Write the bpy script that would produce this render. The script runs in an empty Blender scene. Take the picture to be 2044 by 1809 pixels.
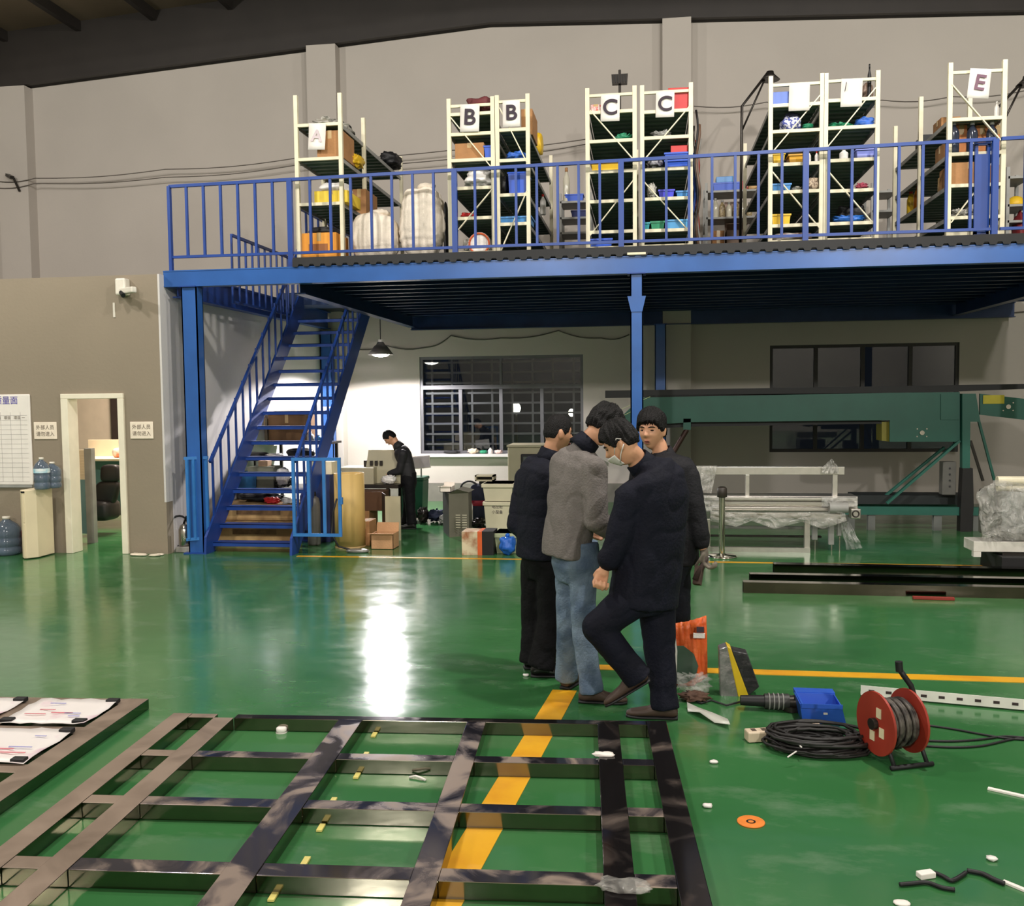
import bpy, math, random
import numpy as np
from mathutils import Vector, Matrix, noise

scene = bpy.context.scene
random.seed(7)
# ------------------------------------------------------------------ camera
FPX, PW, PH, CAMH = 1850.0, 2044.0, 1809.0, 1.8
YAW, PITCH, ROLL = math.radians(8.2), math.radians(3.37), 0.0107
_f = Vector((-math.sin(YAW) * math.cos(PITCH), math.cos(YAW) * math.cos(PITCH), -math.sin(PITCH)))
_r0 = Vector((math.cos(YAW), math.sin(YAW), 0)); _u0 = _r0.cross(_f)
_r = _r0 * math.cos(ROLL) - _u0 * math.sin(ROLL)
_u = _u0 * math.cos(ROLL) + _r0 * math.sin(ROLL)
cam_data = bpy.data.cameras.new('camera'); cam_data.sensor_fit = 'HORIZONTAL'
cam_data.sensor_width = 36.0; cam_data.lens = 36.0 * FPX / PW
cam_data.clip_start = 0.05; cam_data.clip_end = 200
cam = bpy.data.objects.new('camera', cam_data); scene.collection.objects.link(cam)
cam.matrix_world = Matrix(((_r.x, _u.x, -_f.x, 0), (_r.y, _u.y, -_f.y, 0), (_r.z, _u.z, -_f.z, CAMH), (0, 0, 0, 1)))
scene.camera = cam
# ------------------------------------------------------------------ world (night outside)
world = bpy.data.worlds.new('night'); scene.world = world; world.use_nodes = True
world.node_tree.nodes['Background'].inputs[0].default_value = (0.004, 0.005, 0.007, 1)
world.node_tree.nodes['Background'].inputs[1].default_value = 1.0
# ------------------------------------------------------------------ high bay lamps of the hall, hung under the roof
def lamp(x, y, z, watts, col=(1.0, 0.955, 0.905), r=0.22):
    d = bpy.data.lights.new('high_bay_light', 'POINT'); d.energy = watts; d.color = col; d.shadow_soft_size = r
    o = bpy.data.objects.new('high_bay_light', d); scene.collection.objects.link(o); o.location = (x, y, z); return o
lamp(2.0, 5.3, 7.3, 820, r=.16)
lamp(-4.6, 5.0, 7.3, 520)
lamp(6.0, 7.6, 7.2, 380)
lamp(-9.5, 6.5, 6.9, 560)
lamp(-3.0, -9.0, 7.2, 1700)
lamp(7.0, -9.0, 7.0, 2000)
# exposure
vs = scene.view_settings
vs.view_transform = 'Standard'; vs.look = 'None'; vs.gamma = 1.0; vs.exposure = 0.45; vs.use_curve_mapping = False

# ------------------------------------------------------------------ geometry helpers
COL = scene.collection
def ray(x, y): return _f + _r * ((x - PW / 2) / FPX) - _u * ((y - PH / 2) / FPX)
def P(x, y, Y):
    d = ray(x, y); return Vector((0, 0, CAMH)) + d * (Y / d.y)
def PZ(x, y, Z=0.0):
    d = ray(x, y); return Vector((0, 0, CAMH)) + d * ((Z - CAMH) / d.z)
def V(*a): return Vector(a)

class MB:
    def __init__(s): s.v = []; s.f = []; s.sm = []
    def add(s, vs_, fs, sm=False):
        o = len(s.v); s.v += [tuple(v) for v in vs_]; s.f += [tuple(i + o for i in f) for f in fs]; s.sm += [sm] * len(fs); return s
    def box(s, x0, x1, y0, y1, z0, z1):
        vs_ = [(x, y, z) for z in (z0, z1) for y in (y0, y1) for x in (x0, x1)]
        return s.add(vs_, [(0, 2, 3, 1), (4, 5, 7, 6), (0, 1, 5, 4), (2, 6, 7, 3), (0, 4, 6, 2), (1, 3, 7, 5)])
    def obox(s, c, ax, ay, az):
        c = Vector(c); vs_ = [c + sx * ax + sy * ay + sz * az for sz in (-1, 1) for sy in (-1, 1) for sx in (-1, 1)]
        return s.add(vs_, [(0, 2, 3, 1), (4, 5, 7, 6), (0, 1, 5, 4), (2, 6, 7, 3), (0, 4, 6, 2), (1, 3, 7, 5)])
    def bar(s, p, q, w, h, up=(0, 0, 1)):
        p, q = Vector(p), Vector(q); d = (q - p); L = d.length; d.normalize()
        up = Vector(up)
        if abs(d.dot(up)) > .98: up = Vector((0, 1, 0))
        sd = d.cross(up).normalized(); u2 = sd.cross(d)
        return s.obox((p + q) / 2, sd * (w / 2), d * (L / 2), u2 * (h / 2))
    def cyl(s, p, q, r0, r1=None, n=14, caps=True):
        r1 = r0 if r1 is None else r1
        p, q = Vector(p), Vector(q); d = (q - p).normalized()
        a = d.orthogonal().normalized(); b = d.cross(a)
        vs_ = []
        for c, r in ((p, r0), (q, r1)):
            vs_ += [c + a * (r * math.cos(2 * math.pi * i / n)) + b * (r * math.sin(2 * math.pi * i / n)) for i in range(n)]
        fs = [(i, (i + 1) % n, n + (i + 1) % n, n + i) for i in range(n)]
        s.add(vs_, fs, True)
        if caps: s.add(vs_, [tuple(range(n))[::-1], tuple(range(n, 2 * n))])
        return s
    def tube(s, pts, r, n=8, closed=False):
        pts = [Vector(p) for p in pts]; m = len(pts); vs_ = []; fs = []
        prev = None
        for i, p in enumerate(pts):
            if closed: d = pts[(i + 1) % m] - pts[i - 1]
            else: d = pts[min(i + 1, m - 1)] - pts[max(i - 1, 0)]
            d.normalize()
            a = d.orthogonal().normalized() if prev is None else (prev - d * prev.dot(d)).normalized()
            prev = a; b = d.cross(a); rr = r[i] if isinstance(r, (list, tuple)) else r
            vs_ += [p + a * (rr * math.cos(2 * math.pi * k / n)) + b * (rr * math.sin(2 * math.pi * k / n)) for k in range(n)]
        for i in range(m if closed else m - 1):
            j = (i + 1) % m
            fs += [(i * n + k, i * n + (k + 1) % n, j * n + (k + 1) % n, j * n + k) for k in range(n)]
        if not closed: fs += [tuple(range(n))[::-1], tuple(range((m - 1) * n, m * n))]
        return s.add(vs_, fs, True)
    def lathe(s, prof, c=(0, 0, 0), n=24, closed=False):
        c = Vector(c); m = len(prof); vs_ = []
        for r, z in prof:
            vs_ += [c + Vector((r * math.cos(2 * math.pi * k / n), r * math.sin(2 * math.pi * k / n), z)) for k in range(n)]
        fs = [(i * n + k, i * n + (k + 1) % n, (i + 1) * n + (k + 1) % n, (i + 1) * n + k) for i in range(m - 1) for k in range(n)]
        if not closed:
            fs += [tuple(range(n))[::-1], tuple(range((m - 1) * n, m * n))]
        return s.add(vs_, fs, True)
    def prism(s, poly, d):
        d = Vector(d); n = len(poly); poly = [Vector(p) for p in poly]
        vs_ = poly + [p + d for p in poly]
        fs = [tuple(range(n))[::-1], tuple(range(n, 2 * n))] + [(i, (i + 1) % n, n + (i + 1) % n, n + i) for i in range(n)]
        return s.add(vs_, fs)
    def ell(s, c, ax, ay, az, nu=20, nv=14, e=1.0, fn=None):
        c = Vector(c); vs_ = []; fs = []
        sg = lambda t: math.copysign(abs(t) ** e, t)
        for j in range(nv + 1):
            ph = -math.pi / 2 + math.pi * j / nv
            for i in range(nu):
                th = 2 * math.pi * i / nu
                d = Vector((sg(math.cos(ph)) * sg(math.cos(th)), sg(math.cos(ph)) * sg(math.sin(th)), sg(math.sin(ph))))
                k = fn(d) if fn else 1.0
                vs_.append(c + (Vector(ax) * d.x + Vector(ay) * d.y + Vector(az) * d.z) * k)
        for j in range(nv):
            for i in range(nu):
                fs.append((j * nu + i, j * nu + (i + 1) % nu, (j + 1) * nu + (i + 1) % nu, (j + 1) * nu + i))
        return s.add(vs_, fs, True)
    def mesh(s, name):
        me = bpy.data.meshes.new(name); me.from_pydata(s.v, [], s.f)
        me.polygons.foreach_set('use_smooth', s.sm); me.validate(); me.update(); return me
    def build(s, name, m, parent=None, bevel=0, smooth=None):
        o0 = Vector((0, 0, 0)); p = parent
        while p is not None: o0 += p.location; p = p.parent
        if o0.length > 0: s.v = [(v[0] - o0.x, v[1] - o0.y, v[2] - o0.z) for v in s.v]
        if smooth is not None: s.sm = [smooth] * len(s.f)
        me = s.mesh(name); return link(name, me, m, parent, bevel)

def link(name, me, m, parent=None, bevel=0):
    o = bpy.data.objects.new(name, me); COL.objects.link(o); o.parent = parent
    if m is not None:
        for mm in (m if isinstance(m, (list, tuple)) else [m]): me.materials.append(mm)
    if bevel:
        b = o.modifiers.new('bevel', 'BEVEL'); b.width = bevel; b.segments = 2; b.limit_method = 'ANGLE'; b.angle_limit = .7
    return o

def tag(o, label, cat, group=None, kind=None):
    o['label'] = label; o['category'] = cat
    if group: o['group'] = group
    if kind: o['kind'] = kind
    return o
def T(name, label, cat, loc=(0, 0, 0), group=None):
    o = bpy.data.objects.new(name, None); COL.objects.link(o); o.location = Vector(loc)
    o.empty_display_size = .1
    return tag(o, label, cat, group)
def solo(mb, name, m, label, cat, group=None, bevel=0, smooth=None):
    a = np.array(mb.v); c = Vector(((a[:, 0].min() + a[:, 0].max()) / 2, (a[:, 1].min() + a[:, 1].max()) / 2, a[:, 2].min()))
    mb.v = [(v[0] - c.x, v[1] - c.y, v[2] - c.z) for v in mb.v]
    o = mb.build(name, m, None, bevel, smooth); o.location = c
    return tag(o, label, cat, group)
def struct(mb, name, m, bevel=0):
    o = mb.build(name, m, None, bevel); o['kind'] = 'structure'; return o
def remesh(mb, voxel, smooth=4, name='m'):
    me = mb.mesh(name); o = bpy.data.objects.new('tmp', me); COL.objects.link(o)
    md = o.modifiers.new('r', 'REMESH'); md.mode = 'VOXEL'; md.voxel_size = voxel; md.use_smooth_shade = True
    if smooth:
        sm = o.modifiers.new('s', 'SMOOTH'); sm.factor = .5; sm.iterations = smooth
    dg = bpy.context.evaluated_depsgraph_get()
    out = bpy.data.meshes.new_from_object(o.evaluated_get(dg)); out.name = name
    bpy.data.objects.remove(o); bpy.data.meshes.remove(me)
    out.polygons.foreach_set('use_smooth', [True] * len(out.polygons))
    return out
def text_mesh(body, size, name='lettering', depth=0.0, bold=0.0):
    cu = bpy.data.curves.new('t', 'FONT'); cu.body = body; cu.size = size; cu.align_x = 'CENTER'; cu.align_y = 'CENTER'; cu.extrude = depth; cu.offset = bold * size
    o = bpy.data.objects.new('t', cu); COL.objects.link(o)
    dg = bpy.context.evaluated_depsgraph_get(); me = bpy.data.meshes.new_from_object(o.evaluated_get(dg)); me.name = name
    bpy.data.objects.remove(o); return me
def text(body, size, loc, m, parent, name='lettering', rot=(math.pi / 2, 0, 0), bold=0.0, sx=1.0):
    me = text_mesh(body, size, name, .0008, bold)
    o0 = Vector((0, 0, 0)); p = parent
    while p is not None: o0 += p.location; p = p.parent
    o = link(name, me, m, parent); o.location = Vector(loc) - o0; o.rotation_euler = rot; o.scale.x = sx
    return o

# ------------------------------------------------------------------ materials
def lin(c): return tuple(((v / 255) / 12.92 if v / 255 <= .04045 else ((v / 255 + .055) / 1.055) ** 2.4) for v in c)
_mats = {}
def M(name, rgb, rough=.5, metal=0.0, var=.12, scale=6.0, bump=0.0, bscale=40.0, rgb2=None, coat=0.0, alpha=1.0, emit=0.0, spec=.5, detail=4.0, ramp=(.4, .62)):
    if name in _mats: return _mats[name]
    m = bpy.data.materials.new(name); m.use_nodes = True; nt = m.node_tree; N = nt.nodes; L = nt.links
    b = N['Principled BSDF']; c = lin(rgb)
    tc = N.new('ShaderNodeTexCoord'); nz = N.new('ShaderNodeTexNoise'); nz.inputs['Scale'].default_value = scale; nz.inputs['Detail'].default_value = detail
    L.new(tc.outputs['Object'], nz.inputs['Vector'])
    cr = N.new('ShaderNodeValToRGB'); cr.color_ramp.elements[0].position = ramp[0] if rgb2 else .3; cr.color_ramp.elements[1].position = ramp[1] if rgb2 else .7
    c2 = lin(rgb2) if rgb2 else tuple(min(1, v * (1 + var)) for v in c)
    c1 = c if rgb2 else tuple(v * (1 - var) for v in c)
    cr.color_ramp.elements[0].color = (*c1, 1); cr.color_ramp.elements[1].color = (*c2, 1)
    L.new(nz.outputs['Fac'], cr.inputs['Fac']); L.new(cr.outputs['Color'], b.inputs['Base Color'])
    b.inputs['Roughness'].default_value = rough; b.inputs['Metallic'].default_value = metal
    b.inputs['Specular IOR Level'].default_value = spec
    if coat: b.inputs['Coat Weight'].default_value = coat; b.inputs['Coat Roughness'].default_value = .08
    if alpha < 1: b.inputs['Alpha'].default_value = alpha
    if emit: b.inputs['Emission Color'].default_value = (*c, 1); b.inputs['Emission Strength'].default_value = emit
    if bump:
        n2 = N.new('ShaderNodeTexNoise'); n2.inputs['Scale'].default_value = bscale; n2.inputs['Detail'].default_value = 3
        bp = N.new('ShaderNodeBump'); bp.inputs['Strength'].default_value = bump; bp.inputs['Distance'].default_value = .02
        L.new(tc.outputs['Object'], n2.inputs['Vector']); L.new(n2.outputs['Fac'], bp.inputs['Height']); L.new(bp.outputs['Normal'], b.inputs['Normal'])
    _mats[name] = m; return m

def glassy(name, tint=(1, 1, 1), refl=.12, rough=.03, fres=True):
    if name in _mats: return _mats[name]
    m = bpy.data.materials.new(name); m.use_nodes = True; nt = m.node_tree; N = nt.nodes; L = nt.links
    N.remove(N['Principled BSDF']); out = N['Material Output']
    t = N.new('ShaderNodeBsdfTransparent'); t.inputs[0].default_value = (*tint, 1)
    g = N.new('ShaderNodeBsdfGlossy'); g.inputs['Roughness'].default_value = rough
    mx = N.new('ShaderNodeMixShader')
    lw = N.new('ShaderNodeLayerWeight'); lw.inputs[0].default_value = .35
    ma = N.new('ShaderNodeMath'); ma.operation = 'MULTIPLY_ADD'; ma.inputs[1].default_value = .45; ma.inputs[2].default_value = refl
    L.new(lw.outputs['Fresnel'], ma.inputs[0]); L.new(ma.outputs[0], mx.inputs[0])
    L.new(t.outputs[0], mx.inputs[1]); L.new(g.outputs[0], mx.inputs[2]); L.new(mx.outputs[0], out.inputs[0])
    _mats[name] = m; return m
def film(name, base=(225, 225, 220), dens=.45):
    """crinkled clear plastic film: part transparent, part glossy, creases as bump"""
    if name in _mats: return _mats[name]
    m = bpy.data.materials.new(name); m.use_nodes = True; nt = m.node_tree; N = nt.nodes; L = nt.links
    b = N['Principled BSDF']; b.inputs['Base Color'].default_value = (*lin(base), 1); b.inputs['Roughness'].default_value = .12
    tc = N.new('ShaderNodeTexCoord'); nz = N.new('ShaderNodeTexNoise'); nz.inputs['Scale'].default_value = 5; nz.inputs['Detail'].default_value = 3; nz.inputs['Distortion'].default_value = 1.8
    L.new(tc.outputs['Object'], nz.inputs['Vector'])
    mr = N.new('ShaderNodeMapRange'); mr.inputs[1].default_value = .35; mr.inputs[2].default_value = .7; mr.inputs[3].default_value = dens * .5; mr.inputs[4].default_value = min(1, dens * 1.6)
    L.new(nz.outputs['Fac'], mr.inputs[0]); L.new(mr.outputs[0], b.inputs['Alpha'])
    bp = N.new('ShaderNodeBump'); bp.inputs['Strength'].default_value = .9; bp.inputs['Distance'].default_value = .05
    L.new(nz.outputs['Fac'], bp.inputs['Height']); L.new(bp.outputs['Normal'], b.inputs['Normal'])
    _mats[name] = m; return m

BLUE = M('blue_paint', (30, 66, 142), .38, .0, .12, 3)
BLUE2 = M('blue_gate_paint', (52, 120, 190), .45, .0, .12, 5)
BEAMB = M('blue_beam_paint', (44, 92, 162), .3, .0, .14, 2)
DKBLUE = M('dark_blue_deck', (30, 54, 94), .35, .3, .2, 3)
CREAM = M('cream_rack_paint', (226, 218, 188), .45, .0, .08, 8)
DECK = M('dark_shelf_sheet', (96, 114, 100), .5, .0, .2, 5)
BLACK = M('black_rubber', (22, 22, 24), .55, 0, .2)
WHITE = M('white_paper', (238, 232, 224), .7, 0, .04)
INK = M('black_ink', (60, 50, 60), .8, 0, .1)
CARD = M('cardboard', (168, 122, 78), .8, 0, .12, 7, .2, 60)
CARDL = M('pale_cardboard', (205, 170, 118), .8, 0, .1, 7, .2, 60)
TAPE = M('packing_tape', (190, 160, 110), .25)
BBIN = M('blue_plastic_bin', (42, 88, 200), .4, 0, .08)
LBIN = M('light_blue_plastic', (70, 140, 205), .4, 0, .08)
YBIN = M('yellow_plastic', (228, 186, 40), .45, 0, .08)
RBIN = M('red_plastic', (196, 36, 34), .4, 0, .1)
GBIN = M('green_plastic', (40, 140, 100), .45, 0, .1)
GREYP = M('grey_plastic', (150, 150, 145), .5, 0, .12)
SACK = M('woven_white_sack', (238, 226, 208), .75, 0, .04, 12, .2, 60)
STEEL = M('bright_steel', (190, 185, 175), .22, .95, .08, 10)
CHROME = M('polished_steel', (205, 200, 190), .12, 1.0, .05, 10)
ALU = M('brushed_aluminium', (200, 196, 188), .32, .9, .06, 14)
DKSTEEL = M('dark_steel', (58, 54, 50), .35, .6, .25, 5)
GREEN = M('machine_green', (38, 98, 84), .42, 0, .1, 3)
FILM = film('clear_film', dens=.22); FILM2 = film('dense_film', (215, 213, 205), .3)
# ================================================================== THE SETTING
WY = 16.0                                              # back wall plane
def floor_mat():
    m = bpy.data.materials.new('green_epoxy'); m.use_nodes = True; nt = m.node_tree; N = nt.nodes; L = nt.links
    b = N['Principled BSDF']; tc = N.new('ShaderNodeTexCoord')
    n1 = N.new('ShaderNodeTexNoise'); n1.inputs['Scale'].default_value = .55; n1.inputs['Detail'].default_value = 5
    cr = N.new('ShaderNodeValToRGB'); e = cr.color_ramp.elements
    e[0].position = .3; e[0].color = (*lin((46, 100, 54)), 1); e[1].position = .72; e[1].color = (*lin((66, 122, 72)), 1)
    L.new(tc.outputs['Object'], n1.inputs['Vector']); L.new(n1.outputs['Fac'], cr.inputs['Fac'])
    mp = N.new('ShaderNodeMapping'); mp.inputs['Scale'].default_value = (1.2, 2.4, 1); mp.inputs['Rotation'].default_value = (0, 0, .5)
    n2 = N.new('ShaderNodeTexNoise'); n2.inputs['Scale'].default_value = 1.6; n2.inputs['Detail'].default_value = 8; n2.inputs['Roughness'].default_value = .65
    L.new(tc.outputs['Object'], mp.inputs[0]); L.new(mp.outputs[0], n2.inputs['Vector'])
    r2 = N.new('ShaderNodeMapRange'); r2.inputs[1].default_value = .54; r2.inputs[2].default_value = .8; r2.inputs[4].default_value = .5
    L.new(n2.outputs['Fac'], r2.inputs[0])
    mx = N.new('ShaderNodeMix'); mx.data_type = 'RGBA'; L.new(r2.outputs[0], mx.inputs[0]); L.new(cr.outputs[0], mx.inputs[6]); mx.inputs[7].default_value = (*lin((132, 150, 128)), 1)
    L.new(mx.outputs[2], b.inputs['Base Color'])
    r3 = N.new('ShaderNodeMapRange'); r3.inputs[1].default_value = .3; r3.inputs[2].default_value = .8; r3.inputs[3].default_value = .11; r3.inputs[4].default_value = .24
    L.new(n2.outputs['Fac'], r3.inputs[0]); L.new(r3.outputs[0], b.inputs['Roughness'])
    n3 = N.new('ShaderNodeTexNoise'); n3.inputs['Scale'].default_value = 5; n3.inputs['Detail'].default_value = 2
    bp = N.new('ShaderNodeBump'); bp.inputs['Strength'].default_value = .05; bp.inputs['Distance'].default_value = .03
    L.new(tc.outputs['Object'], n3.inputs['Vector']); L.new(n3.outputs['Fac'], bp.inputs['Height']); L.new(bp.outputs['Normal'], b.inputs['Normal'])
    b.inputs['Specular IOR Level'].default_value = .6
    return m
FLOORM = floor_mat()
WALLM = M('grey_wall_paint', (186, 178, 168), .8, 0, .05, .6, .08, 25)
DIMW = M('white_wall_paint', (206, 202, 198), .8, 0, .05, .6, .08, 25)
TAUPE = M('taupe_wall_paint', (142, 130, 112), .75, 0, .06, .8, .1, 25)
ROOFD = M('dark_roof_steel', (46, 41, 37), .6, .0, .12, 2)
ROOFS = M('brown_roof_sheet', (118, 104, 84), .6, 0, .12, 1)
CONC = M('grey_plinth', (120, 116, 106), .8, 0, .1)
YLINE = M('yellow_floor_paint', (226, 168, 34), .4, 0, .1, 4, 0, 40, (214, 150, 30))

struct(MB().box(-14, 13, -17, WY + .1, -.2, 0), 'floor', FLOORM)
# back wall with two window openings
def PW_(x, y): return P(x, y, WY)
w1a, w1b = PW_(837, 713), PW_(1165, 905); w2a, w2b = PW_(1537, 690), PW_(1912, 902)
W1 = (w1a.x, w1b.x, w1b.z, w1a.z); W2 = (w2a.x, w2b.x, w2b.z, w2a.z)
mb = MB(); zt = 9.6
for x0, x1, z0, z1 in ((-14, W1[0], 0, zt), (W1[0], W1[1], 0, W1[2]), (W1[0], W1[1], W1[3], zt), (W1[1], W2[0], 0, zt), (W2[0], W2[1], 0, W2[2]), (W2[0], W2[1], W2[3], zt), (W2[1], 13, 0, zt)):
    mb.box(x0, x1, WY, WY + .24, z0, z1)
wall_back = struct(mb, 'wall_back', WALLM)
RX, RZ = PW_(980, 55).x, PW_(980, 55).z
zl = lambda x: RZ - (RX - x) * .062 if x < RX else RZ - (x - RX) * .044
for xa, xb in ((12, 70), (625, 682), (1322, 1378)):
    a, b = PW_(xa, 300).x, PW_(xb, 300).x
    MB().box(a, b, WY - .24, WY, 0, zl((a + b) / 2) + .0).build('pilaster', WALLM, wall_back)
pA, pB = PW_(1378, 300).x + 5.65, PW_(1378, 300).x + 6.1
MB().box(pA, pB, WY - .24, WY, 0, zl(pA) + .05).build('pilaster', WALLM, wall_back)
struct(MB().box(-14.2, -14, -17, WY, 0, 9.6), 'wall_left', WALLM)
struct(MB().box(13, 13.2, -17, WY, 0, 9.6), 'wall_right', WALLM)
struct(MB().box(-14, 13, -17.2, -17, 0, 9.6), 'wall_behind', WALLM)
# low grey plinth along the back wall below the window
struct(MB().box(-5.55, 0.4, WY - .05, WY, 0, .32), 'baseboard_back', CONC)
# roof: gable sheets, rafter along the back wall and further rafters, purlins
mb = MB()
for a, b in ((-14, RX), (RX, 13)):
    mb.prism([(a, -17, zl(a) + 1.02), (b, -17, zl(b) + 1.02), (b, -17, zl(b) + 1.1), (a, -17, zl(a) + 1.1)], (0, WY + 17.2, 0))
ceil = struct(mb, 'ceiling', ROOFS)
def rafter(y):
    m_ = MB()
    for a, b in ((-14, RX), (RX, 13)):
        m_.prism([(a, y - .14, zl(a)), (b, y - .14, zl(b)), (b, y - .14, zl(b) + 1.02), (a, y - .14, zl(a) + 1.02)], (0, .12, 0))
        m_.prism([(a, y - .22, zl(a)), (b, y - .22, zl(b)), (b, y - .22, zl(b) + .04), (a, y - .22, zl(a) + .04)], (0, .2, 0))
    return m_.build('rafter', ROOFD, ceil)
for y in (WY, 10.0, 4.0, -2.0, -8.0, -14.0): rafter(y)
for x in np.arange(-13, 13, 1.45):
    MB().box(x - .05, x + .05, -17, WY, zl(x) + .84, zl(x) + 1.04).build('purlin', ROOFD, ceil)

# ---- office built in front of the back wall: taupe front wall with a doorway, white side wall
OX, OY = -5.6, 10.2
d0, d1, dz = -6.89, -6.11, 1.9
mb = MB()
mb.box(-14, d0, OY, OY + .15, 0, 3.29).box(d1, OX, OY, OY + .15, 0, 3.29).box(d0, d1, OY, OY + .15, dz, 3.29)
struct(mb, 'wall_office_front', TAUPE)
struct(MB().box(OX - .15, OX, OY + .15, WY, 0, 3.29).box(OX - .02, OX + .004, OY - .004, OY + .15, .62, 3.29), 'wall_office_side', DIMW)
struct(MB().box(-14, OX - .15, OY + .15, WY, 3.2, 3.29), 'ceiling_office', ROOFD)
OWALL = M('cream_office_wall', (222, 204, 182), .8, 0, .04)
struct(MB().box(-14, OX - .15, 14.2, 14.3, 0, 3.2), 'wall_office_rear', OWALL)
# door frame
FR = M('cream_door_frame', (236, 228, 206), .45, 0, .05)
dr = T('door_1', 'cream door frame around the open office doorway', 'door frame', (d0, OY, 0)); dr['kind'] = 'structure'
MB().box(d0, d0 + .09, OY - .03, OY + .17, 0, dz - .05).build('jamb', FR, dr, .006)
MB().box(d1 - .055, d1 + .02, OY - .03, OY + .17, 0, dz - .05).build('jamb', FR, dr, .006)
MB().box(d0, d1 + .02, OY - .03, OY + .17, dz - .05, dz + .01).build('lintel', FR, dr, .006)
# painted lines on the floor
struct(MB().box(-4.0, 4.6, 10.17, 10.225, 0, .003), 'trim_1', YLINE)
struct(MB().box(-.42, 4.4, 6.06, 6.17, 0, .003), 'trim_2', YLINE)
struct(MB().prism([(-.57, 5.6, 0), (-.42, 5.6, 0), (-.70, 2.6, 0), (-.85, 2.6, 0)], (0, 0, .003)), 'trim_3', YLINE)

# ---- windows
WF = M('grey_window_frame', (100, 100, 103), .4, .3, .06)
DKF = M('dark_window_frame', (52, 50, 48), .5, .2, .1)
GLASS = glassy('window_glass', (.8, .82, .82), .02, .02)
GRILL = M('steel_grille', (112, 110, 112), .45, .2, .08)
def window(n, W, label, fm, cols, ztr, bars, gm):
    x0, x1, z0, z1 = W; w = T('window_%d' % n, label, 'window', (x0, WY, z0)); w['kind'] = 'structure'
    t = .05; y0, y1 = WY + .03, WY + .1
    MB().box(x0, x1, y0, y1, z0, z0 + t).build('sill_frame', fm, w); MB().box(x0, x1, y0, y1, z1 - t, z1).build('head_frame', fm, w)
    MB().box(x0, x0 + t, y0, y1, z0 + t, z1 - t).build('side_frame', fm, w); MB().box(x1 - t, x1, y0, y1, z0 + t, z1 - t).build('side_frame', fm, w)
    if ztr: MB().box(x0 + t, x1 - t, y0, y1, ztr - .035, ztr + .035).build('transom', fm, w)
    cw = (x1 - x0) / cols
    for i in range(1, cols):
        MB().box(x0 + cw * i - .03, x0 + cw * i + .03, y0 - .005, y1, z0 + t, (ztr or z1) - .04).build('mullion', fm, w)
    if ztr:
        MB().box((x0 + x1) / 2 - .02, (x0 + x1) / 2 + .02, y0, y1, ztr + .04, z1 - t).build('mullion', fm, w)
    for i in range(cols):
        MB().box(x0 + cw * i + .03, x0 + cw * (i + 1) - .03, y0 + .03, y0 + .036, z0 + t, (ztr or z1) - .035).build('pane', GLASS, w)
    if ztr:
        xm = (x0 + x1) / 2
        MB().box(x0 + t, xm - .02, y0 + .03, y0 + .036, ztr + .035, z1 - t).build('pane', GLASS, w); MB().box(xm + .02, x1 - t, y0 + .03, y0 + .036, ztr + .035, z1 - t).build('pane', GLASS, w)
    if bars:
        g = MB().box(x0, x1, WY + .17, WY + .19, z0, z0 + .03).build('grille', gm, w)
        for z in np.linspace(z0 + .16, z1 - .1, bars): MB().box(x0, x1, WY + .165, WY + .185, z - .018, z + .018).build('grille_bar', gm, g)
        for i in range(2 * cols):
            xg = x0 + cw * .5 * (i + .5); MB().box(xg - .018, xg + .018, WY + .186, WY + .2, z0, z1).build('grille_post', gm, g)
    return w
zt1 = PW_(1000, 772).z
window(1, W1, 'wide window with a barred grille beside the lit corner', WF, 4, zt1, 9, GRILL)
window(2, W2, 'long dark window behind the green conveyor', DKF, 4, None, 0, GRILL)
# window sill shelf
struct(MB().box(W1[0] - .05, W1[1] + .1, WY - .16, WY + .03, W1[2] - .05, W1[2]), 'trim_4', DIMW)
# two lamps burning in the yard beyond the window
LAMPG = M('lit_lamp_glass', (255, 250, 225), .5, 0, 0, emit=14)
for (px, py, lab) in ((1030, 815, 'larger yard lamp glowing beyond the barred window'), (1141, 824, 'smaller yard lamp glowing at the right edge of the barred window')):
    c = P(px, py, 26); r = .13 if px < 1100 else .09
    t = T('yard_lamp', lab, 'lamp', (c.x, c.y, 0), 'yard lamps outside')
    MB().ell(c, V(r, 0, 0), V(0, r, 0), V(0, 0, r * 1.2)).build('globe', LAMPG, t)
    MB().cyl((c.x, c.y + .05, 0), (c.x, c.y + .05, c.z - r), .04).build('pole', BLACK, t)

# ================================================================== MEZZANINE
ZB, ZT, ZD = 3.15, 3.34, 3.44
mz = T('mezzanine', 'blue steel mezzanine platform carrying the racks', 'mezzanine', (OX, 10.3, 0))
XR = 5.8
def ibeam(m_, p, q, h, w=.13, t=.014):
    p, q = Vector(p), Vector(q)
    m_.bar(p - V(0, 0, h / 2 - t / 2), q - V(0, 0, h / 2 - t / 2), w, t); m_.bar(p + V(0, 0, h / 2 - t / 2), q + V(0, 0, h / 2 - t / 2), w, t)
    m_.bar(p, q, t, h - t); return m_
ibeam(MB(), (OX, 10.36, (ZB + ZT) / 2), (XR, 10.36, (ZB + ZT) / 2), ZT - ZB).box(OX, XR, 10.3, 10.312, ZB + .015, ZT - .015).build('front_beam', BEAMB, mz)
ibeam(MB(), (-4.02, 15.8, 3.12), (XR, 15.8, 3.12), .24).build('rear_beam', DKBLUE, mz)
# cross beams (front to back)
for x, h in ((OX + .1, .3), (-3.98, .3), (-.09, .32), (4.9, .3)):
    ibeam(MB(), (x, 10.44, ZT - h / 2), (x, 15.7, ZT - h / 2), h).build('cross_beam', DKBLUE if x > -5 else BLUE, mz)
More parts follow.
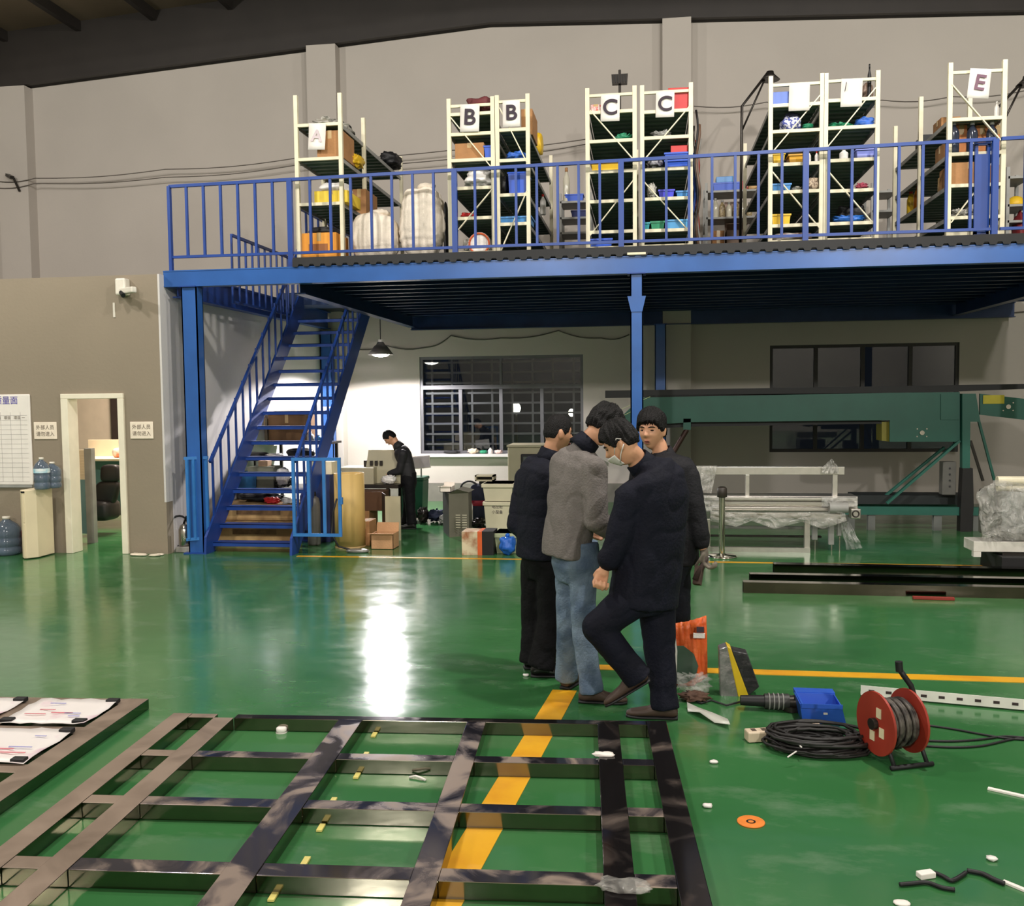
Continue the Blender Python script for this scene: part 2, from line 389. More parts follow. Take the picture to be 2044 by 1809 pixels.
# joists along X
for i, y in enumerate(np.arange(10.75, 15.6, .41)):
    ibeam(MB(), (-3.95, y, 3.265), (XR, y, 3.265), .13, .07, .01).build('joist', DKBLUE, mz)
# deck with stair well left open; black corrugated edge
mb = MB().box(-4.0, XR, 10.33, WY - .01, ZT + .012, ZD).box(OX, -4.0, 14.1, WY - .01, ZT + .012, ZD)
mb.build('deck', M('deck_sheet', (34, 40, 48), .5, .3, .15), mz)
prof = [(-4.0, ZD - .02)]
for i in range(74):
    x = -4.0 + i * .132
    prof += [(x, ZT - .008), (x + .06, ZT - .008), (x + .075, ZT + .02), (x + .117, ZT + .02)]
prof.append((prof[-1][0] + .015, ZD - .02))
zt2 = ZD - .02; nn = len(prof); vs_ = [(x, y, z) for y in (10.27, 10.284) for x, z in prof] + [(x, y, zt2) for y in (10.27, 10.284) for x, z in prof]
fs = []
for i in range(nn - 1): fs += [(i, i + 1, 2 * nn + i + 1, 2 * nn + i), (nn + i + 1, nn + i, 3 * nn + i, 3 * nn + i + 1), (i + 1, i, nn + i, nn + i + 1)]
MB().add(vs_, fs).build('deck_edge', BLACK, mz)
MB().box(-4.0, XR, 10.285, 10.33, ZT + .01, ZD).build('edge_strip', BLACK, mz)
# columns
cL, cM = -5.28, -.09
for x, y, w in ((cL, 10.36, .19), (cM, 10.36, .14), (cM + .34, 15.6, .18), (P(655, 760, 15.6).x, 15.6, .2), (4.9, 10.5, .16)):
    zc = ZB if y < 11 else 3.0
    ibm = MB().bar((x - w / 2 + .007, y, .012), (x - w / 2 + .007, y, zc), .16, .014, (1, 0, 0)).bar((x + w / 2 - .007, y, .012), (x + w / 2 - .007, y, zc), .16, .014, (1, 0, 0)).box(x - w / 2, x + w / 2, y - .08, y - .066, .012, zc).box(x - w / 2, x + w / 2, y + .066, y + .08, .012, zc)
    cobj = ibm.build('column', BEAMB, mz)
    MB().box(x - .14, x + .14, y - .13, y + .13, 0, .014).build('base_plate', BLUE, cobj)
    MB().box(x - .1, x + .1, y - .12, y + .1, zc - .012, zc + .0).build('cap_plate', BLUE, cobj)
# haunch bracket on middle column
MB().prism([(cM - .1, 10.27, ZB - .25), (cM + .1, 10.27, ZB - .25), (cM + .06, 10.27, ZB - .42), (cM - .06, 10.27, ZB - .42)], (0, .02, 0)).build('bracket', BEAMB, mz)
MB().box(cM - .1, cM + .1, 10.26, 10.4, ZT + .005, ZT + .03).build('joint_plate', CREAM, mz)

# ---- front railing of the mezzanine
rl = T('railing', 'blue bar railing along the front edge of the mezzanine', 'railing', (OX, 10.4, ZT))
RY = 10.4; posts = [-5.545, -4.06, -2.12, -.257, 1.70, 3.60]
def ztop(x): return 4.335 + (x + 5.5) * .0105
for i, x in enumerate(posts):
    w = .035 if i == 0 else .06
    MB().box(x - w / 2, x + w / 2, RY - .03, RY + .02, ZT, ztop(x)).build('post', BLUE, rl)
for a, b in list(zip(posts[:-1], posts[1:])) + [(3.66, XR)]:
    MB().bar((a, RY, ztop(a)), (b, RY, ztop(b)), .035, .035).build('top_rail', BLUE, rl)
    MB().bar((a, RY, 3.51), (b, RY, 3.51), .03, .03).build('bottom_rail', BLUE, rl)
    n = 7 if b < -4 else 8
    if b > 5: n = 9
    for k in range(1, n):
        x = a + (b - a) * k / n
        if x < XR: MB().box(x - .014, x + .014, RY - .014, RY + .014, 3.51, ztop(x)).build('baluster', BLUE, rl)
# swing gate leaning behind the right-hand post
gt = T('railing_gate', 'bright blue gate leaf folded against the mezzanine post before rack E', 'gate', (3.42, 10.46, ZD))
for x in (3.44, 3.56): MB().box(x - .015, x + .015, 10.46, 10.49, ZD, 4.4).build('gate_stile', BLUE, gt)
MB().box(3.44, 3.56, 10.462, 10.485, 3.52, 4.3).build('gate_panel', BLUE, gt)
for z in (3.47, 4.39): MB().box(3.425, 3.575, 10.46, 10.49, z, z + .03).build('gate_rail', BLUE, gt)
# ---- guard rails of the stair well
for X, y0, y1, z1, lab in ((-5.25, 11.4, 13.5, 3.93, 'dark blue guard rail on the left of the stair well'), (-4.12, 10.85, 13.0, 4.12, 'blue guard rail between stair well and rack A')):
    g = T('guard_rail', lab, 'railing', (X, y0, ZT)); zb = 3.06 if X < -5 else ZD
    MB().bar((X, y0, z1), (X, y1, z1), .035, .035).build('top_rail', BLUE, g)
    MB().bar((X, y0, zb + .02), (X, y1, zb + .02), .03, .03).build('bottom_rail', BLUE, g)
    for k in range(11):
        y = y0 + (y1 - y0) * k / 10; MB().box(X - .012, X + .012, y - .012, y + .012, zb, z1).build('baluster', BLUE, g)

# ---- staircase
st = T('staircase', 'blue open-tread steel staircase rising to the mezzanine', 'staircase', (-4.65, 10.3, 0))
SXL, SXR = -5.13, -4.1
sy0, sz0, dy, dzz = 10.4, .115, .196, .193
for x in (SXL - .03, SXR):
    MB().prism([(x, 10.22, 0), (x, 10.42, 0), (x, 13.62, 3.16), (x, 13.62, 3.36), (x, 13.4, 3.36), (x, 10.24, .2)], (.03, 0, 0)).build('stringer', BLUE, st)
for k in range(16):
    y = sy0 + dy * k; z = sz0 + dzz * k
    t_ = MB().box(SXL, SXR, y, y + .2, z - .006, z).box(SXL, SXR, y, y + .008, z - .045, z).box(SXL, SXR, y + .192, y + .2, z - .035, z).build('tread', BLUE, st)
for x in (SXL - .015, SXR + .015):
    hr = MB().bar((x, 10.42, 1.08), (x, 13.45, 4.02), .035, .035).build('handrail', BLUE, st)
    for k in range(14):
        y = 10.48 + k * .225; z = sz0 + (y - sy0) * dzz / dy
        MB().box(x - .012, x + .012, y - .012, y + .012, z, z + .985).build('baluster', BLUE, st)
# landing at the stair head
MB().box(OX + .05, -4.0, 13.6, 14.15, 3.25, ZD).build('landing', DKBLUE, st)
# gates at the stair foot
g = T('stair_gate', 'pale blue barred gate standing open at the right of the stair foot', 'gate', (-4.06, 10.28, .2))
x0, x1, z0, z1 = -4.07, -3.48, .22, 1.14
for z in (z0, z1 - .035): MB().box(x0, x1, 10.26, 10.29, z, z + .035).build('gate_rail', BLUE2, g)
for i in range(4):
    x = x0 + (x1 - x0 - .035) * i / 3; MB().box(x, x + .035, 10.26, 10.29, z0 + .035, z1 - .035).build('gate_bar', BLUE2, g)
MB().box(x1 - .005, x1 + .02, 10.25, 10.28, .6, .68).build('latch', BLUE2, g)
g = T('stair_gate', 'pale blue barred gate folded edge-on at the left of the stair foot', 'gate', (-5.25, 10.28, .2))
for i in range(4):
    x = -5.35 + .055 * i; MB().box(x, x + .032, 10.2 + .05 * i, 10.23 + .05 * i, .18, 1.12).build('gate_bar', BLUE2, g)
MB().prism([(-5.36, 10.19, 1.12), (-5.15, 10.35, 1.12), (-5.15, 10.39, 1.12), (-5.36, 10.23, 1.12)], (0, 0, .035)).build('gate_rail', BLUE2, g)
MB().prism([(-5.36, 10.19, .16), (-5.15, 10.35, .16), (-5.15, 10.39, .16), (-5.36, 10.23, .16)], (0, 0, .035)).build('gate_rail', BLUE2, g)

# ---- pendant lamp under the mezzanine
lp = P(760, 706, 14.3)
pl = T('pendant_lamp', 'lit grey enamel pendant lamp hanging beside the stairs', 'lamp', (lp.x, lp.y, lp.z - .06))
MB().lathe([(.05, .2), (.07, .16), (.1, .14), (.205, .0), (.2, .0), (.095, .13), (.05, .15)], (lp.x, lp.y, lp.z - .02), 28).build('shade', M('grey_enamel', (120, 116, 112), .4, .3), pl)
MB().lathe([(.03, .1), (.1, .04), (.14, .0), (.1, -.03), (.0, -.045)], (lp.x, lp.y, lp.z - .012), 20).build('bulb', M('lit_bulb', (255, 250, 240), .5, 0, 0, emit=30), pl)
MB().cyl((lp.x, lp.y, lp.z + .16), (lp.x, lp.y, lp.z + .22), .035).build('socket', WHITE, pl)
MB().cyl((lp.x, lp.y, lp.z + .22), (lp.x, lp.y, 3.3), .008, n=6).build('cord', BLACK, pl)
d = bpy.data.lights.new('pendant_light', 'SPOT'); d.energy = 560; d.spot_size = math.radians(162); d.spot_blend = .15; d.color = (1, .95, .97); d.shadow_soft_size = .06
o = bpy.data.objects.new('pendant_light', d); COL.objects.link(o); o.location = (lp.x, lp.y, lp.z - .07)
# light of the office ceiling
d = bpy.data.lights.new('office_light', 'AREA'); d.energy = 130; d.size = .9; d.color = (1, .87, .74)
o = bpy.data.objects.new('office_light', d); COL.objects.link(o); o.location = (-7.0, 12.3, 3.15)
# ================================================================== RACKS ON THE MEZZANINE
RF = 10.5                                              # front plane of the racks
def zat(x, y): return P(x, y, RF).z
def rack(label, xa, xb, ytop, ys, frames, brace=None, cross=None, sdepth=None):
    """xa/xb: picture columns of the two front posts, ys: picture rows of the shelf fronts at xa"""
    ym = 330
    X0, X1 = P(xa, ym, RF).x, P(xb, ym, RF).x
    r = T('storage_rack', label, 'rack', ((X0 + X1) / 2, RF, ZD), 'cream storage racks on the mezzanine')
    zt_ = zat(xa, ytop); pw = .045
    for j, y in enumerate(frames):
        for x in (X0, X1):
            MB().box(x - pw / 2, x + pw / 2, y, y + .045, ZD, zt_ - .02 * j).build('post', CREAM, r)
    zs = [zat(xa, y) for y in ys]
    yend = sdepth or frames[-1] + .04
    for z in zs:
        m_ = MB().box(X0 + .02, X1 - .02, RF + .03, yend, z - .012, z - .004)
        n = int((yend - RF) / .16)
        for k in range(n):
            y = RF + .1 + k * .16; m_.box(X0 + .025, X1 - .025, y, y + .05, z - .03, z - .012)
        sh = m_.build('shelf', DECK, r)
        MB().box(X0 + .02, X1 - .02, RF - .002, RF + .03, z - .035, z).build('shelf_front', CREAM, sh)
        for x in (X0, X1 - .012): MB().box(x, x + .012, RF + .04, yend, z - .045, z).build('shelf_side', GREYP, sh)
    if cross: MB().box(X0, X1, RF + .01, RF + .035, zat(xa, cross) - .015, zat(xa, cross) + .015).build('crossbar', CREAM, r)
    for (a, b) in (brace or []):
        MB().bar((P(a[0], a[1], RF).x, RF + .01, P(a[0], a[1], RF).z), (P(b[0], b[1], RF).x, RF + .01, P(b[0], b[1], RF).z), .012, .03, (0, 1, 0)).build('brace', CREAM, r)
    return dict(root=r, X0=X0, X1=X1, zs=zs + [ZD])
FR2 = (RF, 13.1)
rA = rack('cream rack A nearest the stairs, without diagonal braces', 592, 680, 190, (248, 316, 406), (RF, 11.4, 13.2))
rBl = rack('left one of the two cream B racks', 897, 984, 197, (226, 266, 318, 374, 434, 503), FR2, [((900, 235), (980, 333)), ((905, 470), (982, 378))], 212)
rBr = rack('right one of the two cream B racks', 993, 1054, 190, (257, 318, 387, 445, 502), FR2, [((997, 215), (1052, 325)), ((1000, 500), (1052, 380))], 203)
rCl = rack('left one of the two cream C racks', 1173, 1267, 176, (222, 280, 341, 400, 461, 493), FR2, [((1178, 220), (1264, 318)), ((1178, 470), (1264, 360))], 191)
rCr = rack('right one of the two cream C racks', 1282, 1379, 170, (221, 273, 336, 395, 458, 489), FR2, [((1378, 210), (1285, 320)), ((1283, 360), (1376, 462))], 185)
rDl = rack('left one of the two cream racks between C and E', 1538, 1640, 152, (208, 260, 326, 381, 448, 480), FR2, [((1637, 190), (1545, 300)), ((1542, 343), (1636, 455))], 170)
rDr = rack('right one of the two cream racks between C and E', 1648, 1751, 146, (198, 253, 318, 379, 444, 476), FR2, [((1748, 175), (1652, 293)), ((1650, 338), (1745, 448))], 162)
rE = rack('cream rack E at the right end of the row', 1895, 2003, 125, (236, 305, 368, 432, 464), (RF, 11.55, 12.66), [((1900, 168), (1998, 280)), ((1898, 445), (1960, 365))], 145)

# letter signs hung on the racks
def sign(x0, y0, x1, y1, ch, label, tilt=0.0, size=.8, ink=None):
    a, b = P(x0, y0, RF - .02), P(x1, y1, RF - .02); c = (a + b) / 2; w, h = b.x - a.x, a.z - b.z
    s_ = T('letter_sign', label, 'sign', (c.x, RF - .02, c.z), 'letter signs on the racks')
    m_ = MB(); n = 6; vs_ = []
    for i in range(n + 1):
        for k in (0, 1):
            u = i / n; vs_.append((c.x + (k - .5) * w, RF - .02 + .006 * math.sin(u * 3 + k), c.z + (.5 - u) * h))
    m_.add(vs_, [(2 * i, 2 * i + 2, 2 * i + 3, 2 * i + 1) for i in range(n)], True)
    sh = m_.build('paper', WHITE, s_); so = sh.modifiers.new('thick', 'SOLIDIFY'); so.thickness = .002
    if ch:
        t = text(ch, h * size, (c.x, RF - .031, c.z), ink or INK, s_, bold=.02); t.rotation_euler = (math.pi / 2, tilt, 0)
        t.scale = (1.05, 1, 1); b_ = t.modifiers.new('b', 'SOLIDIFY'); b_.thickness = .002
    s_.rotation_euler = (0, tilt, 0)
    return s_
sign(615, 247, 650, 298, 'A', 'overexposed white sign with a faint letter A', .06, .62, M('overexposed_ink', (206, 192, 196), .8))  # letter paled in its ink colour to show overexposure
sign(918, 209, 957, 262, 'B', 'white sign with letter B, left of the two', .03)
sign(1003, 201, 1038, 252, 'B', 'white sign with letter B, right of the two', .0)
sign(1199, 190, 1237, 241, 'C', 'white sign with letter C, left of the two', .02)
sign(1309, 184, 1346, 233, 'C', 'white sign with letter C, right of the two', .02)
s_ = sign(1575, 167, 1616, 220, None, 'overexposed blank white sign, left of the two beside the blue box', .02)  # letter left off: overexposure built in as blank paper
s_ = sign(1679, 158, 1721, 212, None, 'overexposed white sign with a single dark stroke', .03)  # only one stroke of the letter is built, overexposure blanks the rest
a = P(1689, 172, RF - .03); MB().bar((a.x, RF - .03, a.z + .04), (a.x - .012, RF - .03, a.z - .05), .004, .022, (0, 1, 0)).build('stroke', INK, s_)
sign(1934, 138, 1976, 195, 'E', 'white sign with a purplish letter E', .1, .72, M('purple_ink', (118, 88, 104), .8))

# ------------------------------------------------------------------ goods helpers
def snap(rk, z):
    return min(rk['zs'], key=lambda q: abs(q - z)) if rk else z
def span(x0, y0, x1, y1, Y, rk=None, z0=None):
    a, b = P(x0, y0, Y), P(x1, y1, Y); zb = snap(rk, b.z) if rk else (b.z if z0 is None else z0)
    if rk and zb == ZD: zb = ZD
    return a.x, b.x, zb, max(a.z, zb + .02)
def carton(x0, y0, x1, y1, label, rk=None, Y=None, dep=.3, m=None, z0=None, tape=True, flaps=False, name='carton', cat='box', rot=0, printm=None):
    Y = Y or RF + .04; X0, X1, Z0, Z1 = span(x0, y0, x1, y1, Y, rk, z0); cx = (X0 + X1) / 2
    c = T(name, label, cat, (cx, Y + dep / 2, Z0)); m = m or CARD; t = .006
    if flaps:
        MB().box(X0, X1, Y, Y + t, Z0, Z1).box(X0, X1, Y + dep - t, Y + dep, Z0, Z1).box(X0, X0 + t, Y, Y + dep, Z0, Z1).box(X1 - t, X1, Y, Y + dep, Z0, Z1).box(X0, X1, Y, Y + dep, Z0, Z0 + t).build('body', m, c)
        h = (Z1 - Z0) * .35
        MB().prism([(X0, Y, Z1), (X1, Y, Z1), (X1 + .02, Y - h, Z1 + h * .1), (X0 - .02, Y - h, Z1 + h * .1)], (0, 0, t)).build('flap', m, c)
        MB().prism([(X0, Y + dep, Z1), (X1, Y + dep, Z1), (X1, Y + dep + h * .3, Z1 + h * 1.6), (X0, Y + dep + h * .3, Z1 + h * 1.6)], (0, t, 0)).build('flap', m, c)
    else:
        MB().box(X0, X1, Y, Y + dep, Z0, Z1).build('body', m, c, .004)
        if tape: MB().box(cx - .025, cx + .025, Y - .0015, Y + dep + .0015, Z1 - (Z1 - Z0) * .3, Z1 + .0015).build('tape', TAPE, c)
    if printm: MB().box(X0 + (X1 - X0) * .2, X0 + (X1 - X0) * .75, Y - .002, Y, Z0 + (Z1 - Z0) * .35, Z0 + (Z1 - Z0) * .6).build('print', printm, c)
    if rot: c.rotation_euler = (0, 0, rot)
    return c
def bin_(x0, y0, x1, y1, label, m, rk=None, Y=None, dep=.22, z0=None, name='storage_bin', lid=None, group=None):
    Y = Y or RF + .04; X0, X1, Z0, Z1 = span(x0, y0, x1, y1, Y, rk, z0); k = .012; t = .005
    c = T(name, label, 'bin', ((X0 + X1) / 2, Y + dep / 2, Z0), group)
    def tub(a0, a1, b0, b1, za, zb, g):
        return [(a0 + g, b0 + g, za), (a1 - g, b0 + g, za), (a1 - g, b1 - g, za), (a0 + g, b1 - g, za), (a0, b0, zb), (a1, b0, zb), (a1, b1, zb), (a0, b1, zb)]
    o_ = tub(X0, X1, Y, Y + dep, Z0, Z1, k); i_ = tub(X0 + t, X1 - t, Y + t, Y + dep - t, Z0 + t, Z1, k)
    f = [(0, 3, 2, 1), (0, 1, 5, 4), (1, 2, 6, 5), (2, 3, 7, 6), (3, 0, 4, 7), (8, 9, 10, 11), (8, 12, 13, 9), (9, 13, 14, 10), (10, 14, 15, 11), (11, 15, 12, 8), (4, 5, 13, 12), (5, 6, 14, 13), (6, 7, 15, 14), (7, 4, 12, 15)]
    MB().add(o_ + i_, f).build('tub', m, c)
    MB().box(X0 - .006, X1 + .006, Y - .008, Y, Z1 - .018, Z1).box(X0 - .006, X1 + .006, Y + dep, Y + dep + .008, Z1 - .018, Z1).box(X0 - .008, X0, Y, Y + dep, Z1 - .018, Z1).box(X1, X1 + .008, Y, Y + dep, Z1 - .018, Z1).build('rim', m, c)
    if lid: MB().box(X0 - .008, X1 + .008, Y - .008, Y + dep + .008, Z1, Z1 + .02).build('lid', lid, c, .005)
    return c
def lump(x0, y0, x1, y1, label, m, rk=None, Y=None, dep=.25, z0=None, name='plastic_bag', cat='bag', amp=.16, fr=2.2, e=.75, seed=0, tie=False, res=(28, 18)):
    Y = Y or RF + .04; X0, X1, Z0, Z1 = span(x0, y0, x1, y1, Y, rk, z0)
    c = Vector(((X0 + X1) / 2, Y + dep / 2, (Z0 + Z1) / 2)); hx, hy, hz = (X1 - X0) / 2, dep / 2, (Z1 - Z0) / 2
    fn = lambda d: 1 - amp * .5 + amp * noise.noise(d * fr + Vector((seed * 3.7, seed, 0)))
    m_ = MB().ell(c, V(hx, 0, 0), V(0, hy, 0), V(0, 0, hz), res[0], res[1], e, fn)
    a = np.array(m_.v); a[:, 2] = np.maximum(a[:, 2], Z0 + .001 * 0); dzv = a[:, 2].min() - Z0; a[:, 2] -= dzv; m_.v = [tuple(r) for r in a]
    if tie:
        b = T(name, label, cat, (c.x, c.y, Z0)); m_.build('body', m, b)
        MB().ell((c.x, c.y, Z1), V(hx * .25, 0, 0), V(0, hy * .25, 0), V(0, 0, hz * .18), 14, 8, 1, lambda d: 1 + .3 * noise.noise(d * 4)).build('gathered_neck', m, b); return b
    return solo(m_, name, m, label, cat)
def bottle(x, y0, y1, rpx, label, m, capm, rk=None, Y=None, z0=None, name='bottle', group=None, cat='bottle'):
    Y = Y or RF + .12; a = P(x, y0, Y); b = P(x, y1, Y); r = P(x + rpx, y1, Y).x - b.x; zb = snap(rk, b.z) if rk else (b.z if z0 is None else z0); h = a.z - zb
    c = T(name, label, cat, (b.x, Y, zb), group)
    MB().lathe([(r * .9, 0), (r, h * .04), (r, h * .62), (r * .9, h * .7), (r * .45, h * .82), (r * .35, h * .9)], (b.x, Y, zb), 18).build('body', m, c)
    MB().lathe([(r * .42, h * .88), (r * .42, h)], (b.x, Y, zb), 14).build('cap', capm, c)
    return c
def coil(c, R, r, turns, m, label, name='cable_coil', cat='cable', squash=1.0, seed=0, wob=.12, pz=.5):
    rnd = random.Random(seed); pts = []; n = turns * 22
    for i in range(n):
        a = 2 * math.pi * i / 22; k = i // 22
        R1 = R * (1 + wob * (rnd.random() - .5) * .3 + wob * math.sin(a * 1.0 + k * 1.7) * .5 - .02 * (k % 5))
        pts.append((c[0] + R1 * math.cos(a), c[1] + R1 * squash * math.sin(a), c[2] + r + (k % max(2, int(turns * pz))) * r * 1.3 + .3 * r * math.sin(a * 2 + k)))
    return solo(MB().tube(pts, r, 6), name, m, label, cat)

NAVY = M('navy_fabric', (30, 34, 54), .8, 0, .15, 20); GREYB = M('grey_bag', (186, 182, 172), .5, 0, .12, 8, .4, 12)
WBAG = M('white_plastic_bag', (232, 228, 222), .45, 0, .08, 8, .5, 14); MAROON = M('maroon_cloth', (98, 44, 46), .7, 0, .2, 6)
ORNG = M('orange_carton', (236, 158, 58), .7, 0, .08, 6); BLUEBAG = M('blue_bag', (58, 110, 205), .5, 0, .15, 9, .4, 14)
CLEAR = glassy('clear_plastic', (.86, .88, .86), .1, .08); DKBOT = M('dark_bottle', (46, 52, 66), .15, 0, .2)
WOVEN = M('blue_white_weave', (80, 90, 160), .7, 0, .1, 38, 0, 40, (220, 220, 232), detail=0, ramp=(.48, .52))
# ---- rack A
lump(600, 229, 682, 249, 'tangled bundle of grey plastic strips on top of rack A', GREYB, rA, dep=.8, name='plastic_bundle', cat='bundle', amp=.5, fr=5, seed=3)
lump(640, 231, 684, 247, 'dark folded sheet lying across the strips on top of rack A', BLACK, None, RF + .25, .7, rA['zs'][0] + .02, 'folded_sheet', 'sheet', .4, 4, seed=5)
carton(632, 262, 684, 315, 'brown carton behind the letter A sign', rA, dep=.45)
carton(627, 382, 694, 405, 'yellow carton on the lower shelf of rack A', rA, dep=.5, m=M('yellow_carton', (236, 204, 60), .6))
lump(628, 360, 692, 384, 'bright white bag lying on the yellow carton', WBAG, None, RF + .05, .4, zat(640, 384), seed=2)
carton(703, 378, 731, 425, 'brown carton deeper on the lower shelf of rack A', None, 11.35, .5, z0=rA['zs'][2], tape=True)
lump(690, 300, 716, 326, 'yellow bundle on the middle shelf of rack A', YBIN, None, 10.9, .4, rA['zs'][1], 'bundle', 'bundle', .4, 3, seed=9)
lump(750, 296, 792, 322, 'black cloth roll hanging over the top shelf of rack A', BLACK, None, 12.5, .5, rA['zs'][0], 'cloth_roll', 'cloth', .3, 3, seed=4)
carton(602, 466, 672, 515, 'orange carton on the deck under rack A', None, RF + .05, .45, ORNG, ZD, printm=M('brown_print', (150, 90, 40)))
lump(606, 449, 668, 468, 'black bag lying on the orange carton', BLACK, None, RF + .08, .4, zat(640, 466), seed=6)
# woven sacks
def woven_sack(x0, y0, x1, y1, label, seed, wr):
    Y = 10.62; X0, X1, Z0, Z1 = span(x0, y0, x1, y1, Y, None, ZD); hx, hy, hz = (X1 - X0) / 2, .22, (Z1 - Z0) / 2; c = V((X0 + X1) / 2, Y + .22, (Z0 + Z1) / 2)
    fn = lambda d: 1 - .05 + .1 * noise.noise(d * 1.6 + Vector((seed, 0, 0))) + wr * math.sin(d.z * 26 + 3 * noise.noise(d * 2)) * (1 - d.z * d.z) * .5
    b = T('woven_sack', label, 'sack', (c.x, c.y, Z0), 'woven sacks beside rack A')
    MB().ell(c, V(hx, 0, 0), V(0, hy, 0), V(0, 0, hz), 56, 50, .72, fn).build('body', SACK, b)
    MB().ell((c.x + hx * .2, c.y, Z1 - .02), V(hx * .4, 0, 0), V(0, .1, 0), V(0, 0, .045), 16, 8, 1, lambda d: 1 + .35 * noise.noise(d * 4 + Vector((seed, 0, 0)))).build('folded_mouth', SACK, b)
woven_sack(688, 418, 790, 515, 'short squat off-white woven sack beside rack A', 1, .02)
woven_sack(787, 364, 882, 512, 'tall wrinkled off-white woven sack, right of the squat one', 2, .06)
# ---- rack B
lump(921, 186, 984, 227, 'maroon cloth bundle on top of the left B rack', MAROON, rBl, dep=.5, name='cloth_bundle', cat='bundle', amp=.25, seed=3)
carton(908, 287, 966, 318, 'wide brown carton on the left B rack', rBl, dep=.4)
bin_(966, 291, 984, 317, 'small blue tin beside the brown carton on the left B rack', BBIN, rBl, name='tin')
lump(918, 331, 984, 374, 'heap of white plastic bags on the left B rack', WBAG, rBl, dep=.4, amp=.4, fr=3.5, seed=8)
lump(912, 421, 950, 434, 'small red and dark parcel on the left B rack', RBIN, rBl, dep=.3, name='parcel', cat='parcel', amp=.4, seed=1)
rv = P(955, 486, RF + .12); tv = T('cable_drum', 'white drum with an orange ring on the deck in the left B rack', 'drum', (rv.x, rv.y, ZD))
MB().cyl((rv.x + .02, RF + .06, ZD + .13), (rv.x + .02, RF + .3, ZD + .13), .13, n=24).build('drum', WBAG, tv)
MB().tube([(rv.x + .02 + .115 * math.cos(a), RF + .055, ZD + .13 + .115 * math.sin(a)) for a in np.linspace(0, 2 * math.pi, 24)[:-1]], .012, 6, True).build('ring', M('orange_tape', (214, 96, 44)), tv)
lump(920, 474, 945, 503, 'grey rag beside the white drum in the left B rack', GREYB, rBl, dep=.2, name='rag', cat='rag', amp=.4, seed=4)
carton(1040, 218, 1063, 257, 'brown parcel at the edge of the top shelf of the right B rack', rBr, RF + .3, .5)
lump(1004, 297, 1052, 318, 'blue bags heaped on the right B rack', BLUEBAG, rBr, dep=.35, amp=.35, fr=3, seed=2)
bin_(1014, 344, 1052, 387, 'tall blue crate on the right B rack', BBIN, rBr, dep=.35, name='crate')
lump(996, 345, 1013, 386, 'black pouch left of the tall blue crate', BLACK, rBr, dep=.3, seed=3)
bin_(998, 433, 1060, 445, 'flat light blue tray on the right B rack', LBIN, rBr, dep=.35, name='tray')
bottle(1084, 388, 432, 6, 'white bottle with red cap in the depth of the right B rack', WBAG, RBIN, None, 11.8, rBr['zs'][2])
lump(1063, 258, 1082, 288, 'yellow pouch in the depth of the right B rack', YBIN, None, 11.6, .3, rBr['zs'][0], seed=7)
# ---- rack C
carton(1179, 209, 1200, 222, 'small white and red packet on top of the left C rack', rCl, m=M('white_red_packet', (226, 210, 206), .5, 0, .1, 40, 0, 40, (200, 60, 50)), dep=.15, name='packet', cat='packet')
lump(1224, 262, 1266, 280, 'green fittings lying on the second shelf of the left C rack', GBIN, rCl, dep=.3, name='fittings', cat='fittings', amp=.6, fr=5, seed=2)
bin_(1180, 325, 1237, 341, 'yellow tray with a dark green lid on the left C rack', YBIN, rCl, lid=M('dark_green_lid', (24, 84, 56), .5))
bin_(1178, 477, 1222, 493, 'blue tray on the bottom of the left C rack', BBIN, rCl, name='tray')
bin_(1335, 180, 1376, 221, 'red bucket crate on top of the right C rack', RBIN, rCr, dep=.3, name='crate', lid=RBIN)
lump(1296, 256, 1345, 273, 'tangle of grey clamps on the right C rack', GREYP, rCr, dep=.3, name='clamps', cat='clamps', amp=.7, fr=6, seed=3)
lump(1289, 311, 1326, 336, 'clear bags of dark fittings on the right C rack', M('speckled_bag', (180, 180, 186), .3, 0, .1, 25, .3, 30, (70, 66, 74)), rCr, dep=.25, amp=.3, seed=4)
bin_(1327, 320, 1376, 336, 'lower of the two stacked blue bins on the right C rack', BBIN, rCr)
bin_(1327, 305, 1376, 319, 'upper of the two stacked blue bins on the right C rack', BBIN, None, RF + .04, z0=zat(1340, 319.5))
carton(1339, 291, 1373, 305, 'red box on the stacked blue bins', None, RF + .06, .18, RBIN, zat(1340, 305), name='box', tape=False)
lump(1290, 361, 1312, 395, 'grey gravel bag on the right C rack', GREYB, rCr, dep=.2, amp=.4, fr=4, seed=5)
bin_(1315, 379, 1346, 395, 'violet-blue bin on the fourth shelf of the right C rack', M('violet_blue', (66, 70, 205), .4), rCr)
bin_(1350, 381, 1374, 395, 'small light blue bin right of the violet-blue bin', LBIN, rCr)
bin_(1283, 444, 1297, 458, 'small teal bin at the left of the fifth shelf of rack C', M('teal', (40, 140, 150), .4), rCr)
bin_(1299, 442, 1326, 458, 'green bin on the fifth shelf of the right C rack', GBIN, rCr)
bin_(1331, 439, 1374, 458, 'sky blue bin on the fifth shelf of the right C rack', M('sky_blue', (84, 160, 215), .4), rCr)
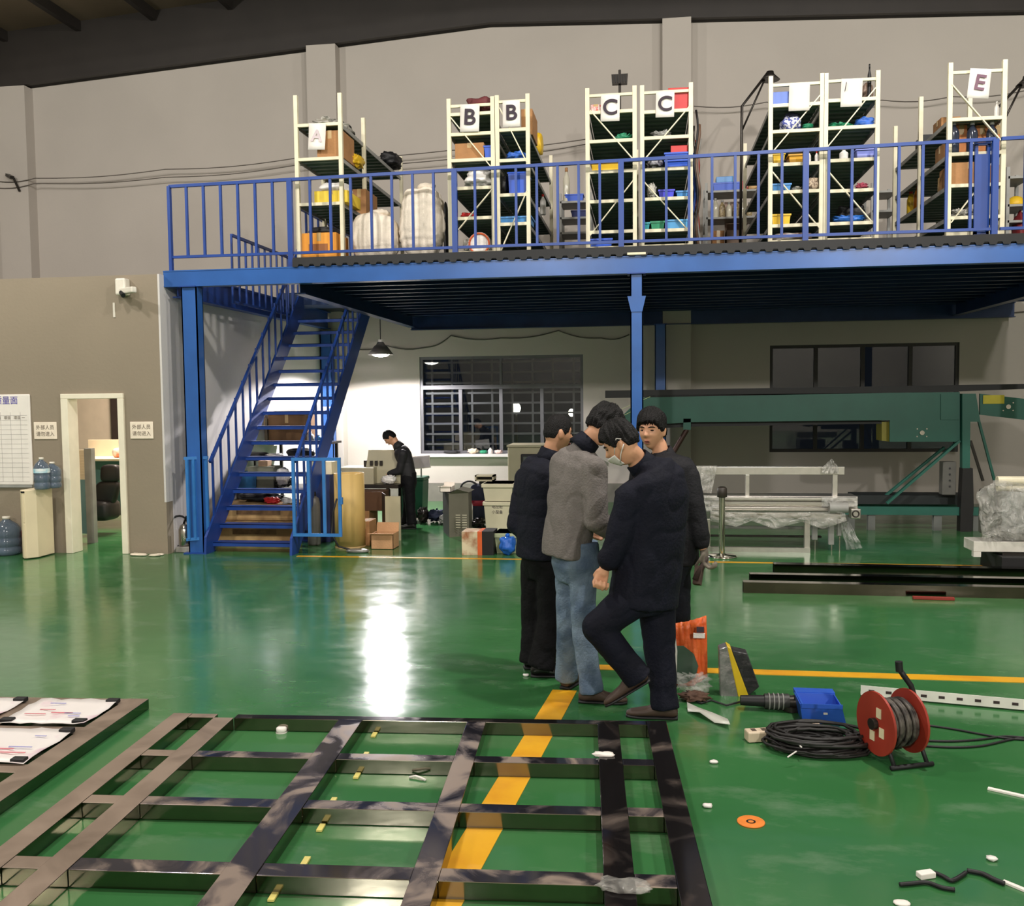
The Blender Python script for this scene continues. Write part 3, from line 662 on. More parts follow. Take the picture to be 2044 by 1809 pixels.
# hoses hanging on the right side of the C rack
hs = T('hose_bundle', 'bundle of hoses and cords hanging down the right side of rack C', 'hoses', (P(1388, 480, 10.9).x, 10.9, ZD))
for k in range(7):
    rr = random.Random(k); x = P(1388, 300, 10.9).x + (k % 3) * .025; y = 10.75 + k * .16; zt_ = 5.0 - .12 * (k % 4)
    pts = [(x + .02 * math.sin(j * .9 + k), y + .02 * math.cos(j * 1.3 + k), zt_ - j * (zt_ - ZD - .02) / 14) for j in range(15)]
    MB().tube(pts, .012 + .008 * (k % 2), 6).build('hose', (BLACK, M('brown_hose', (110, 84, 66)), GREYP, BLUE, DKSTEEL, M('red_hose', (150, 60, 50)), GREYP)[k], hs)
# ---- rack between C and E
DBL, DBR = rDl, rDr
carton(1543, 184, 1577, 208, 'light blue box on top of the left rack of the fourth pair', DBL, dep=.25, m=M('slate_blue', (92, 122, 205), .5), name='box', tape=False)
lump(1559, 226, 1606, 260, 'blue and white woven bag on the second shelf of the fourth rack pair', WOVEN, DBL, dep=.3, name='woven_bag', amp=.2, seed=2)
lump(1566, 221, 1602, 236, 'navy cloth stuffed in the woven bag', NAVY, None, RF + .08, .2, zat(1580, 236), 'cloth', 'cloth', .3, 3, seed=3)
coil(P(1612, 256, RF + .15), .05, .008, 6, GBIN, 'green hose coil beside the woven bag', 'hose_coil', 'hose', .9, 4, .2)
bin_(1543, 306, 1567, 326, 'yellow bin at the left of the third shelf of the fourth rack pair', YBIN, DBL)
bin_(1575, 308, 1604, 326, 'darker yellow bin right of the first on the fourth rack pair', M('amber', (214, 160, 36), .45), DBL)
bottle(1615, 303, 326, 4, 'white spray bottle with dark cap on the fourth rack pair', WBAG, BLACK, DBL)
bottle(1630, 303, 326, 4, 'white and red bottle next to the post of the fourth rack pair', WBAG, RBIN, DBL)
bin_(1542, 367, 1579, 381, 'light blue bin on the fourth shelf of the fourth rack pair', LBIN, DBL)
lump(1581, 369, 1603, 381, 'pale grey fittings in a heap right of the light blue bin', GREYB, DBL, dep=.2, name='fittings', cat='fittings', amp=.5, fr=5, seed=6)
lump(1611, 350, 1638, 381, 'net bag of beige caps on the fourth rack pair', M('beige_caps', (206, 186, 160), .6, 0, .1, 60, .4, 50, (120, 100, 84)), DBL, dep=.2, amp=.2, seed=7)
bin_(1541, 428, 1578, 448, 'bright yellow bin on the lowest shelf of the fourth rack pair', YBIN, DBL)
lump(1543, 461, 1628, 480, 'pale cloth bundle with brown stains at the bottom of the fourth rack pair', M('stained_cloth', (222, 212, 204), .8, 0, .1, 7, .3, 20, (150, 120, 104)), DBL, dep=.3, name='cloth_bundle', cat='bundle', amp=.25, seed=8)
bottle(1735, 128, 198, 4, 'thin black tube standing on top of the fourth rack pair', BLACK, BLACK, DBR, name='tube', cat='tube')
lump(1722, 160, 1747, 198, 'brown bag in clear wrap on top of the fourth rack pair', M('brown_wrap', (140, 118, 104), .25, 0, .3, 14, .4, 20), DBR, RF + .2, .2, seed=4)
lump(1708, 229, 1750, 253, 'blue plastic bags on the second shelf of the right fourth rack', BLUEBAG, DBR, RF + .12, .25, amp=.3, seed=5)
lump(1656, 239, 1712, 253, 'crumpled green tarpaulin left of the blue bags', GBIN, DBR, dep=.3, name='tarpaulin', cat='tarpaulin', amp=.6, fr=4, seed=6)
bottle(1684, 298, 318, 9, 'white mug shaped pot on the third shelf of the right fourth rack', WBAG, WBAG, DBR, name='pot', cat='pot')
bin_(1710, 297, 1748, 318, 'translucent violet bin on the third shelf of the right fourth rack', M('violet_clear', (130, 140, 215), .3), DBR)
lump(1708, 362, 1738, 379, 'pink handled tools on the fourth shelf of the right fourth rack', M('pink_grip', (170, 70, 90), .6, 0, .3, 12), DBR, dep=.2, name='hand_tools', cat='tools', amp=.8, fr=5, seed=2)
lump(1672, 404, 1738, 444, 'black duffel bag on the fifth shelf of the right fourth rack', BLACK, DBR, RF + .15, .35, name='duffel_bag', amp=.35, seed=3)
lump(1656, 428, 1734, 446, 'crumpled blue tarpaulin hanging before the black duffel bag', M('blue_tarp', (40, 110, 200), .4, 0, .15, 8, .5, 12), DBR, RF + .0, .14, name='tarpaulin', cat='tarpaulin', amp=.6, fr=3.5, seed=4)
# ---- rack E
for k, (xa, lab) in enumerate(((1903, 'dark blue jug at the left of the upper shelf of rack E'), (1940, 'dark blue jug in the middle of the upper shelf of rack E'), (1979, 'dark blue jug at the right of the upper shelf of rack E'))):
    bottle(xa, 242, 303, 11, lab, DKBOT, GREYP, rE, RF + .1, name='jug', group='jugs on rack E')
for k, (xa, xb, lab) in enumerate(((1908, 1930, 'orange carton between the left and middle jug of rack E'), (1949, 1972, 'orange carton between the middle and right jug of rack E'), (1984, 2001, 'orange carton right of the last jug of rack E'))):
    carton(xa, 250, xb, 303, lab, rE, RF + .22, .2, M('salmon_carton', (206, 132, 78), .7))
bottle(1989, 203, 236, 5, 'white roll standing on the top shelf of rack E', WBAG, WBAG, rE, name='roll', cat='roll')
carton(1899, 325, 1974, 368, 'long brown carton on the middle shelf of rack E', rE, dep=.4)
carton(1976, 330, 1998, 368, 'small brown carton right of the long one on rack E', rE, RF + .1, .3)
lump(1902, 411, 1958, 432, 'clear plastic cups on the lower shelf of rack E', GREYB, rE, dep=.3, name='plastic_cups', cat='cups', amp=.7, fr=6, seed=3)
for (xa, ya, xb, yb, Y, zz, m_, lab) in ((1842, 262, 1868, 290, 11.0, 0, CARD, 'open brown carton at the left side of rack E'), (1812, 275, 1842, 302, 11.7, 0, BLACK, 'black case on the top shelf at the left side of rack E'),
        (1856, 300, 1876, 338, 10.9, 1, CARD, 'upright brown carton on the second shelf at the left side of rack E'), (1868, 352, 1886, 388, 10.8, 2, CARDL, 'pale carton on the third shelf at the left side of rack E')):
    w_ = (P(xb, ya, Y).x - P(xa, ya, Y).x); zz0 = rE['zs'][zz]; h_ = P(xa, ya, Y).z - P(xa, yb, Y).z; X0_ = rE['X0'] + .06
    c = T('carton' if m_ is not BLACK else 'case', lab, 'box', (X0_ + .1, Y + .15, zz0)); MB().box(X0_, X0_ + .2, Y, Y + .3, zz0, zz0 + h_).build('body', m_, c, .004); MB().box(X0_ - .002, X0_ + .203, Y + .13, Y + .17, zz0 + h_ * .6, zz0 + h_ + .002).build('tape' if m_ is not BLACK else 'strap', TAPE if m_ is not BLACK else GREYP, c)
for k, lab in enumerate(('yellow bottle at the left side of rack E, nearest the wall', 'amber bottle at the left side of rack E, second from the wall')):
    Y = 12.3 - .3 * k; c = T('bottle', lab, 'bottle', (rE['X0'] + .1, Y, rE['zs'][2])); q = (rE['X0'] + .1, Y, rE['zs'][2])
    MB().lathe([(.05, 0), (.05, .2), (.03, .26), (.018, .29)], q, 14).build('body', (YBIN, M('amber_glass', (190, 110, 30), .2))[k], c); MB().lathe([(.022, .28), (.022, .33)], q, 12).build('cap', RBIN, c)
# ---- low grey shelving against the back wall between the racks
def wall_shelf(x0, x1, rows, label, Y=14.6, tops=None):
    X0, X1 = P(x0, 400, Y).x, P(x1, 400, Y).x; r = T('low_shelf', label, 'shelf', ((X0 + X1) / 2, Y, ZD)); zs = [P(x0, y, Y).z for y in rows]
    for x in (X0, X1):
        for y in (Y, Y + .5): MB().box(x - .02, x + .02, y, y + .04, ZD, max(zs) + .12).build('post', GREYP, r)
    for z in zs: MB().box(X0, X1, Y, Y + .54, z - .03, z).build('shelf', GREYP, r)
    return zs, Y, X0, X1
zsh, Ysh, xs0, xs1 = wall_shelf(1410, 1530, (381, 434), 'low grey shelf against the wall between rack C and the fourth pair')
bin_(1424, 365, 1478, 381, 'flat dark blue crate on the low grey shelf', BBIN, None, Ysh + .05, z0=zsh[0], name='crate')
carton(1430, 353, 1464, 364, 'light blue box lying on the flat dark blue crate', None, Ysh + .08, .2, LBIN, P(1430, 364.5, Ysh + .08).z, name='box', tape=False)
carton(1478, 361, 1492, 381, 'red box right of the flat dark blue crate', None, Ysh + .06, .2, RBIN, zsh[0], name='box', tape=False)
lump(1493, 366, 1515, 381, 'brown parcel at the end of the low grey shelf', CARDL, None, Ysh + .05, .2, zsh[0], 'parcel', 'parcel', .2, 2)
JAR = M('jar_of_fittings', (176, 158, 118), .2, 0, .2, 40, .3, 40, (120, 104, 76))
for k in range(6):
    nth = ('first', 'second', 'third', 'fourth', 'fifth', 'sixth')[k]
    bottle(1428 + k * 13.5, 396 + (k % 3) * 4, 434, 6.2, '%s jar from the left on the low grey shelf' % nth, JAR if k % 2 else M('clear_jar', (205, 200, 180), .12), GREYP, None, Ysh + .15, zsh[1], 'jar', 'jars on the low grey shelf', 'jar')
carton(1422, 461, 1446, 488, 'brown carton on the deck under the jars', None, Ysh + .02, .3, CARD, ZD)
carton(1450, 459, 1486, 488, 'pale grey carton on the deck right of the brown one', None, Ysh + .02, .3, M('taupe_carton', (160, 138, 124), .8), ZD, flaps=True)
zsh2, Y2, xs0, xs1 = wall_shelf(1118, 1178, (402, 434, 464), 'low grey shelf against the wall between racks B and C')
bin_(1128, 388, 1164, 402, 'dark blue tray on the top board between racks B and C', BBIN, None, Y2 + .04, z0=zsh2[0], name='tray')
bin_(1140, 420, 1170, 434, 'navy tray on the middle board between racks B and C', M('navy_plastic', (34, 44, 96), .5), None, Y2 + .04, z0=zsh2[1], name='tray')
bottle(1131, 335, 402, 7, 'tall bottle with brown cap between racks B and C', M('clear_jar', (205, 200, 180), .12), CARD, None, Y2 + .1, zsh2[0])
zsh3, Y3, xs0, xs1 = wall_shelf(1742, 1792, (381, 420), 'low grey shelf against the wall before rack E')
zsh4, Y4, xs0, xs1 = wall_shelf(2012, 2060, (352, 408, 440), 'grey shelf at the right edge behind rack E', 13.0)
q = P(2027, 408, Y4 + .15); c = T('safety_helmet', 'yellow safety helmet on the shelf at the right edge', 'helmet', (q.x, q.y, zsh4[1]))
MB().lathe([(.115, 0), (.112, .03), (.1, .075), (.07, .11), (.03, .128), (.0, .132)], (q.x, q.y, zsh4[1]), 22).build('shell', YBIN, c); MB().lathe([(.135, .0), (.135, .008), (.11, .02), (.11, .01)], (q.x, q.y, zsh4[1]), 22).build('brim', YBIN, c)
lump(2030, 415, 2060, 452, 'dark red bag under the yellow helmet', M('dark_red', (120, 28, 34), .6), None, Y4 + .02, .3, ZD, 'bag', 'bag', .2, 2)
lump(882, 394, 892, 410, 'small black tin behind the tall sack', BLACK, None, 12.0, .2, ZD, 'tin', 'tin', .1, 1)

# ---- lamps and cables against the upper wall
def arm_lamp(pts, hx, hy, label, Y):
    L_ = T('arm_lamp', label, 'lamp', (P(*pts[0], Y).x, Y, ZD)); g = [P(x, y, Y) for x, y in pts]
    g[0].z = ZD
    MB().tube(g, .02, 8).build('arm', DKSTEEL, L_)
    MB().tube([g[1] + V(.0, 0, -.35), g[2]], .014, 8).build('strut', DKSTEEL, L_)
    h = P(hx, hy, Y); MB().lathe([(.05, .12), (.06, .08), (.14, .0), (.13, .0)], h, 18).build('shade', DKSTEEL, L_)
    return L_
arm_lamp([(1477, 470), (1481, 212), (1532, 146)], 1537, 160, 'black arm lamp on a bent stand left of the fourth rack pair', 14.0)
arm_lamp([(1985, 460), (1992, 215), (2044, 160)], 2050, 170, 'black arm lamp on a bent stand behind rack E', 13.6)
fl = P(1237, 160, 13.5); L_ = T('floodlight', 'black floodlight on a pole behind the left C rack', 'lamp', (fl.x, 13.5, ZD))
MB().cyl((fl.x, 13.5, ZD), (fl.x, 13.5, fl.z + .14), .018).build('pole', DKSTEEL, L_)
MB().prism([(fl.x - .115, 13.42, fl.z + .06), (fl.x + .115, 13.42, fl.z + .06), (fl.x + .105, 13.42, fl.z - .07), (fl.x - .105, 13.42, fl.z - .07)], (0, .09, 0)).build('housing', DKSTEEL, L_)
for k in range(6): MB().box(fl.x - .1 + k * .036, fl.x - .09 + k * .036, 13.405, 13.42, fl.z - .06, fl.z + .05).build('fin', BLACK, L_)
def wall_cable(pts, label, r=.008, Y=WY - .262):
    g = []
    P3 = [P(x, y, Y) for x, y in pts]
    for a, b in zip(P3[:-1], P3[1:]):
        for k in range(6):
            t_ = k / 6; q = a.lerp(b, t_); q.z -= .05 * math.sin(math.pi * t_); g.append(q)
    g.append(P3[-1]); solo(MB().tube(g, r, 6), 'cable', M('grey_wall_cable', (96, 90, 82), .6), label, 'cable', 'cables on the wall')
wall_cable([(-20, 360), (70, 356), (330, 338), (590, 316), (900, 300), (1170, 278)], 'upper cable strung along the upper wall left of the racks')
wall_cable([(-20, 374), (70, 366), (330, 354), (590, 330), (900, 318), (1170, 288)], 'lower cable strung along the upper wall left of the racks')
wall_cable([(1385, 212), (1530, 204), (1760, 200), (1900, 193), (2060, 178)], 'cable strung along the upper wall right of rack C')
wall_cable([(700, 695), (770, 690), (850, 694), (900, 670), (1000, 675), (1115, 660), (1200, 675), (1256, 668)], 'black cable sagging on the wall above the barred window', .01, WY - .02)
wall_cable([(1330, 640), (1500, 628), (1700, 632), (2050, 622)], 'black cable sagging above the long dark window', .01, WY - .02)
q = P(33, 362, WY - .2); L_ = T('bracket_lamp', 'small dark wall lamp on the leftmost pilaster', 'lamp', (q.x, WY - .25, q.z))
MB().bar((q.x - .12, WY - .28, q.z + .1), (q.x + .06, WY - .4, q.z + .02), .07, .05).build('housing', DKSTEEL, L_); MB().bar((q.x + .06, WY - .36, q.z + .02), (q.x + .1, WY - .262, q.z - .2), .03, .03).build('bracket', DKSTEEL, L_)
# ================================================================== OFFICE FRONT
q = P(250, 575, 10.1); sc_ = T('security_camera', 'white security camera on the taupe wall above the doorway', 'camera', (q.x, OY, q.z))
CW = M('camera_white', (226, 220, 206), .4)
a, b = P(232, 556, 10.12), P(247, 588, 10.05)
MB().box(a.x, b.x, OY - .12, OY, b.z, a.z).build('junction_box', CW, sc_, .02)
MB().bar(P(243, 582, OY - .1), P(268, 578, OY - .22), .07, .07).build('camera_body', CW, sc_, .015)
MB().cyl(P(242, 584, OY - .14), P(246, 590, OY - .2), .026).build('lens', BLACK, sc_)
q2 = P(228, 625, OY - .005); MB().box(q2.x - .012, q2.x + .012, OY - .01, OY, q2.z - .05, q2.z + .12).build('cable_cover', CW, sc_)
# door signs
def wall_sign(x0, y0, x1, y1, lines, label, m_=None):
    a, b = P(x0, y0, OY), P(x1, y1, OY); s_ = T('notice_plate', label, 'sign', ((a.x + b.x) / 2, OY, b.z))
    MB().box(a.x, b.x, OY - .012, OY, b.z, a.z).build('plate', M('ivory_plate', (240, 226, 206), .5), s_, .01)
    h = (a.z - b.z)
    for k, l in enumerate(lines):
        text(l, h * .29, ((a.x + b.x) / 2, OY - .0135, a.z - h * (.32 + .38 * k)), M('grey_print', (120, 108, 96), .8), s_)
wall_sign(68, 843, 115, 877, ('外部人员', '请勿进入'), 'cream notice plate with two lines of characters, left of the doorway')
wall_sign(260, 842, 307, 876, ('外部人员', '请勿进入'), 'cream notice plate with two lines of characters, right of the doorway')
# notice board with a ruled table
a, b = P(61, 787, OY), P(59, 968, OY); nbx0 = -8.6; s_ = T('notice_board', 'white notice board with purple heading and ruled table', 'board', (-7.9, OY, b.z))
MB().box(nbx0, a.x, OY - .025, OY, b.z, a.z).build('panel', M('board_white', (236, 230, 222), .4, 0, .04), s_, .012)
MB().box(nbx0, a.x - .01, OY - .03, OY, b.z - .03, b.z).build('ledge', GREYP, s_)
t = text('质量面', .105, (-7.46 - .14, OY - .027, 1.835), M('purple_print', (92, 84, 168), .7), s_); t.scale.x = 1.0
GRID = M('table_rule', (186, 180, 176), .8)
for k in range(15): MB().box(nbx0 + .05, a.x - .04, OY - .0265, OY - .025, .86 + k * .057, .864 + k * .057).build('rule_line', GRID, s_)
for k in range(9): MB().box(a.x - .13 - k * .13, a.x - .126 - k * .13, OY - .0265, OY - .025, .86, 1.7).build('rule_line', GRID, s_)
for k in range(4): text('项目', .045, (a.x - .2 - k * .13 + .03, OY - .027, 1.63), M('grey_print', (120, 108, 96), .8), s_)
text('一', .045, (a.x - .09, OY - .027, 1.63), M('grey_print', (120, 108, 96), .8), s_)
# water dispenser and bottles
CRM = M('dispenser_cream', (232, 216, 182), .5, 0, .06, 3)
x0, x1 = PZ(62, 1110).x + .02, PZ(122, 1100).x + .06; yb = 9.72
wd = T('water_dispenser', 'cream water dispenser cabinet left of the doorway', 'dispenser', ((x0 + x1) / 2, yb, 0))
zt_ = P(90, 981, yb).z; xm = x0 + (x1 - x0) * .56
MB().prism([(x0, yb + .06, .01), (x0 + .06, yb, .01), (xm, yb, .01), (x1, yb + .1, .01), (x1, yb + .4, .01), (x0, yb + .4, .01)], (0, 0, zt_)).build('body', CRM, wd, .008)
MB().box(x0 + .075, xm - .01, yb - .006, yb + .002, .03, zt_ * .52).build('lower_door', CRM, wd, .004); MB().box(x0 + .075, xm - .01, yb - .006, yb + .002, zt_ * .54, zt_ - .03).build('upper_panel', CRM, wd, .004)
MB().box(x0 + .1, xm - .04, yb - .008, yb, zt_ - .02, zt_ - .002).build('slot', BLACK, wd)
WBOT = glassy('water_bottle_plastic', (.62, .72, .82), .1, .06); WATER = M('water_bottle_blue', (96, 112, 130), .12, 0, .2, 4, alpha=.72)
def jug(c, r, h, label, inverted=False, lab=True):
    b = T('water_bottle', label, 'bottle', c); cx, cy, cz = c
    pr_ = [(r * .85, 0), (r, h * .05), (r, h * .18), (r * .94, h * .2), (r * .94, h * .24), (r, h * .26), (r, h * .42), (r * .94, h * .44), (r, h * .48), (r, h * .68), (r * .75, h * .8), (r * .3, h * .9), (r * .26, h * .95)]
    if inverted: pr_ = [(rr, h - z) for rr, z in pr_[::-1]]
    MB().lathe(pr_, c, 26).build('body', WATER, b)
    if inverted: MB().lathe([(r * .9, h), (r * .7, h + .015), (r * .2, h + .02)], c, 20).build('base', GREYP, b)
    else: MB().lathe([(r * .3, h * .93), (r * .3, h)], c, 16).build('cap', CW, b)
    if lab:
        z0, z1 = (h * .52, h * .66); MB().lathe([(r * 1.012, z0), (r * 1.012, z1)], c, 26, True).build('label_band', M('cyan_label', (150, 205, 225), .4, 0, .1, 14, 0, 40, (235, 240, 240)), b)
    return b
for px_, yy, r_, h_, lab in ((84, yb + .13, .088, P(84, 913, yb + .13).z - zt_ - .012, 'blue water bottle with a cyan label on the cream dispenser'), (105, yb + .29, .098, P(105, 922, yb + .29).z - zt_ - .012, 'grey-blue water bottle behind the labelled one on the dispenser')):
    wb = P(px_, 960, yy); jug((wb.x, yy, zt_ + .011), r_, h_, lab, False, px_ < 90)
wb = PZ(20, 1106); jug((wb.x, min(wb.y + .1, OY - .17), 0), .15, .46, 'clear water bottle standing on the floor at the left edge', False, False)
wb = PZ(48, 1106); c = T('bucket', 'dark red bucket between water bottle and dispenser', 'bucket', (wb.x + .02, wb.y + .12, 0))
MB().lathe([(.09, 0), (.115, .27), (.107, .27), (.085, .01)], c.location, 22).build('tub', M('dark_red_plastic', (122, 40, 40), .45), c); MB().tube([(wb.x + .02 + .115 * math.cos(t_), wb.y + .12 - .02, .27 + .02 * math.sin(t_)) for t_ in np.linspace(0, math.pi, 10)], .005, 6).build('handle', GREYP, c)
lump(46, 1034, 57, 1062, 'yellowish cloth hanging over the red bucket', M('yellow_cloth', (190, 172, 130), .8), None, wb.y + .06, .1, .26, 'cloth', 'cloth', .3)
# inside the office
PARTG = M('partition_teal', (112, 148, 150), .7, 0, .05); IVORY = M('ivory_laminate', (232, 216, 186), .5, 0, .04)
pt_ = T('office_partition', 'teal and cream office partition seen through the doorway, left', 'partition', (-6.9, 11.0, 0))
xa, xb = -7.6, P(172, 1000, 10.95).x
MB().box(xa, xb, 10.95, 11.0, .12, .82).build('fabric_panel', PARTG, pt_); MB().box(xa, xb, 10.95, 11.0, .82, 1.2).build('upper_panel', IVORY, pt_)
for k in range(9): MB().box(xa, xb, 10.942, 10.95, .85 + k * .035, .862 + k * .035).build('slat', IVORY, pt_)
MB().box(xb, xb + .1, 10.94, 11.02, 0, 1.22).build('end_post', GREYP, pt_)
pt_ = T('office_partition', 'teal office partition behind the chair', 'partition', (-6.9, 12.9, 0)); xa, xb = P(181, 1000, 12.8).x, P(262, 1000, 12.8).x
MB().box(xa, xb, 12.8, 12.85, .25, 1.0).build('fabric_panel', PARTG, pt_); MB().box(xa, xb, 12.8, 12.85, .12, .25).build('kick_panel', GREYP, pt_); MB().box(xa, xb, 12.79, 12.86, 1.0, 1.25).build('upper_panel', IVORY, pt_)
ct_ = T('office_counter', 'cream counter top above the partitions in the office', 'counter', (-6.9, 12.0, 1.25)); zc_ = P(200, 916, 12.2).z
MB().box(-8.2, -5.8, 12.2, 12.95, zc_ - .035, zc_).build('top', IVORY, ct_, .006)
q = P(237, 906, 12.45); solo(MB().ell((q.x, 12.45, zc_ + .07), V(.09, 0, 0), V(0, .07, 0), V(0, 0, .075), 18, 12, .8), 'teapot', M('white_orange_glaze', (240, 228, 214), .3, 0, .1, 9, 0, 40, (222, 120, 80)), 'white and orange pot on the office counter', 'pot')
solo(MB().box(P(222, 850, 14.12).x, P(245, 850, 14.12).x, 14.12, 14.18, .9, 3.1), 'cupboard_panel', M('dark_brown_door', (58, 46, 40), .6), 'dark brown panel at the back of the office', 'panel')
ch = T('office_chair', 'black padded office chair in the doorway', 'chair', (-6.42, 11.7, 0)); CH = M('black_leather', (34, 31, 30), .45, 0, .2, 8)
q = P(208, 985, 11.7); 
def pad(c, hx, hz, tilt, nm, hy=.06):
    MB().ell(c, V(hx, 0, tilt * 0), V(0, hy, 0), V(tilt, 0, hz), 26, 18, .5).build(nm, CH, ch)
for (px, py, wx, wz, nm, tl) in ((221, 945, .13, .12, 'headrest', .01), (212, 985, .17, .17, 'backrest', .05), (207, 1018, .17, .14, 'seat', 0.0)):
    c = P(px, py, 11.7); pad(c, wx, wz, tl, nm, .07 if nm != 'seat' else .2)
MB().cyl((-6.42, 11.75, .08), (-6.42, 11.75, .5), .03).build('gas_stem', DKSTEEL, ch)
for k in range(5):
    an = k * 2 * math.pi / 5; MB().bar((-6.42, 11.75, .09), (-6.42 + .28 * math.cos(an), 11.75 + .28 * math.sin(an), .06), .04, .03).build('foot', STEEL, ch)

# things on the floor by the corner of the office
TRAYM = M('grey_tray', (150, 146, 140), .5)
q = PZ(352, 1103) + V(.1, -.02, 0); vc = T('spray_machine', 'dark spray machine with a steel pot and hose at the corner of the office', 'machine', (q.x, q.y + .1, 0))
MB().box(q.x - .1, q.x + .14, q.y, q.y + .22, .0, .07).build('tray', TRAYM, vc, .01)
MB().lathe([(.055, 0), (.07, .02), (.07, .2), (.05, .25), (.02, .27)], (q.x - .02, q.y + .08, .07), 20).build('pot', STEEL, vc)
MB().box(q.x + .05, q.x + .15, q.y + .05, q.y + .2, .07, .22).build('motor', DKSTEEL, vc, .02)
MB().tube([(q.x - .1 + .1 * math.cos(t_) * 1.1, q.y + .1 + .05 * math.sin(2 * t_), .23 + .2 * math.sin(t_) * (1 if t_ < math.pi else .9)) for t_ in np.linspace(0, 2 * math.pi, 26)], .013, 8).build('hose', BLACK, vc)
MB().tube([(q.x - .05, q.y + .1, .3), (q.x, q.y + .1, .42), (q.x + .1, q.y + .1, .38), (q.x + .16, q.y + .12, .2)], .016, 8).build('grip', BLACK, vc)
WCRUMB = M('white_plaster', (230, 218, 196), .8)
for k, (px, py, w, lab) in enumerate(((268, 1090, .05, 'white plaster chip on the floor nearest the doorway'), (283, 1087, .06, 'white plaster chip, second from the doorway'), (275, 1102, .09, 'long white paper scrap before the taupe wall'), (308, 1092, .07, 'white plaster chip near the spray machine'), (318, 1100, .06, 'white paper scrap next to the spray machine'))):
    q = PZ(px, py); q.y = min(q.y, OY - w * .7 - .04 - .05 * (k % 2)); q.x = P(px, py, q.y).x; solo(MB().ell((q.x, q.y, .012), V(w, 0, 0), V(0, w * .7, 0), V(0, 0, .012), 10, 6, .8, lambda d: 1 + .4 * noise.noise(d * 2 + Vector((k, 0, 0)))), 'plaster_chip', WCRUMB, lab, 'debris', 'white debris by the wall')

# ================================================================== UNDER THE STAIRS
PRN = M('dark_print', (128, 98, 66), .8, 0, .3, 14)
LONGC = M('printed_carton', (208, 172, 118), .75, 0, .08, 3.5, 0, 40, (164, 128, 84))
def floor_box(x0, x1, ytop, ybot, Y, dep, z0=0): return P(x0, ytop, Y).x, P(x1, ytop, Y).x, z0, P(x0, ytop, Y).z
carton(432, 1040, 592, 1080, 'lower long printed carton under the stairs', None, 11.1, .6, LONGC, 0.02, printm=PRN)
carton(440, 1006, 600, 1040, 'upper long printed carton under the stairs', None, 11.15, .55, LONGC, P(440, 1040, 11.1).z + .004, printm=PRN)
z_ = P(440, 1006, 11.15).z
lump(455, 985, 560, 1007, 'black cloth heap on the long cartons', BLACK, None, 11.2, .4, z_, 'cloth_heap', 'cloth', .5, 3, seed=2)
lump(520, 992, 556, 1008, 'red cloth among the black heap on the long cartons', RBIN, None, 11.12, .15, z_, 'cloth', 'cloth', .5, 3, seed=3)
lump(556, 994, 590, 1008, 'white rag on the long cartons', WBAG, None, 11.12, .15, z_, 'rag', 'rag', .5, 3, seed=4)
# bench behind the stairs with clutter
tb = T('work_bench', 'dark steel work bench behind the stairs', 'bench', (-4.5, 12.2, 0)); TBZ = .62; BY = 11.8
bx0, bx1 = max(P(470, 980, BY).x, OX + .02), P(655, 980, BY).x
MB().box(bx0, bx1, BY, BY + .8, TBZ - .04, TBZ).build('top', DKSTEEL, tb)
for x in (bx0 + .03, bx1 - .03):
    for y in (BY + .04, BY + .76): MB().box(x - .025, x + .025, y - .025, y + .025, 0, TBZ - .04).build('leg', DKSTEEL, tb)
MB().box(bx0, bx1, BY + .05, BY + .75, .2, .23).build('lower_board', DKSTEEL, tb)
RZ_ = P(500, 918, BY + .35).z; rx1 = P(625, 918, BY + .35).x
MB().box(bx0, rx1, BY + .33, BY + .72, RZ_ - .015, RZ_).build('riser_board', DKSTEEL, tb)
for x in (bx0 + .02, rx1 - .02): MB().box(x - .015, x + .015, BY + .6, BY + .63, TBZ, RZ_ - .015).build('riser_post', DKSTEEL, tb)
bin_(464, 945, 512, 978, 'blue crate on the bench behind the stairs', M('deep_cyan_blue', (26, 98, 150), .45), None, BY + .02, .4, TBZ, name='crate')
carton(494, 932, 546, 950, 'grey-green toolbox on the bench behind the stairs', None, BY + .04, .28, M('grey_green', (120, 122, 104), .6), TBZ, name='toolbox', cat='toolbox', tape=False)
lump(515, 952, 580, 980, 'dark power tools heaped on the bench behind the stairs', M('dark_tool', (48, 46, 44), .5, 0, .3), None, BY + .03, .35, TBZ, 'power_tools', 'tools', .5, 4, seed=6)
lump(544, 933, 572, 950, 'white plastic bag on the bench behind the stairs', WBAG, None, BY + .05, .22, TBZ, seed=5)
carton(515, 920, 534, 934, 'peach coloured pot box on the bench behind the stairs', None, BY + .1, .15, M('peach', (216, 178, 140), .6), P(494, 932, BY + .04).z + .001, name='box', tape=False)
# upper shelf on posts with brown cartons and sheets
us = T('tool_shelf', 'dark tall shelf behind the bench behind the stairs', 'shelf', (-4.5, 13.3, 0)); UZ = P(560, 884, 13.0).z
bx1 = P(655, 880, 13.0).x
MB().box(bx0 - .05, bx1, 13.0, 13.6, UZ - .03, UZ).build('board', DKSTEEL, us)
for x in (bx0, bx1 - .02): MB().box(x - .02, x + .02, 13.4, 13.44, 0, UZ - .03).build('post', DKSTEEL, us)
carton(535, 828, 610, 882, 'large brown carton on the shelf behind the stairs', None, 13.05, .45, M('brown_carton', (112, 82, 52), .8), UZ)
carton(518, 836, 534, 882, 'grey-brown carton left of the large brown one', None, 13.1, .4, M('grey_brown', (128, 116, 98), .8), UZ)
lump(470, 903, 528, 918, 'black bag on the bench under the tool shelf', BLACK, None, BY + .36, .3, RZ_, seed=3)
lump(562, 895, 622, 917, 'black hose bundle on the bench under the tool shelf', BLACK, None, BY + .36, .3, RZ_, 'hose_bundle', 'hoses', .25, 2, seed=8)
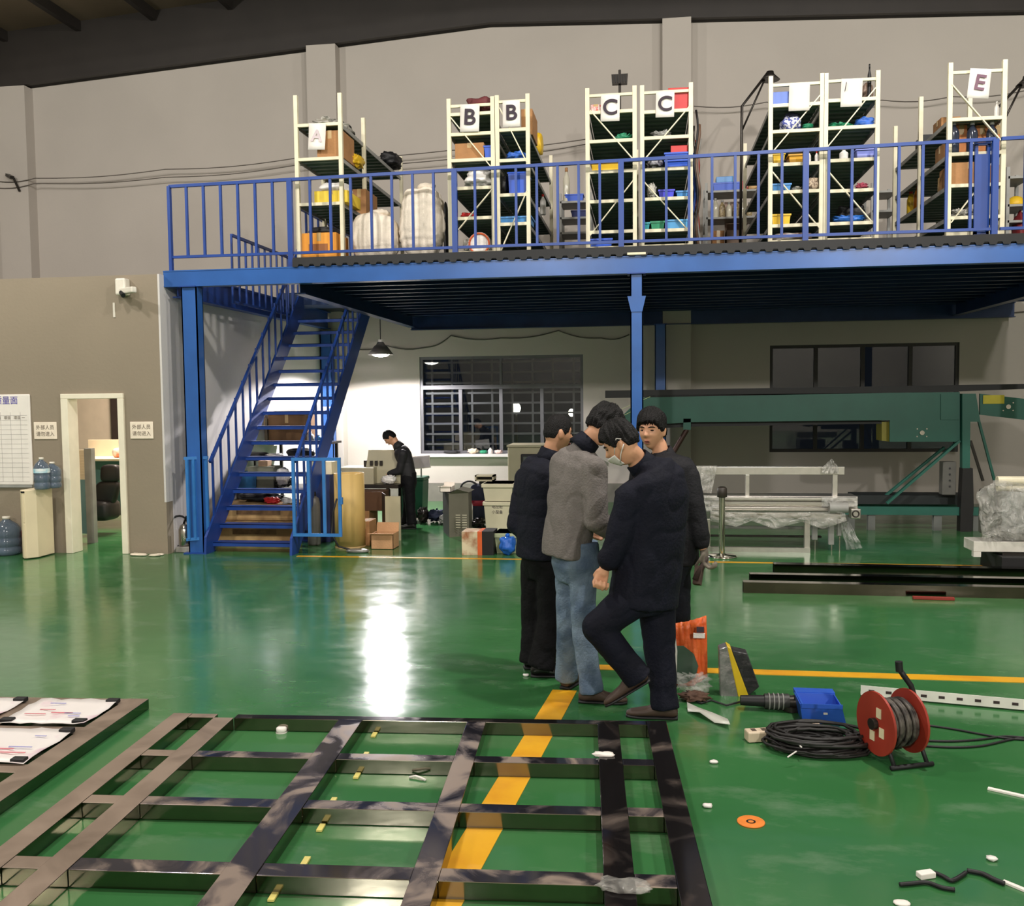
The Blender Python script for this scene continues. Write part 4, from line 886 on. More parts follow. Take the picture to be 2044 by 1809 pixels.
lump(524, 905, 562, 917, 'crumpled white cloth between the black bag and the hose bundle', WBAG, None, BY + .36, .2, RZ_, 'cloth', 'cloth', .5, 3, seed=8)
zs_ = P(535, 828, 13.05).z
for k, (xa, xb, lab) in enumerate(((530, 600, 'lowest of the loose sheets on the large brown carton'), (538, 640, 'uppermost of the loose sheets on the large brown carton'))):
    a, b = P(xa, 822 - 9 * k, 13.0), P(xb, 826 - 6 * k, 13.0); z0 = zs_ + .008 + .012 * k
    solo(MB().add([(a.x, 13.02, z0), (b.x, 13.02, z0 + .004), (b.x, 13.5, z0 + .03 + .05 * k), (a.x, 13.5, z0 + .03 + .06 * k), (a.x, 13.02, z0 + .006), (b.x, 13.02, z0 + .01), (b.x, 13.5, z0 + .036 + .05 * k), (a.x, 13.5, z0 + .036 + .06 * k)], [(0, 3, 2, 1), (4, 5, 6, 7), (0, 1, 5, 4), (1, 2, 6, 5), (2, 3, 7, 6), (3, 0, 4, 7)]), 'loose_sheet', M('pale_sheet', (196, 186, 182), .5), lab, 'sheet')
for k, (px, yt, m_, lab) in enumerate(((619, 862, GREYB, 'grey pot on the tool shelf, left of three'), (636, 868, LBIN, 'blue and white pot on the tool shelf, middle of three'), (652, 866, WBAG, 'white pot on the tool shelf, right of three'))):
    bottle(px, yt, 884, 8, lab, m_, WBAG, None, 13.15, UZ, 'pot', 'pots on the tool shelf', 'pot')
# cylinder, drum and floor things right of the stairs
q = PZ(628, 1088); gc = T('gas_cylinder', 'slim grey gas cylinder behind the right stair gate', 'cylinder', (q.x, q.y, 0))
zt_ = P(632, 985, q.y).z
MB().lathe([(.075, 0), (.08, .02), (.08, zt_ * .78), (.065, zt_ * .9), (.03, zt_ * .95)], (q.x, q.y, 0), 22).build('body', M('grey_cylinder', (104, 102, 98), .45, .2), gc)
MB().lathe([(.025, zt_ * .93), (.035, zt_ * .96), (.03, zt_ + .02)], (q.x, q.y, 0), 14).build('valve', BLACK, gc)
q = PZ(600, 1085); gc = T('extinguisher', 'blue canister with a red badge behind the right stair gate', 'canister', (q.x + .02, q.y + .25, 0)); q = V(q.x + .02, q.y + .25, 0); zt_ = P(604, 975, q.y).z
MB().lathe([(.1, 0), (.105, .03), (.105, zt_ * .85), (.06, zt_)], q, 22).build('body', M('canister_blue', (58, 76, 160), .4), gc)
MB().box(q.x - .05, q.x + .05, q.y - .112, q.y - .1, zt_ * .62, zt_ * .75).build('badge', RBIN, gc); MB().cyl((q.x, q.y, zt_ - .02), (q.x, q.y, zt_ + .06), .03).build('nozzle', BLACK, gc)
carton(614, 922, 662, 948, 'cream plastic canister box on the bench right end', None, BY - .5, .3, M('cream_plastic', (240, 228, 196), .5), P(610, 948, BY - .55).z + .001, name='canister', cat='canister', tape=False)
carton(610, 948, 660, 1070, 'navy steel cabinet behind the gas cylinder', None, BY - .55, .5, M('navy_cabinet', (40, 52, 100), .5), 0, name='cabinet', cat='cabinet', tape=False)
q = PZ(690, 1096); zt_ = P(690, 947, q.y).z; R_ = .185
kd = T('kraft_drum', 'tall kraft-brown fibre drum right of the stair gate', 'drum', (q.x, q.y + R_, 0)); c0 = (q.x, q.y + R_, 0)
MB().lathe([(R_, 0), (R_, zt_), (R_ - .015, zt_), (R_ - .015, zt_ - .05), (0.001, zt_ - .05)], c0, 36).build('wall', M('kraft', (206, 172, 104), .6, 0, .06, 5), kd)
MB().lathe([(R_ + .003, 0), (R_ + .003, .02)], c0, 36, True).build('bottom_rim', CARDL, kd)
q = PZ(714, 1103); pp = T('floor_squeegee', 'grey pad with a black hose on the floor before the kraft drum', 'tool', (q.x, q.y, 0))
MB().ell((q.x, q.y, .02), V(.14, 0, 0), V(0, .06, 0), V(0, 0, .025), 20, 8, .7).build('pad', M('grey_pad', (140, 138, 134), .3, .4), pp)
MB().tube([(q.x - .1, q.y + .02, .03), (q.x - .25, q.y + .05, .06), (q.x - .36, q.y + .12, .2), (q.x - .35, q.y + .16, .45), (q.x - .3, q.y + .17, .62)], .012, 8).build('hose', BLACK, pp)

# ================================================================== BENCH CORNER WITH THE WORKER
BEIGE = M('machine_beige', (176, 168, 140), .5, 0, .06, 4); WT = 12.3
wt = T('steel_table', 'dark steel table carrying the beige machine', 'table', (-3.6, WT, 0)); tz = P(740, 968, WT).z
x0, x1 = P(672, 970, WT).x, P(795, 970, WT).x
MB().box(x0, x1, WT, WT + .7, tz - .05, tz).build('top', DKSTEEL, wt)
for x in (x0 + .03, P(773, 970, WT).x):
    for y in (WT + .03, WT + .66): MB().box(x - .02, x + .02, y - .02, y + .02, 0, tz - .05).build('leg', DKSTEEL, wt)
# beige bench machine: long low housing, upright console
mm = T('bench_machine', 'beige bench machine with a tall console before the worker', 'machine', (-3.4, WT + .2, tz))
a, b = P(672, 934, WT + .05), P(746, 968, WT + .05); MB().box(a.x, b.x, WT + .05, WT + .55, tz, a.z).build('low_housing', BEIGE, mm, .008)
a, b = P(731, 899, WT + .25), P(796, 968, WT + .25); zc = P(740, 938, WT + .25).z
MB().prism([(a.x, WT + .2, zc), (b.x, WT + .2, zc), (b.x - .02, WT + .36, a.z), (a.x, WT + .36, a.z)], (0, .06, 0)).build('console_panel', BEIGE, mm)
MB().box(a.x, b.x + .04, WT + .2, WT + .6, tz, zc).build('console_base', BEIGE, mm, .006)
for k in range(3): MB().box(a.x + .06 + .07 * k, a.x + .1 + .07 * k, WT + .215, WT + .235, zc + .06, zc + .13).build('control', DKSTEEL, mm)
MB().box(a.x - .04, a.x, WT + .25, WT + .33, zc - .02, zc + .13).build('side_bracket', DKSTEEL, mm)
lump(757, 949, 789, 970, 'white cloth bundle on the steel table', WBAG, None, WT + .02, .16, tz, 'cloth_bundle', 'bundle', .35, 4, seed=4)
# below and before the table
carton(700, 982, 764, 1022, 'dark brown carton under the steel table', None, 12.0, .4, M('dark_carton', (96, 66, 44), .8), P(700, 1020, 12.0).z + .001, tape=False)
carton(700, 1020, 738, 1075, 'brown carton on the floor under the steel table', None, 12.0, .4, CARD, 0, tape=False)
q = PZ(706, 1092); carton(716, 1041, 738, 1090, 'narrow carton left of the open one', None, 11.0, .3, CARD, 0)
carton(740, 1066, 785, 1092, 'open carton on the floor before the beige panel', None, 10.75, .26, M('light_brown_card', (196, 150, 108), .8, 0, .08, 7, .2, 60), 0, flaps=True)
q0, q1 = PZ(770, 1079), PZ(806, 1076)
zt_ = P(788, 991, q0.y).z; pn = T('machine_cover', 'beige sheet metal cover standing before the worker', 'panel', ((q0.x + q1.x) / 2, q0.y, 0))
MB().box(q0.x, q1.x, q0.y, q0.y + .02, 0, zt_).build('front_sheet', BEIGE, pn); MB().prism([(q0.x, q0.y, 0), (q0.x, q0.y + .02, 0), (q0.x - .11, q0.y + .3, 0), (q0.x - .13, q0.y + .3, 0)], (0, 0, zt_ + .02)).build('side_sheet', DKSTEEL, pn); MB().box(q0.x + .02, q1.x - .02, q0.y + .02, q0.y + .05, zt_ * .55, zt_ * .57).build('fold', BEIGE, pn)
# green bin, laptop-like panel, ground clutter
q = PZ(838, 1040); gb = T('wheeled_bin', 'dark green plastic bin beside the worker', 'bin', (q.x, q.y + .2, 0)); zt_ = P(838, 955, q.y + .1).z; gx0, gx1 = P(800, 960, q.y + .1).x, P(848, 960, q.y + .1).x
GRN = M('bin_green', (18, 74, 50), .45)
MB().prism([(gx0 + .03, q.y, .04), (gx1 - .03, q.y, .04), (gx1, q.y, zt_ - .03), (gx0, q.y, zt_ - .03)], (0, .36, 0)).build('tub', GRN, gb, .01); MB().box(gx0 - .01, gx1 + .01, q.y - .02, q.y + .38, zt_ - .03, zt_ + .02).build('lid', GRN, gb, .015)
for x in (gx0 + .05, gx1 - .07): MB().cyl((x, q.y + .3, .05), (x + .03, q.y + .3, .05), .05).build('wheel', BLACK, gb)
a, b = P(822, 912, 13.4), P(857, 934, 13.4); sp = T('instruction_sheet', 'pale framed sheet standing tilted right of the worker', 'sheet', ((a.x + b.x) / 2, 13.4, b.z))
MB().obox(((a.x + b.x) / 2, 13.4, (a.z + b.z) / 2), V((b.x - a.x) / 2, 0, .012), V(0, .006, 0), V(-.008, 0, (a.z - b.z) / 2)).build('sheet', M('pale_lilac', (200, 192, 198), .5), sp)
MB().obox(((a.x + b.x) / 2, 13.412, (a.z + b.z) / 2), V((b.x - a.x) / 2 + .012, 0, .012), V(0, .005, 0), V(-.008, 0, (a.z - b.z) / 2 + .012)).build('frame', WHITE, sp)
MB().cyl(((a.x + b.x) / 2, 13.43, 0), ((a.x + b.x) / 2, 13.43, b.z + .05), .012).build('stand', GREYP, sp)
for k, (x0, y0, x1, y1, m_, lab) in enumerate(((846, 1018, 884, 1046, M('navy_heap', (34, 42, 66), .7), 'navy cloth heap on the floor right of the green bin'), (828, 1012, 850, 1048, M('dark_steel', (58, 54, 50)), 'stack of dark machine parts beside the green bin'), (872, 1030, 886, 1050, GREYP, 'grey fitting beside the navy heap'))):
    lump(x0, y0, x1, y1, lab, m_, None, PZ(x0, y1).y + .05, .35, 0, ('cloth_heap', 'machine_parts', 'fitting')[k], ('cloth', 'parts', 'fitting')[k], .45, 3, seed=k + 2)
# dark grey electrical cabinet with louvres
q0, q1 = PZ(897, 1073), PZ(936, 1069); zt_ = P(915, 986, q0.y).z; CAB = M('cabinet_grey', (112, 108, 94), .5, .1, .08, 4); CABD = M('cabinet_dark', (58, 54, 48), .55)
ec = T('electrical_cabinet', 'grey electrical cabinet with louvres on the floor', 'cabinet', ((q0.x + q1.x) / 2, q0.y, 0))
xs = P(880, 1060, q0.y + .35).x
MB().prism([(q0.x, q0.y, .0), (q1.x, q1.y, 0), (q1.x - .05, q1.y + .5, 0), (xs, q0.y + .5, 0)], (0, 0, zt_)).build('body', CABD, ec)
MB().prism([(q0.x, q0.y - .004, .0), (q1.x, q1.y - .004, 0), (q1.x, q1.y, 0), (q0.x, q0.y, 0)], (0, 0, zt_)).build('door', CAB, ec)
MB().prism([(q0.x, q0.y - .01, zt_), (q1.x + .01, q1.y - .01, zt_), ((q0.x + q1.x) / 2, q0.y - .01, zt_ + .06)], (0, .4, 0)).build('canopy', CAB, ec)
for i in range(2):
    for k in range(6): MB().box(q0.x + .09 + i * .085, q0.x + .15 + i * .085, q0.y - .012, q0.y - .002, .13 + k * .032, .138 + k * .032).build('louvre', M('louvre_light', (190, 184, 160), .5), ec)
carton(878, 972, 900, 990, 'open white carton lying on the electrical cabinet', None, q0.y + .15, .25, M('white_card', (236, 226, 214), .7), zt_ + .005, flaps=True)
# red and black bag with an arched handle
q = PZ(950, 1050); bg = T('tool_bag', 'red and black tool bag beside the electrical cabinet', 'bag', (q.x, q.y + .15, 0)); by = q.y
x0, x1 = P(934, 990, by).x, P(968, 990, by).x; z1 = P(940, 968, by).z; zm = P(940, 998, by).z; z2 = P(940, 1012, by).z
MB().ell(((x0 + x1) / 2, by + .15, z1 / 2), V((x1 - x0) / 2, 0, 0), V(0, .14, 0), V(0, 0, z1 / 2), 24, 16, .5).build('body', NAVY, bg)
MB().ell(((x0 + x1) / 2, by + .14, (zm + z2) / 2), V((x1 - x0) / 2 + .008, 0, 0), V(0, .145, 0), V(0, 0, .05), 24, 10, .5).build('red_band', M('crimson', (150, 26, 48), .6), bg)
MB().tube([((x0 + x1) / 2 - .12 + .12 * math.cos(t_), by + .1, z1 - .05 + .09 * math.sin(t_)) for t_ in np.linspace(0, math.pi, 12)], .014, 8).build('handle', BLACK, bg)
bottle(939, 990, 1022, 5, 'small white bottle between cabinet and tool bag', WBAG, GREYP, None, by - .1, 0)
lump(936, 1036, 968, 1056, 'dark metal offcuts on the floor under the tool bag', DKSTEEL, None, by - .3, .3, 0, 'metal_offcuts', 'offcuts', .5, 4, seed=4)
# cream crates
CRT = M('cream_crate', (204, 196, 168), .5, 0, .06, 4); yc = PZ(990, 1066).y
def crate(x0, y0, x1, y1, Y, dep, z0, label, m_, k=.03):
    X0, X1 = P(x0, y1, Y).x, P(x1, y1, Y).x; Z1 = P(x0, y0, Y).z; c = T('plastic_crate', label, 'crate', ((X0 + X1) / 2, Y + dep / 2, z0), 'cream crates behind the men')
    MB().add([(X0 + k, Y + k, z0), (X1 - k, Y + k, z0), (X1 - k, Y + dep - k, z0), (X0 + k, Y + dep - k, z0), (X0, Y, Z1), (X1, Y, Z1), (X1, Y + dep, Z1), (X0, Y + dep, Z1)], [(0, 3, 2, 1), (0, 1, 5, 4), (1, 2, 6, 5), (2, 3, 7, 6), (3, 0, 4, 7), (4, 5, 6, 7)]).build('tub', m_, c, .006)
    MB().box(X0 - .012, X1 + .012, Y - .012, Y + dep + .012, Z1 - .05, Z1).build('rim', m_, c, .006); return c, X0, X1, Z1
c1, X0, X1, Z1 = crate(986, 1065, 1042, 1106, PZ(990, 1106).y, .4, 0, 'greenish cream crate on the floor behind the blue bag', M('greenish_cream', (168, 176, 140), .5))
c2, X0, X1, Z2 = crate(966, 1002, 1020, 1063, yc, .45, 0, 'tall cream crate with black lettering', CRT)
text('电控柜', .05, ((X0 + X1) / 2 + .0, yc + .003, .36), INK, c2, 'lettering'); text('小型备', .05, ((X0 + X1) / 2 + .0, yc + .007, .29), INK, c2, 'lettering')
c3, X0, X1, Z3 = crate(963, 966, 1024, 1000, yc - .02, .48, Z2 + .004, 'upper cream crate stacked on the lettered one', CRT)
c4, X0, X1, Z4 = crate(1022, 1046, 1050, 1070, yc + .1, .3, 0, 'small cream crate half hidden behind the left man', CRT)
mw = T('microwave_case', 'open beige instrument case on the stacked crates', 'case', (P(970, 950, yc + .3).x, yc + .3, Z3)); a, b = P(953, 947, yc + .55), P(990, 966, yc + .55)
MB().box(a.x, b.x, yc + .55, yc + .58, Z3, a.z).box(a.x, a.x + .02, yc + .35, yc + .58, Z3, a.z).box(b.x - .02, b.x, yc + .35, yc + .58, Z3, a.z).box(a.x, b.x, yc + .35, yc + .58, a.z - .02, a.z).box(a.x, b.x, yc + .35, yc + .58, Z3, Z3 + .02).build('shell', BEIGE, mw); MB().box(a.x + .03, b.x - .03, yc + .5, yc + .54, b.z - .02, a.z - .03).build('innards', BLACK, mw)
# orange-black carton, blue bag
q = PZ(923, 1108); oc = T('carton', 'small carton with orange edge and rust stains before the cabinet', 'box', (q.x + .2, q.y, 0)); x0, x1, x2 = P(922, 1100, q.y).x, P(962, 1100, q.y).x, P(985, 1100, q.y).x; z1 = P(940, 1062, q.y).z
MB().box(x0, x1, q.y, q.y + .3, 0, z1).build('front_half', M('rusty_card', (216, 200, 168), .7, 0, .1, 6, 0, 40, (150, 88, 50)), oc); MB().box(x1, x2, q.y, q.y + .3, 0, z1 + .005).build('dark_half', BLACK, oc); MB().box(x1 - .05, x1 + .002, q.y - .003, q.y + .3, 0, z1 + .003).build('orange_edge', M('orange_edge', (222, 98, 44), .6), oc)
lump(992, 1071, 1029, 1111, 'bright blue plastic bag on the floor by the yellow line', M('bright_blue_bag', (34, 96, 190), .4, 0, .15, 10, .6, 16), None, PZ(1010, 1111).y, .22, 0, amp=.25, seed=3, tie=True)
# beige machine cabinet with a dark-framed window, behind the men
a, b = P(1013, 893, 13.6), P(1120, 893, 13.6); mc = T('machine_cabinet', 'tall beige machine cabinet with a dark framed window behind the left man', 'cabinet', (a.x + .3, 13.6, 0))
MB().box(a.x, b.x, 13.6, 14.3, 0, a.z).build('body', BEIGE, mc, .02); MB().box(a.x + .2, b.x - .1, 13.57, 13.6, a.z - .55, a.z - .1).build('window_frame', BLACK, mc, .02); MB().box(a.x + .24, b.x - .14, 13.56, 13.575, a.z - .51, a.z - .14).build('window_pane', M('grey_pane', (90, 98, 96), .15), mc); MB().box(a.x - .01, b.x + .01, 13.58, 14.32, a.z, a.z + .03).build('top_lid', BEIGE, mc)
# things on the window sill
zs_ = W1[2] + .001; sy = WY - .14
def sill(px0, px1, py0, m_, label, nm, cat, **k): return lump(px0, py0, px1, 906, label, m_, None, sy, .12, zs_, nm, cat, **k)
sill(883, 918, 900, BLACK, 'flat black pouch on the window sill', 'pouch', 'pouch')
sill(931, 955, 895, M('beige_cloth', (226, 204, 176), .8), 'crumpled beige cloth on the window sill', 'cloth', 'cloth', amp=.4)
sill(956, 972, 899, GBIN, 'green bowl on the window sill', 'bowl', 'bowl', amp=.1)
bottle(979, 894, 906, 4.5, 'white paper cup on the window sill', WBAG, WBAG, None, sy + .06, zs_, 'paper_cup', None, 'cup')
sill(985, 1003, 898, M('pinkish_wrap', (226, 196, 188), .6), 'pinkish wrapped parcel on the window sill', 'parcel', 'parcel', amp=.3)
# ================================================================== GREEN CONVEYOR
CY = 12.8; DEPTH = .7
cv = T('belt_conveyor', 'large green telescopic belt conveyor against the back wall', 'conveyor', (P(1600, 1000, CY).x, CY, 0))
def poly(pts, Y=CY): return [P(x, y, Y) for x, y in pts]
MB().prism(poly([(1222, 850), (1275, 798), (1300, 789), (1916, 783), (1916, 882), (1776, 882), (1776, 839), (1380, 843), (1302, 848)]), (0, .03, 0)).build('boom_side', GREEN, cv); MB().prism(poly([(1222, 850), (1275, 798), (1300, 789), (1916, 783), (1916, 882), (1776, 882), (1776, 839), (1380, 843), (1302, 848)], CY + DEPTH), (0, .03, 0)).build('boom_side', GREEN, cv)
MB().prism(poly([(1300, 791), (1914, 785), (1914, 836), (1380, 841)], CY + .03), (0, DEPTH - .04, 0)).build('boom_core', M('dark_machine_core', (34, 40, 40), .6), cv)
MB().prism(poly([(1208, 780), (1902, 769), (2060, 766), (2060, 776), (1902, 782), (1208, 795)]), (0, DEPTH, 0)).build('belt', BLACK, cv)
MB().prism(poly([(1878, 787), (1914, 786), (1914, 838), (1878, 838)], CY - .015), (0, .02, 0)).build('cover_plate', GREEN, cv)
MB().prism(poly([(1956, 786), (2060, 798), (2060, 840), (1956, 828)]), (0, .03, 0)).build('feed_boom', GREEN, cv); MB().prism(poly([(1956, 786), (2060, 798), (2060, 840), (1956, 828)], CY + DEPTH), (0, .03, 0)).build('feed_boom', GREEN, cv)
MB().prism(poly([(1921, 786), (1948, 786), (1957, 842), (1937, 842), (1936, 940), (1921, 940)], CY - .06), (0, .1, 0)).build('post', GREEN, cv)
MB().prism(poly([(1921, 786), (1948, 786), (1957, 842), (1937, 842), (1936, 940), (1921, 940)], CY + DEPTH), (0, .1, 0)).build('post', GREEN, cv)
MB().prism(poly([(1922, 935), (1942, 935), (1944, 1010), (1938, 1078), (1916, 1078), (1918, 1010)], CY - .08), (0, .14, 0)).build('lift_column', M('dark_column', (30, 28, 28), .5, .2), cv)
bz1, bz0 = P(1800, 1012, CY).z, P(1800, 1028, CY).z; bxa, bxb = P(1655, 1015, CY).x, P(1972, 1015, CY).x
for y in (CY - .02, CY + DEPTH): MB().box(bxa, bxb, y, y + .08, bz0, bz1).build('base_rail', GREEN, cv)
for (px, w) in ((1740, .045), (1872, .05), (1700, .04), (1950, .045)):
    x = P(px, 1040, CY).x; MB().box(x - w, x + w, CY, CY + .08, 0, bz0).build('foot', M('pale_foot', (110, 112, 108), .5), cv)
MB().bar(P(1770, 1005, CY), P(1915, 880, CY), .03, .06, (0, 1, 0)).build('brace', GREEN, cv); MB().bar(P(1755, 1000, CY + .4), P(1885, 893, CY + .4), .03, .06, (0, 1, 0)).build('brace', M('dim_green', (38, 98, 84), .5), cv)
MB().bar(P(1953, 838, CY + .2), P(1985, 960, CY + .2), .03, .035, (0, 1, 0)).build('brace', GREEN, cv); MB().bar(P(1937, 880, CY + .3), P(1962, 960, CY + .3), .03, .035, (0, 1, 0)).build('brace', DKSTEEL, cv)
a, b = P(1882, 922, CY + .1), P(1908, 988, CY + .1); MB().box(a.x, b.x, CY + .1, CY + .25, b.z, a.z).build('control_box', M('grey_box', (104, 102, 96), .5), cv, .006)
for k in range(4): MB().cyl(P(1896, 935 + 12 * k, CY + .1), P(1896, 935 + 12 * k, CY + .085), .012).build('button', BLACK, cv)
a, b = P(1962, 789, CY), P(2004, 806, CY); MB().box(a.x, b.x, CY - .012, CY - .001, b.z, a.z).build('warning_label', M('warning_yellow', (206, 190, 50), .5), cv)
for (px, py) in ((1840, 864), (2012, 812)):
    c = P(px, py, CY); MB().cyl((c.x, CY - .02, c.z), (c.x, CY + .01, c.z), .03).build('bearing', STEEL, cv)
    for dx, dz_ in ((-.06, .05), (.06, .05), (-.06, -.05), (.06, -.05)): MB().cyl((c.x + dx, CY - .01, c.z + dz_), (c.x + dx, CY + .01, c.z + dz_), .009, n=8).build('bolt', STEEL, cv)
MB().prism(poly([(1760, 842), (1776, 842), (1776, 882), (1760, 880)], CY + .1), (0, .3, 0)).build('yellow_guard', M('olive_yellow', (150, 140, 50), .5), cv)
for (a_, b_) in (((1228, 822), (1265, 806)), ((1284, 798), (1298, 792)), ((1240, 832), (1262, 821))):
    MB().bar(P(*a_, CY - .01), P(*b_, CY - .01), .006, .02, (0, 1, 0)).build('reflective_tape', M('pale_green_tape', (212, 222, 160), .4), cv)
MB().box(P(1364, 838, CY).x, P(1379, 838, CY).x, CY, CY + .06, P(1370, 858, CY).z, P(1370, 836, CY).z).build('cylinder_lug', GREEN, cv)
MB().cyl(P(1371, 858, CY + .03), P(1340, 910, CY + .03), .035).build('lift_cylinder', M('brown_cylinder', (66, 44, 38), .4, .3), cv); MB().cyl(P(1373, 852, CY + .03), P(1366, 866, CY + .03), .02).build('piston_rod', STEEL, cv)
MB().prism(poly([(1302, 848), (1380, 843), (1760, 840), (1760, 846), (1380, 852), (1302, 856)], CY + .1), (0, .5, 0)).build('return_belt', BLACK, cv)
mb = MB()
sx0, sx1 = P(1700, 985, CY + .5).x, P(1930, 985, CY + .5).x
MB().box(sx0, sx1, CY + .3, CY + .75, bz1, bz1 + .12).build('drive_housing', M('dark_machine_core', (34, 40, 40), .6), cv)

# ================================================================== FILM-WRAPPED ALUMINIUM FRAME
AY = 10.95
al = T('aluminium_frame', 'film-wrapped aluminium machine frame behind the stanchion', 'machine frame', (P(1550, 1100, AY).x, AY, 0))
def rect(x0, y0, x1, y1, Y, d, nm, m_, bev=.004):
    a, b = P(x0, y0, Y), P(x1, y1, Y); return MB().box(a.x, b.x, Y, Y + d, b.z, a.z).build(nm, m_, al, bev)
rect(1385, 932, 1686, 948, AY + .15, .08, 'top_beam', ALU); rect(1488, 948, 1496, 992, AY + .15, .06, 'upright', ALU); rect(1662, 948, 1672, 994, AY + .15, .06, 'upright', ALU)
for k, (ya, yb_) in enumerate(((993, 1000), (1001, 1009), (1012, 1020))): rect(1388, ya, 1712 - 20 * (k > 1), yb_, AY + .02 * k, .1, 'profile', ALU)
rect(1388, 990, 1712, 1016, AY + .12, .35, 'side_plate', ALU)
rect(1418, 1024, 1682, 1036, AY - .06, .1, 'lower_beam', STEEL); rect(1606, 1036, 1617, 1103, AY - .05, .06, 'leg', ALU); rect(1408, 1036, 1418, 1103, AY - .05, .06, 'leg', ALU)
a, b = P(1404, 1097, AY - .05), P(1617, 1105, AY - .05); MB().box(a.x, b.x, AY - .06, AY, 0, .055).build('foot_rail', ALU, al)
for px, w, yb_ in ((1627, 5, 1078), (1660, 5, 1088), (1676, 4, 1070)):
    rect(px - w, 1036, px + w, yb_, AY + .1, .06, 'short_leg', GREYP); c = P(px, yb_, AY + .13); MB().cyl((c.x, AY + .13, 0), (c.x, AY + .13, c.z), .008).build('levelling_screw', STEEL, al)
rect(1410, 1050, 1690, 1058, AY + .4, .05, 'rear_rail', GREYP); rect(1410, 1068, 1640, 1074, AY + .4, .05, 'rear_rail', DKSTEEL)
a = P(1655, 1014, AY - .04); b = P(1692, 1014, AY - .04); MB().cyl((a.x, AY - .04, a.z), (b.x, AY - .04, a.z), .06, n=18).build('motor', GREYP, al)
a, b = P(1698, 1016, AY - .06), P(1718, 1036, AY - .06); MB().box(a.x, b.x, AY - .08, AY + .06, b.z, a.z).build('gearbox', ALU, al, .01); c = P(1708, 1026, AY - .08); MB().tube([(c.x + .035 * math.cos(t_), AY - .085, c.z + .035 * math.sin(t_)) for t_ in np.linspace(0, 2 * math.pi, 18)[:-1]], .008, 6, True).build('flange', DKSTEEL, al)
def drape(pts_top, pts_bot, Y, nm, m_, parent, amp=.02, seed=0, thick=.004):
    n = 24; k = 8; vs_ = []
    def samp(pts, t_):
        t_ *= len(pts) - 1; i = min(int(t_), len(pts) - 2); f = t_ - i
        return (pts[i][0] * (1 - f) + pts[i + 1][0] * f, pts[i][1] * (1 - f) + pts[i + 1][1] * f)
    for i in range(n + 1):
        a_, b_ = samp(pts_top, i / n), samp(pts_bot, i / n)
        for j in range(k + 1):
            u = j / k; q = P(a_[0] * (1 - u) + b_[0] * u, a_[1] * (1 - u) + b_[1] * u, Y); q.y += amp * noise.noise(Vector((i * .5, j * .6, seed))) ; vs_.append(q)
    fs = [(i * (k + 1) + j, (i + 1) * (k + 1) + j, (i + 1) * (k + 1) + j + 1, i * (k + 1) + j + 1) for i in range(n) for j in range(k)]
    o = MB().add(vs_, fs, True).build(nm, m_, parent); s_ = o.modifiers.new('t', 'SOLIDIFY'); s_.thickness = thick; return o
drape([(1385, 930), (1432, 930)], [(1385, 982), (1420, 985)], AY + .1, 'wrapping_film', FILM2, al, .05, 1)
drape([(1640, 934), (1660, 916), (1674, 934)], [(1640, 946), (1660, 946), (1674, 946)], AY + .12, 'wrapping_film', FILM2, al, .06, 2)
drape([(1418, 1021), (1550, 1023), (1686, 1022)], [(1418, 1040), (1470, 1052), (1500, 1040), (1545, 1056), (1600, 1042), (1642, 1056), (1690, 1040)], AY - .07, 'wrapping_film', FILM2, al, .05, 3)
drape([(1386, 988), (1440, 990)], [(1386, 1020), (1440, 1022)], AY - .03, 'wrapping_film', FILM, al, .05, 4)
drape([(1640, 992), (1712, 992)], [(1640, 1012), (1712, 1012)], AY - .03, 'wrapping_film', FILM, al, .05, 5)
drape([(1676, 1040), (1696, 1042)], [(1690, 1098), (1722, 1094)], AY + .05, 'wrapping_film', FILM, al, .08, 6)
# stanchion post
q = PZ(1441, 1112); sp = T('stanchion', 'polished steel barrier post with a round base behind the men', 'barrier post', (q.x, q.y, 0)); zt_ = P(1436, 972, q.y).z
MB().lathe([(.165, 0), (.168, .012), (.15, .022), (.05, .03), (.034, .04)], (q.x, q.y, 0), 32).build('base', CHROME, sp)
MB().cyl((q.x, q.y, .03), (q.x, q.y, zt_), .034, n=20).build('pole', CHROME, sp)
MB().lathe([(.04, zt_ - .12), (.055, zt_ - .11), (.055, zt_ - .02), (.04, zt_)], (q.x, q.y, 0), 20).build('belt_head', M('dark_brown_plastic', (52, 46, 40), .45), sp)

# ================================================================== STEEL TUBES ON THE FLOOR
TUBE = M('polished_tube', (98, 90, 80), .12, 1.0, .25, 2.5)
def tube_(x0p, y0p, w, h, z, ang, label, L_=4.2):
    a = PZ(x0p, y0p, z); d = V(math.cos(ang), math.sin(ang), 0); s_ = T('steel_tube', label, 'tube', (a.x, a.y, z), 'square steel tubes on the floor')
    sd = V(-d.y, d.x, 0); t_ = .005
    m_ = MB()
    for (o1, o2, ww, hh) in ((0, 0, w, t_), (0, h - t_, w, t_)): m_.obox(a + d * L_ / 2 + sd * w / 2 + V(0, 0, o2 + t_ / 2), d * L_ / 2, sd * w / 2, V(0, 0, t_ / 2))
    for o1 in (0, w - t_): m_.obox(a + d * L_ / 2 + sd * (o1 + t_ / 2) + V(0, 0, h / 2), d * L_ / 2, sd * t_ / 2, V(0, 0, h / 2 - t_))
    m_.build('wall', TUBE, s_); MB().obox(a + d * .02 + sd * w / 2 + V(0, 0, h / 2), d * .008, sd * (w / 2 - .006), V(0, 0, h / 2 - .006)).build('end_plug', BLACK, s_)
tube_(1484, 1184, .1, .1, 0, -.012, 'nearest of the long square steel tubes on the floor')
tube_(1497, 1167, .1, .1, 0, -.008, 'middle one of the long square steel tubes on the floor')
tube_(1545, 1146, .12, .1, 0, -.03, 'farthest of the long square steel tubes, by the yellow line')
